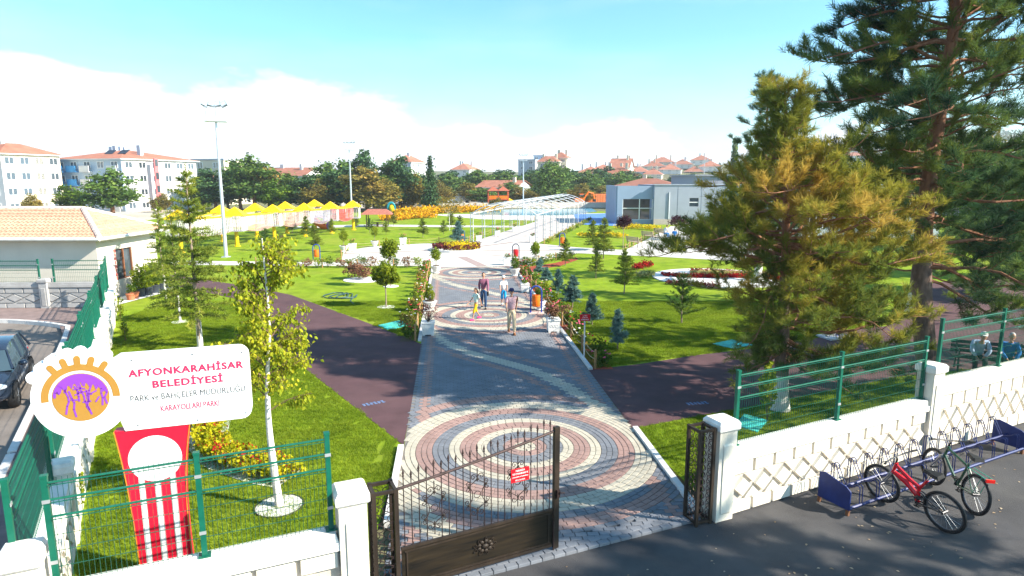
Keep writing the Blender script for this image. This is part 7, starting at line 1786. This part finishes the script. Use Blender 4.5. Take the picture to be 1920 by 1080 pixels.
van('dark van half hidden behind the white van', 757, 379, 4.4, 1.9, .5, M('van_dark', (.05, .06, .09), rough=.35), )
van('silver car parked behind the pergola arches', 1045, 379, 4.2, 1.5, .2, M('car_silver', (.5, .52, .54), rough=.3, metal=.5), 'parked_car', 'car'); van('white car parked right of the silver car', 1058, 379, 4.2, 1.5, .2, m_vw, 'parked_car', 'car')
# orange machines and containers
def container(label, px_, yb, L_, H, col, rz=.1):
    b_ = P(px_, yb); t = thing('container', label, 'container', (b_.x, b_.y, .02), rz); MB().box((0, 0, H / 2 + .1), (L_, 2.2, H)).build('body', col, t)
    for k in range(int(L_ / .6)): MB().box((-L_ / 2 + .3 + k * .6, -1.12, H / 2 + .1), (.14, .06, H - .2)).build('rib', col, t)
container('long orange container at the edge of the yard', 1125, 383, 8, 2.3, M('container_orange', (.60, .17, .05), rough=.6)); container('second orange container right of the first', 1143, 382, 4.5, 2.2, MATS['container_orange'], .3)
ex_ = P(1088, 384); t = thing('excavator', 'small orange excavator with raised arm in the yard', 'excavator', (ex_.x, ex_.y, 0), .2)
for y in (-.8, .8): MB().prism([(-1.5, .0), (1.5, .0), (1.7, .35), (1.5, .7), (-1.5, .7), (-1.7, .35)], y - .22, y + .22, 'y').build('track', m_black, t)
MB().box((-.4, 0, 1.15), (2.2, 1.9, .8)).build('body', m_orange, t); MB().box((.3, .4, 1.95), (1.1, .95, 1.1), taper=.85).build('cab', m_orange, t); MB().box((.3, .4, 2.05), (1.12, .97, .6), taper=.88).build('window', m_pane, t)
MB().tube([(.6, -.3, 1.3), (1.8, -.3, 2.9), (3.0, -.3, 2.6)], .2, 5).tube([(3.0, -.3, 2.6), (3.3, -.3, 1.2)], .15, 5).build('arm', m_orange, t); MB().prism([(3.0, .7), (3.6, .7), (3.5, 1.3), (3.1, 1.3)], -.7, .1, 'y').build('bucket', MATS['dark_metal'], t)
# red-brown playhouse in the yard
rp_ = P(934, 386); t = thing('play_castle', 'red-brown timber play structure before the gabled house', 'play structure', (rp_.x, rp_.y, 0), .1); m_rb = M('play_red', (.42, .085, .035), rough=.7)
for x in (-2.2, 0, 2.2):
    for y in (-1, 1): MB().box((x, y, 1.7), (.2, .2, 3.4)).build('post', m_rb, t)
for x in (-1.1, 1.1): MB().box((x, 0, 1.4), (2.1, 2.1, .15)).build('deck', m_rb, t); MB().add([(x - 1.4, -1.4, 3.3), (x + 1.4, -1.4, 3.3), (x + 1.4, 1.4, 3.3), (x - 1.4, 1.4, 3.3), (x, 0, 4.3)], [(0, 1, 4), (1, 2, 4), (2, 3, 4), (3, 0, 4), (3, 2, 1, 0)]).build('roof', M('play_roof', (.34, .10, .06), rough=.8), t); MB().box((x, -1.05, 1.9), (1.8, .08, .7)).build('parapet', m_orange, t)
MB().tube([(2.2, -.4, 1.4), (3.4, -.8, .7), (4.4, -1.1, .2)], .4, 6).build('slide', m_yel, t)
for k in range(8):
    b_ = P(958 + k * 3.2, 381); o = MB().box((0, 0, .55), (.42, .12, 1.1)).box((0, 0, 1.14), (.30, .10, .1)).build('picket', m_orange, None, loc=(b_.x, b_.y, 0)); tag(o, ordw[k] + ' orange picket of the short row before the gabled house', 'picket', 'orange pickets before the gabled house')
# boundary wall of the yard
ya, yb_ = P(700, 392), P(1160, 389); o = thing('yard_wall', 'low pale wall along the back of the park', 'wall', (ya.x, ya.y, 0), math.atan2(yb_.y - ya.y, yb_.x - ya.x)); Lw = (yb_ - ya).length
for k in range(int(Lw / 6)): MB().box((k * 6 + 3, 0, .55), (5.9, .25, 1.1)).build('panel', M('pale_wall', (.58, .52, .46), rough=.9, scale=.6), o)
for k in range(int(Lw / 6) + 1): MB().box((k * 6, 0, .65), (.3, .36, 1.3)).build('pier', MATS['pale_wall'], o)
# colourful playground behind the pines
pgx = P(1390, 440)
for i, (px_, yb, c_, lab) in enumerate(((1392, 440, m_orange, 'orange and red play tower glimpsed through the bushy pine'), (1425, 452, m_redp, 'red play tower glimpsed left of the pine trunk'), (1462, 446, M('play_green', (.03, .35, .06), rough=.5), 'green play tower glimpsed behind the pine trunk'))):
    b_ = P(px_, yb); t = thing('play_tower', lab, 'play tower', (b_.x, b_.y, 0), .3 * i)
    for x in (-.6, .6):
        for y in (-.6, .6): MB().tube([(x, y, 0), (x, y, 2.4)], .06, 6).build('post', m_blue, t)
    MB().box((0, 0, 1.1), (1.3, 1.3, .1)).build('deck', c_, t); MB().lathe([(1.0, 2.4), (.05, 3.2)], 6).build('roof', c_, t); MB().box((0, -.62, 1.5), (1.2, .06, .7)).build('panel', m_yel, t)
for k, (px_, yb) in enumerate(((1320, 446), (1330, 447))):
    b_ = P(px_, yb); o = shrub(('small yellow-green plant beside the terrace bush', 'small yellow-green plant farther right beside the terrace bush')[k], (b_.x, b_.y), .3, 1.3, mf_lime, 480 + k, None, 0, 40, 'small_plant')
# ================================================================== trees of the background
def far_tree_mesh(kind, seed):
    r = np.random.default_rng(seed)
    if kind == 'pine':
        lob = [(r.normal() * .6, r.normal() * .6, z, rr_, .75) for z, rr_ in ((9.3, .8), (8.4, 1.4), (7.4, 1.9), (6.3, 2.2), (5.1, 2.3), (4.0, 2.1), (2.9, 1.7))] + [(2.0 * math.cos(a), 2.0 * math.sin(a), r.uniform(2.6, 7.4), 1.1, .7) for a in np.linspace(0, 6.28, 8)[:-1]]; n = 760
    elif kind == 'round':
        lob = [(0, 0, 5.2, 2.2, 3.0), (0, 0, 2.6, 1.7, 1.4)] + [(1.9 * math.cos(a), 1.9 * math.sin(a), 2.6 + 4.4 * r.uniform(), 1.25, 1.2) for a in np.linspace(0, 6.28, 8)[:-1]] + [(r.normal(), r.normal(), 8.3, 1.1, 1.3)]; n = 760
    else:
        lob = [(0, 0, z, max(.35, 2.2 * (1 - z / 10.2)), .55) for z in np.linspace(1.4, 9.8, 12)]; n = 520
    return lob, n
FT = {}
for kind, mats in (('pine', (mf_far, mf_far_d, mf_far_y)), ('round', (mf_far, mf_far_y, mf_green)), ('cone', (mf_far_d, mf_far))):
    for i, m_ in enumerate(mats):
        lob, n = far_tree_mesh(kind, 500 + i * 7); FT[(kind, i)] = (lobes_crown(lob, n, FARCL[i % 3], m_, 510 + i, 1.0, .6), MB().tube([(0, 0, 0), (.1, 0, 3), (0, .1, 6), (0, 0, 8.6)], [.26, .2, .14, .05], 7).mesh('trunk', m_bark_pine if kind == 'pine' else m_bark))
def far_tree(label, px_, yb, yt, kind, i, wpx=None, D=None, rz=0.0, group='trees behind the park', name=None):
    if D is None: b_ = P(px_, yb); z0 = 0; H = hgt(px_, yb, yt)
    else: b_ = PD(px_, yb, D); z0 = terr(b_.x, D) - .1; H = PD(px_, yt, D).z - z0; b_.z = z0
    cr_, tk = FT[(kind, i)]; t = thing(name or {'pine': 'pine_tree', 'round': 'broadleaf_tree', 'cone': 'fir_tree'}[kind], label, 'tree', (b_.x, b_.y, z0), rz, group)
    s = H / 10.0; sx = s
    if wpx: sx = (wpx / F * (b_.y * _cp + 5 * _sp)) / 5.6
    t.scale = (sx, sx, s); addobj('trunk', tk, t); addobj('crown', cr_, t); return t
belt = [(382, 396, 332, 'round', 0, 60), (405, 396, 318, 'pine', 1, 60), (428, 394, 326, 'round', 2, 50), (452, 396, 300, 'pine', 0, 62), (478, 397, 293, 'pine', 0, 75), (505, 396, 312, 'pine', 2, 55), (524, 398, 334, 'round', 2, 55), (545, 397, 326, 'pine', 0, 60), (570, 397, 330, 'pine', 1, 62), (592, 398, 336, 'round', 1, 50), (612, 394, 304, 'pine', 0, 60), (632, 396, 300, 'round', 0, 56), (652, 396, 316, 'pine', 1, 60), (674, 394, 284, 'pine', 1, 52), (688, 399, 312, 'pine', 2, 70), (712, 400, 322, 'round', 1, 62), (732, 396, 302, 'pine', 0, 60), (752, 396, 296, 'pine', 1, 56), (772, 396, 326, 'round', 1, 46), (788, 394, 336, 'round', 0, 40), (808, 398, 296, 'cone', 0, 42)]
for i, (x, yb, yt, k, m_, w_) in enumerate(belt): far_tree((ordw[i] if i < len(ordw) else 'last') + ' tree of the belt behind the rope course from the left', x, yb - 3, yt, k, m_, w_ * 1.2, rz=i * 1.3)
b2 = [(840, 325, 0), (858, 320, 1), (876, 326, 1), (892, 318, 0), (908, 322, 1), (926, 316, 1), (944, 322, 0), (962, 318, 1), (984, 316, 1), (1004, 322, 0), (1024, 316, 1), (1046, 302, 0), (1064, 318, 1), (1084, 320, 1), (1104, 316, 0), (1124, 318, 1), (1146, 312, 1), (1166, 318, 0), (1186, 322, 1), (1208, 328, 0), (1252, 326, 1), (1278, 330, 1), (1300, 324, 0)]
for i, (x, yt, m_) in enumerate(b2): far_tree(ordw[i] + ' dark pine of the row behind the white house from the left', x, 374, yt + (i % 3) * 2, 'pine', m_, 56 + (i * 7) % 16, D=175 + (i * 13) % 35, rz=i * 2.1, group='dark pine row behind the white house')
for i in range(18):
    far_tree(ordw[i] + ' tree of the farther row behind the belt from the left', 372 + i * 25, 376, 322 + (i * 37) % 16, ('pine', 'round', 'pine')[i % 3], i % 2, 66, D=165 + (i * 29) % 50, rz=i * 1.9, group='farther tree row behind the belt')
for i in range(20):
    far_tree(ordw[i] + ' tree of the lowest row behind the yard from the left', 826 + i * 26, 378, 338 + (i * 23) % 14, ('round', 'pine')[i % 2], (i + 1) % 2, 52, D=150 + (i * 17) % 24, rz=i * 1.1, group='lowest tree row behind the yard')
for i, (x, yb, yt, k, m_, w_, lab) in enumerate([(8, 398, 335, 'round', 0, 40, 'dark tree cut by the left picture edge'), (140, 402, 344, 'round', 2, 62, 'light green tree left of the light pine above the kiosk'), (212, 406, 318, 'pine', 0, 92, 'broad light green pine above the kiosk roof'), (64, 404, 362, 'round', 1, 34, 'thin small tree in front of the cream block'), (36, 410, 396, 'round', 2, 26, 'low green bush before the cream block'), (302, 398, 362, 'round', 1, 34, 'small yellowish tree before the white block'), (1035, 384, 300, 'round', 0, 62, 'large leafy tree right of the white gabled house'), (1010, 380, 340, 'round', 0, 34, 'tree at the corner of the white gabled house'), (1165, 392, 372, 'round', 0, 20, 'small tree left of the grey building'), (1400, 380, 296, 'pine', 0, 60, 'dark pine rising behind the lilac hall'), (1372, 384, 266, 'cone', 1, 40, 'slender fir behind the bushy pine tip'), (930, 392, 370, 'round', 1, 26, 'small pale tree in the yard')]): far_tree(lab, x, yb, yt, k, m_, w_, rz=i * .9, group=None)
for i in range(14):
    x = 1440 + i * 38; far_tree(ordw[i] + ' tree of the dark row behind the big pines from the left', x, 405, 300 - (i % 4) * 14 - (i > 8) * 20, ('pine', 'round')[i % 2], i % 2, 70, rz=i * 1.7, group='dark tree row behind the big pines')
for i, (x, yb, yt) in enumerate(((1895, 520, 230), (1960, 560, 250), (1850, 470, 270))): far_tree(('dark leafy tree at the right edge between the pines', 'leafy tree just past the right edge', 'leafy tree behind the right edge pines')[i], x, yb, yt, 'round', 0, (150, 190, 130)[i], rz=i, group=None)
# far woods on the hills: one mass
r = np.random.default_rng(77); A = []
for k in range(6000):
    x = r.uniform(230, 1500); y = r.uniform(560, 1050)
    if x < y * .95 and terr(x, y) > 14 and (lowfreq(np.array([[x, y, 0]]), .012, 5)[0] > -.12): A.append((x, y, terr(x, y) + r.uniform(0, 3)))
A = np.array(A); o = addobj('far_woods', scatter('far_woods', *FARCL[1], A, rand_rot(len(A), r), r.uniform(5, 9, len(A)), np.clip(.4 + .25 * r.normal(size=len(A)), 0, 1), mf_far_d)); tag(o, 'dark woods scattered over the distant slopes', 'woods', None, 'stuff')
# ================================================================== fallen leaves on the street and walk (uncountable)
r = np.random.default_rng(99); n = 240
A = np.stack([r.uniform(.5, 11, n), r.uniform(6.5, 13, n), np.full(n, -.022)], 1)
A = A[[(Vector((a[0], a[1], 0)) - WR).dot(WN2) < -.05 for a in A]]
lv = np.array([(-.5, 0, 0), (0, -.3, .12), (.55, 0, 0), (0, .32, .1)]) * .06
o = addobj('fallen_leaves', scatter('fallen_leaves', lv, np.array([(0, 1, 2, 3)]), A, align_rot(np.tile([0, 0, 1.], (len(A), 1)), r), r.uniform(.4, 1.2, len(A)), r.uniform(.5, 1, len(A)), MF('dry_leaves', [(.16, .09, .04), (.32, .20, .10), (.55, .45, .32)], .2))); tag(o, 'dry leaves scattered on the asphalt by the wall', 'fallen leaves', None, 'stuff')
# ================================================================== haze: one closed box of even, thin air round the camera and the scene
hz = bpy.data.materials.new('haze_air'); hz.use_nodes = True; hz.node_tree.nodes.clear()
_pv = hz.node_tree.nodes.new('ShaderNodeVolumePrincipled'); _pv.inputs['Color'].default_value = (.88, .93, 1, 1); _pv.inputs['Density'].default_value = .00035; _pv.inputs['Anisotropy'].default_value = .2
_po = hz.node_tree.nodes.new('ShaderNodeOutputMaterial'); hz.node_tree.links.new(_pv.outputs[0], _po.inputs['Volume'])
tag(MB().box((0, 500, 38), (2800, 1600, 80)).build('haze', hz), 'thin pale haze in the air over the town', None, None, 'stuff')
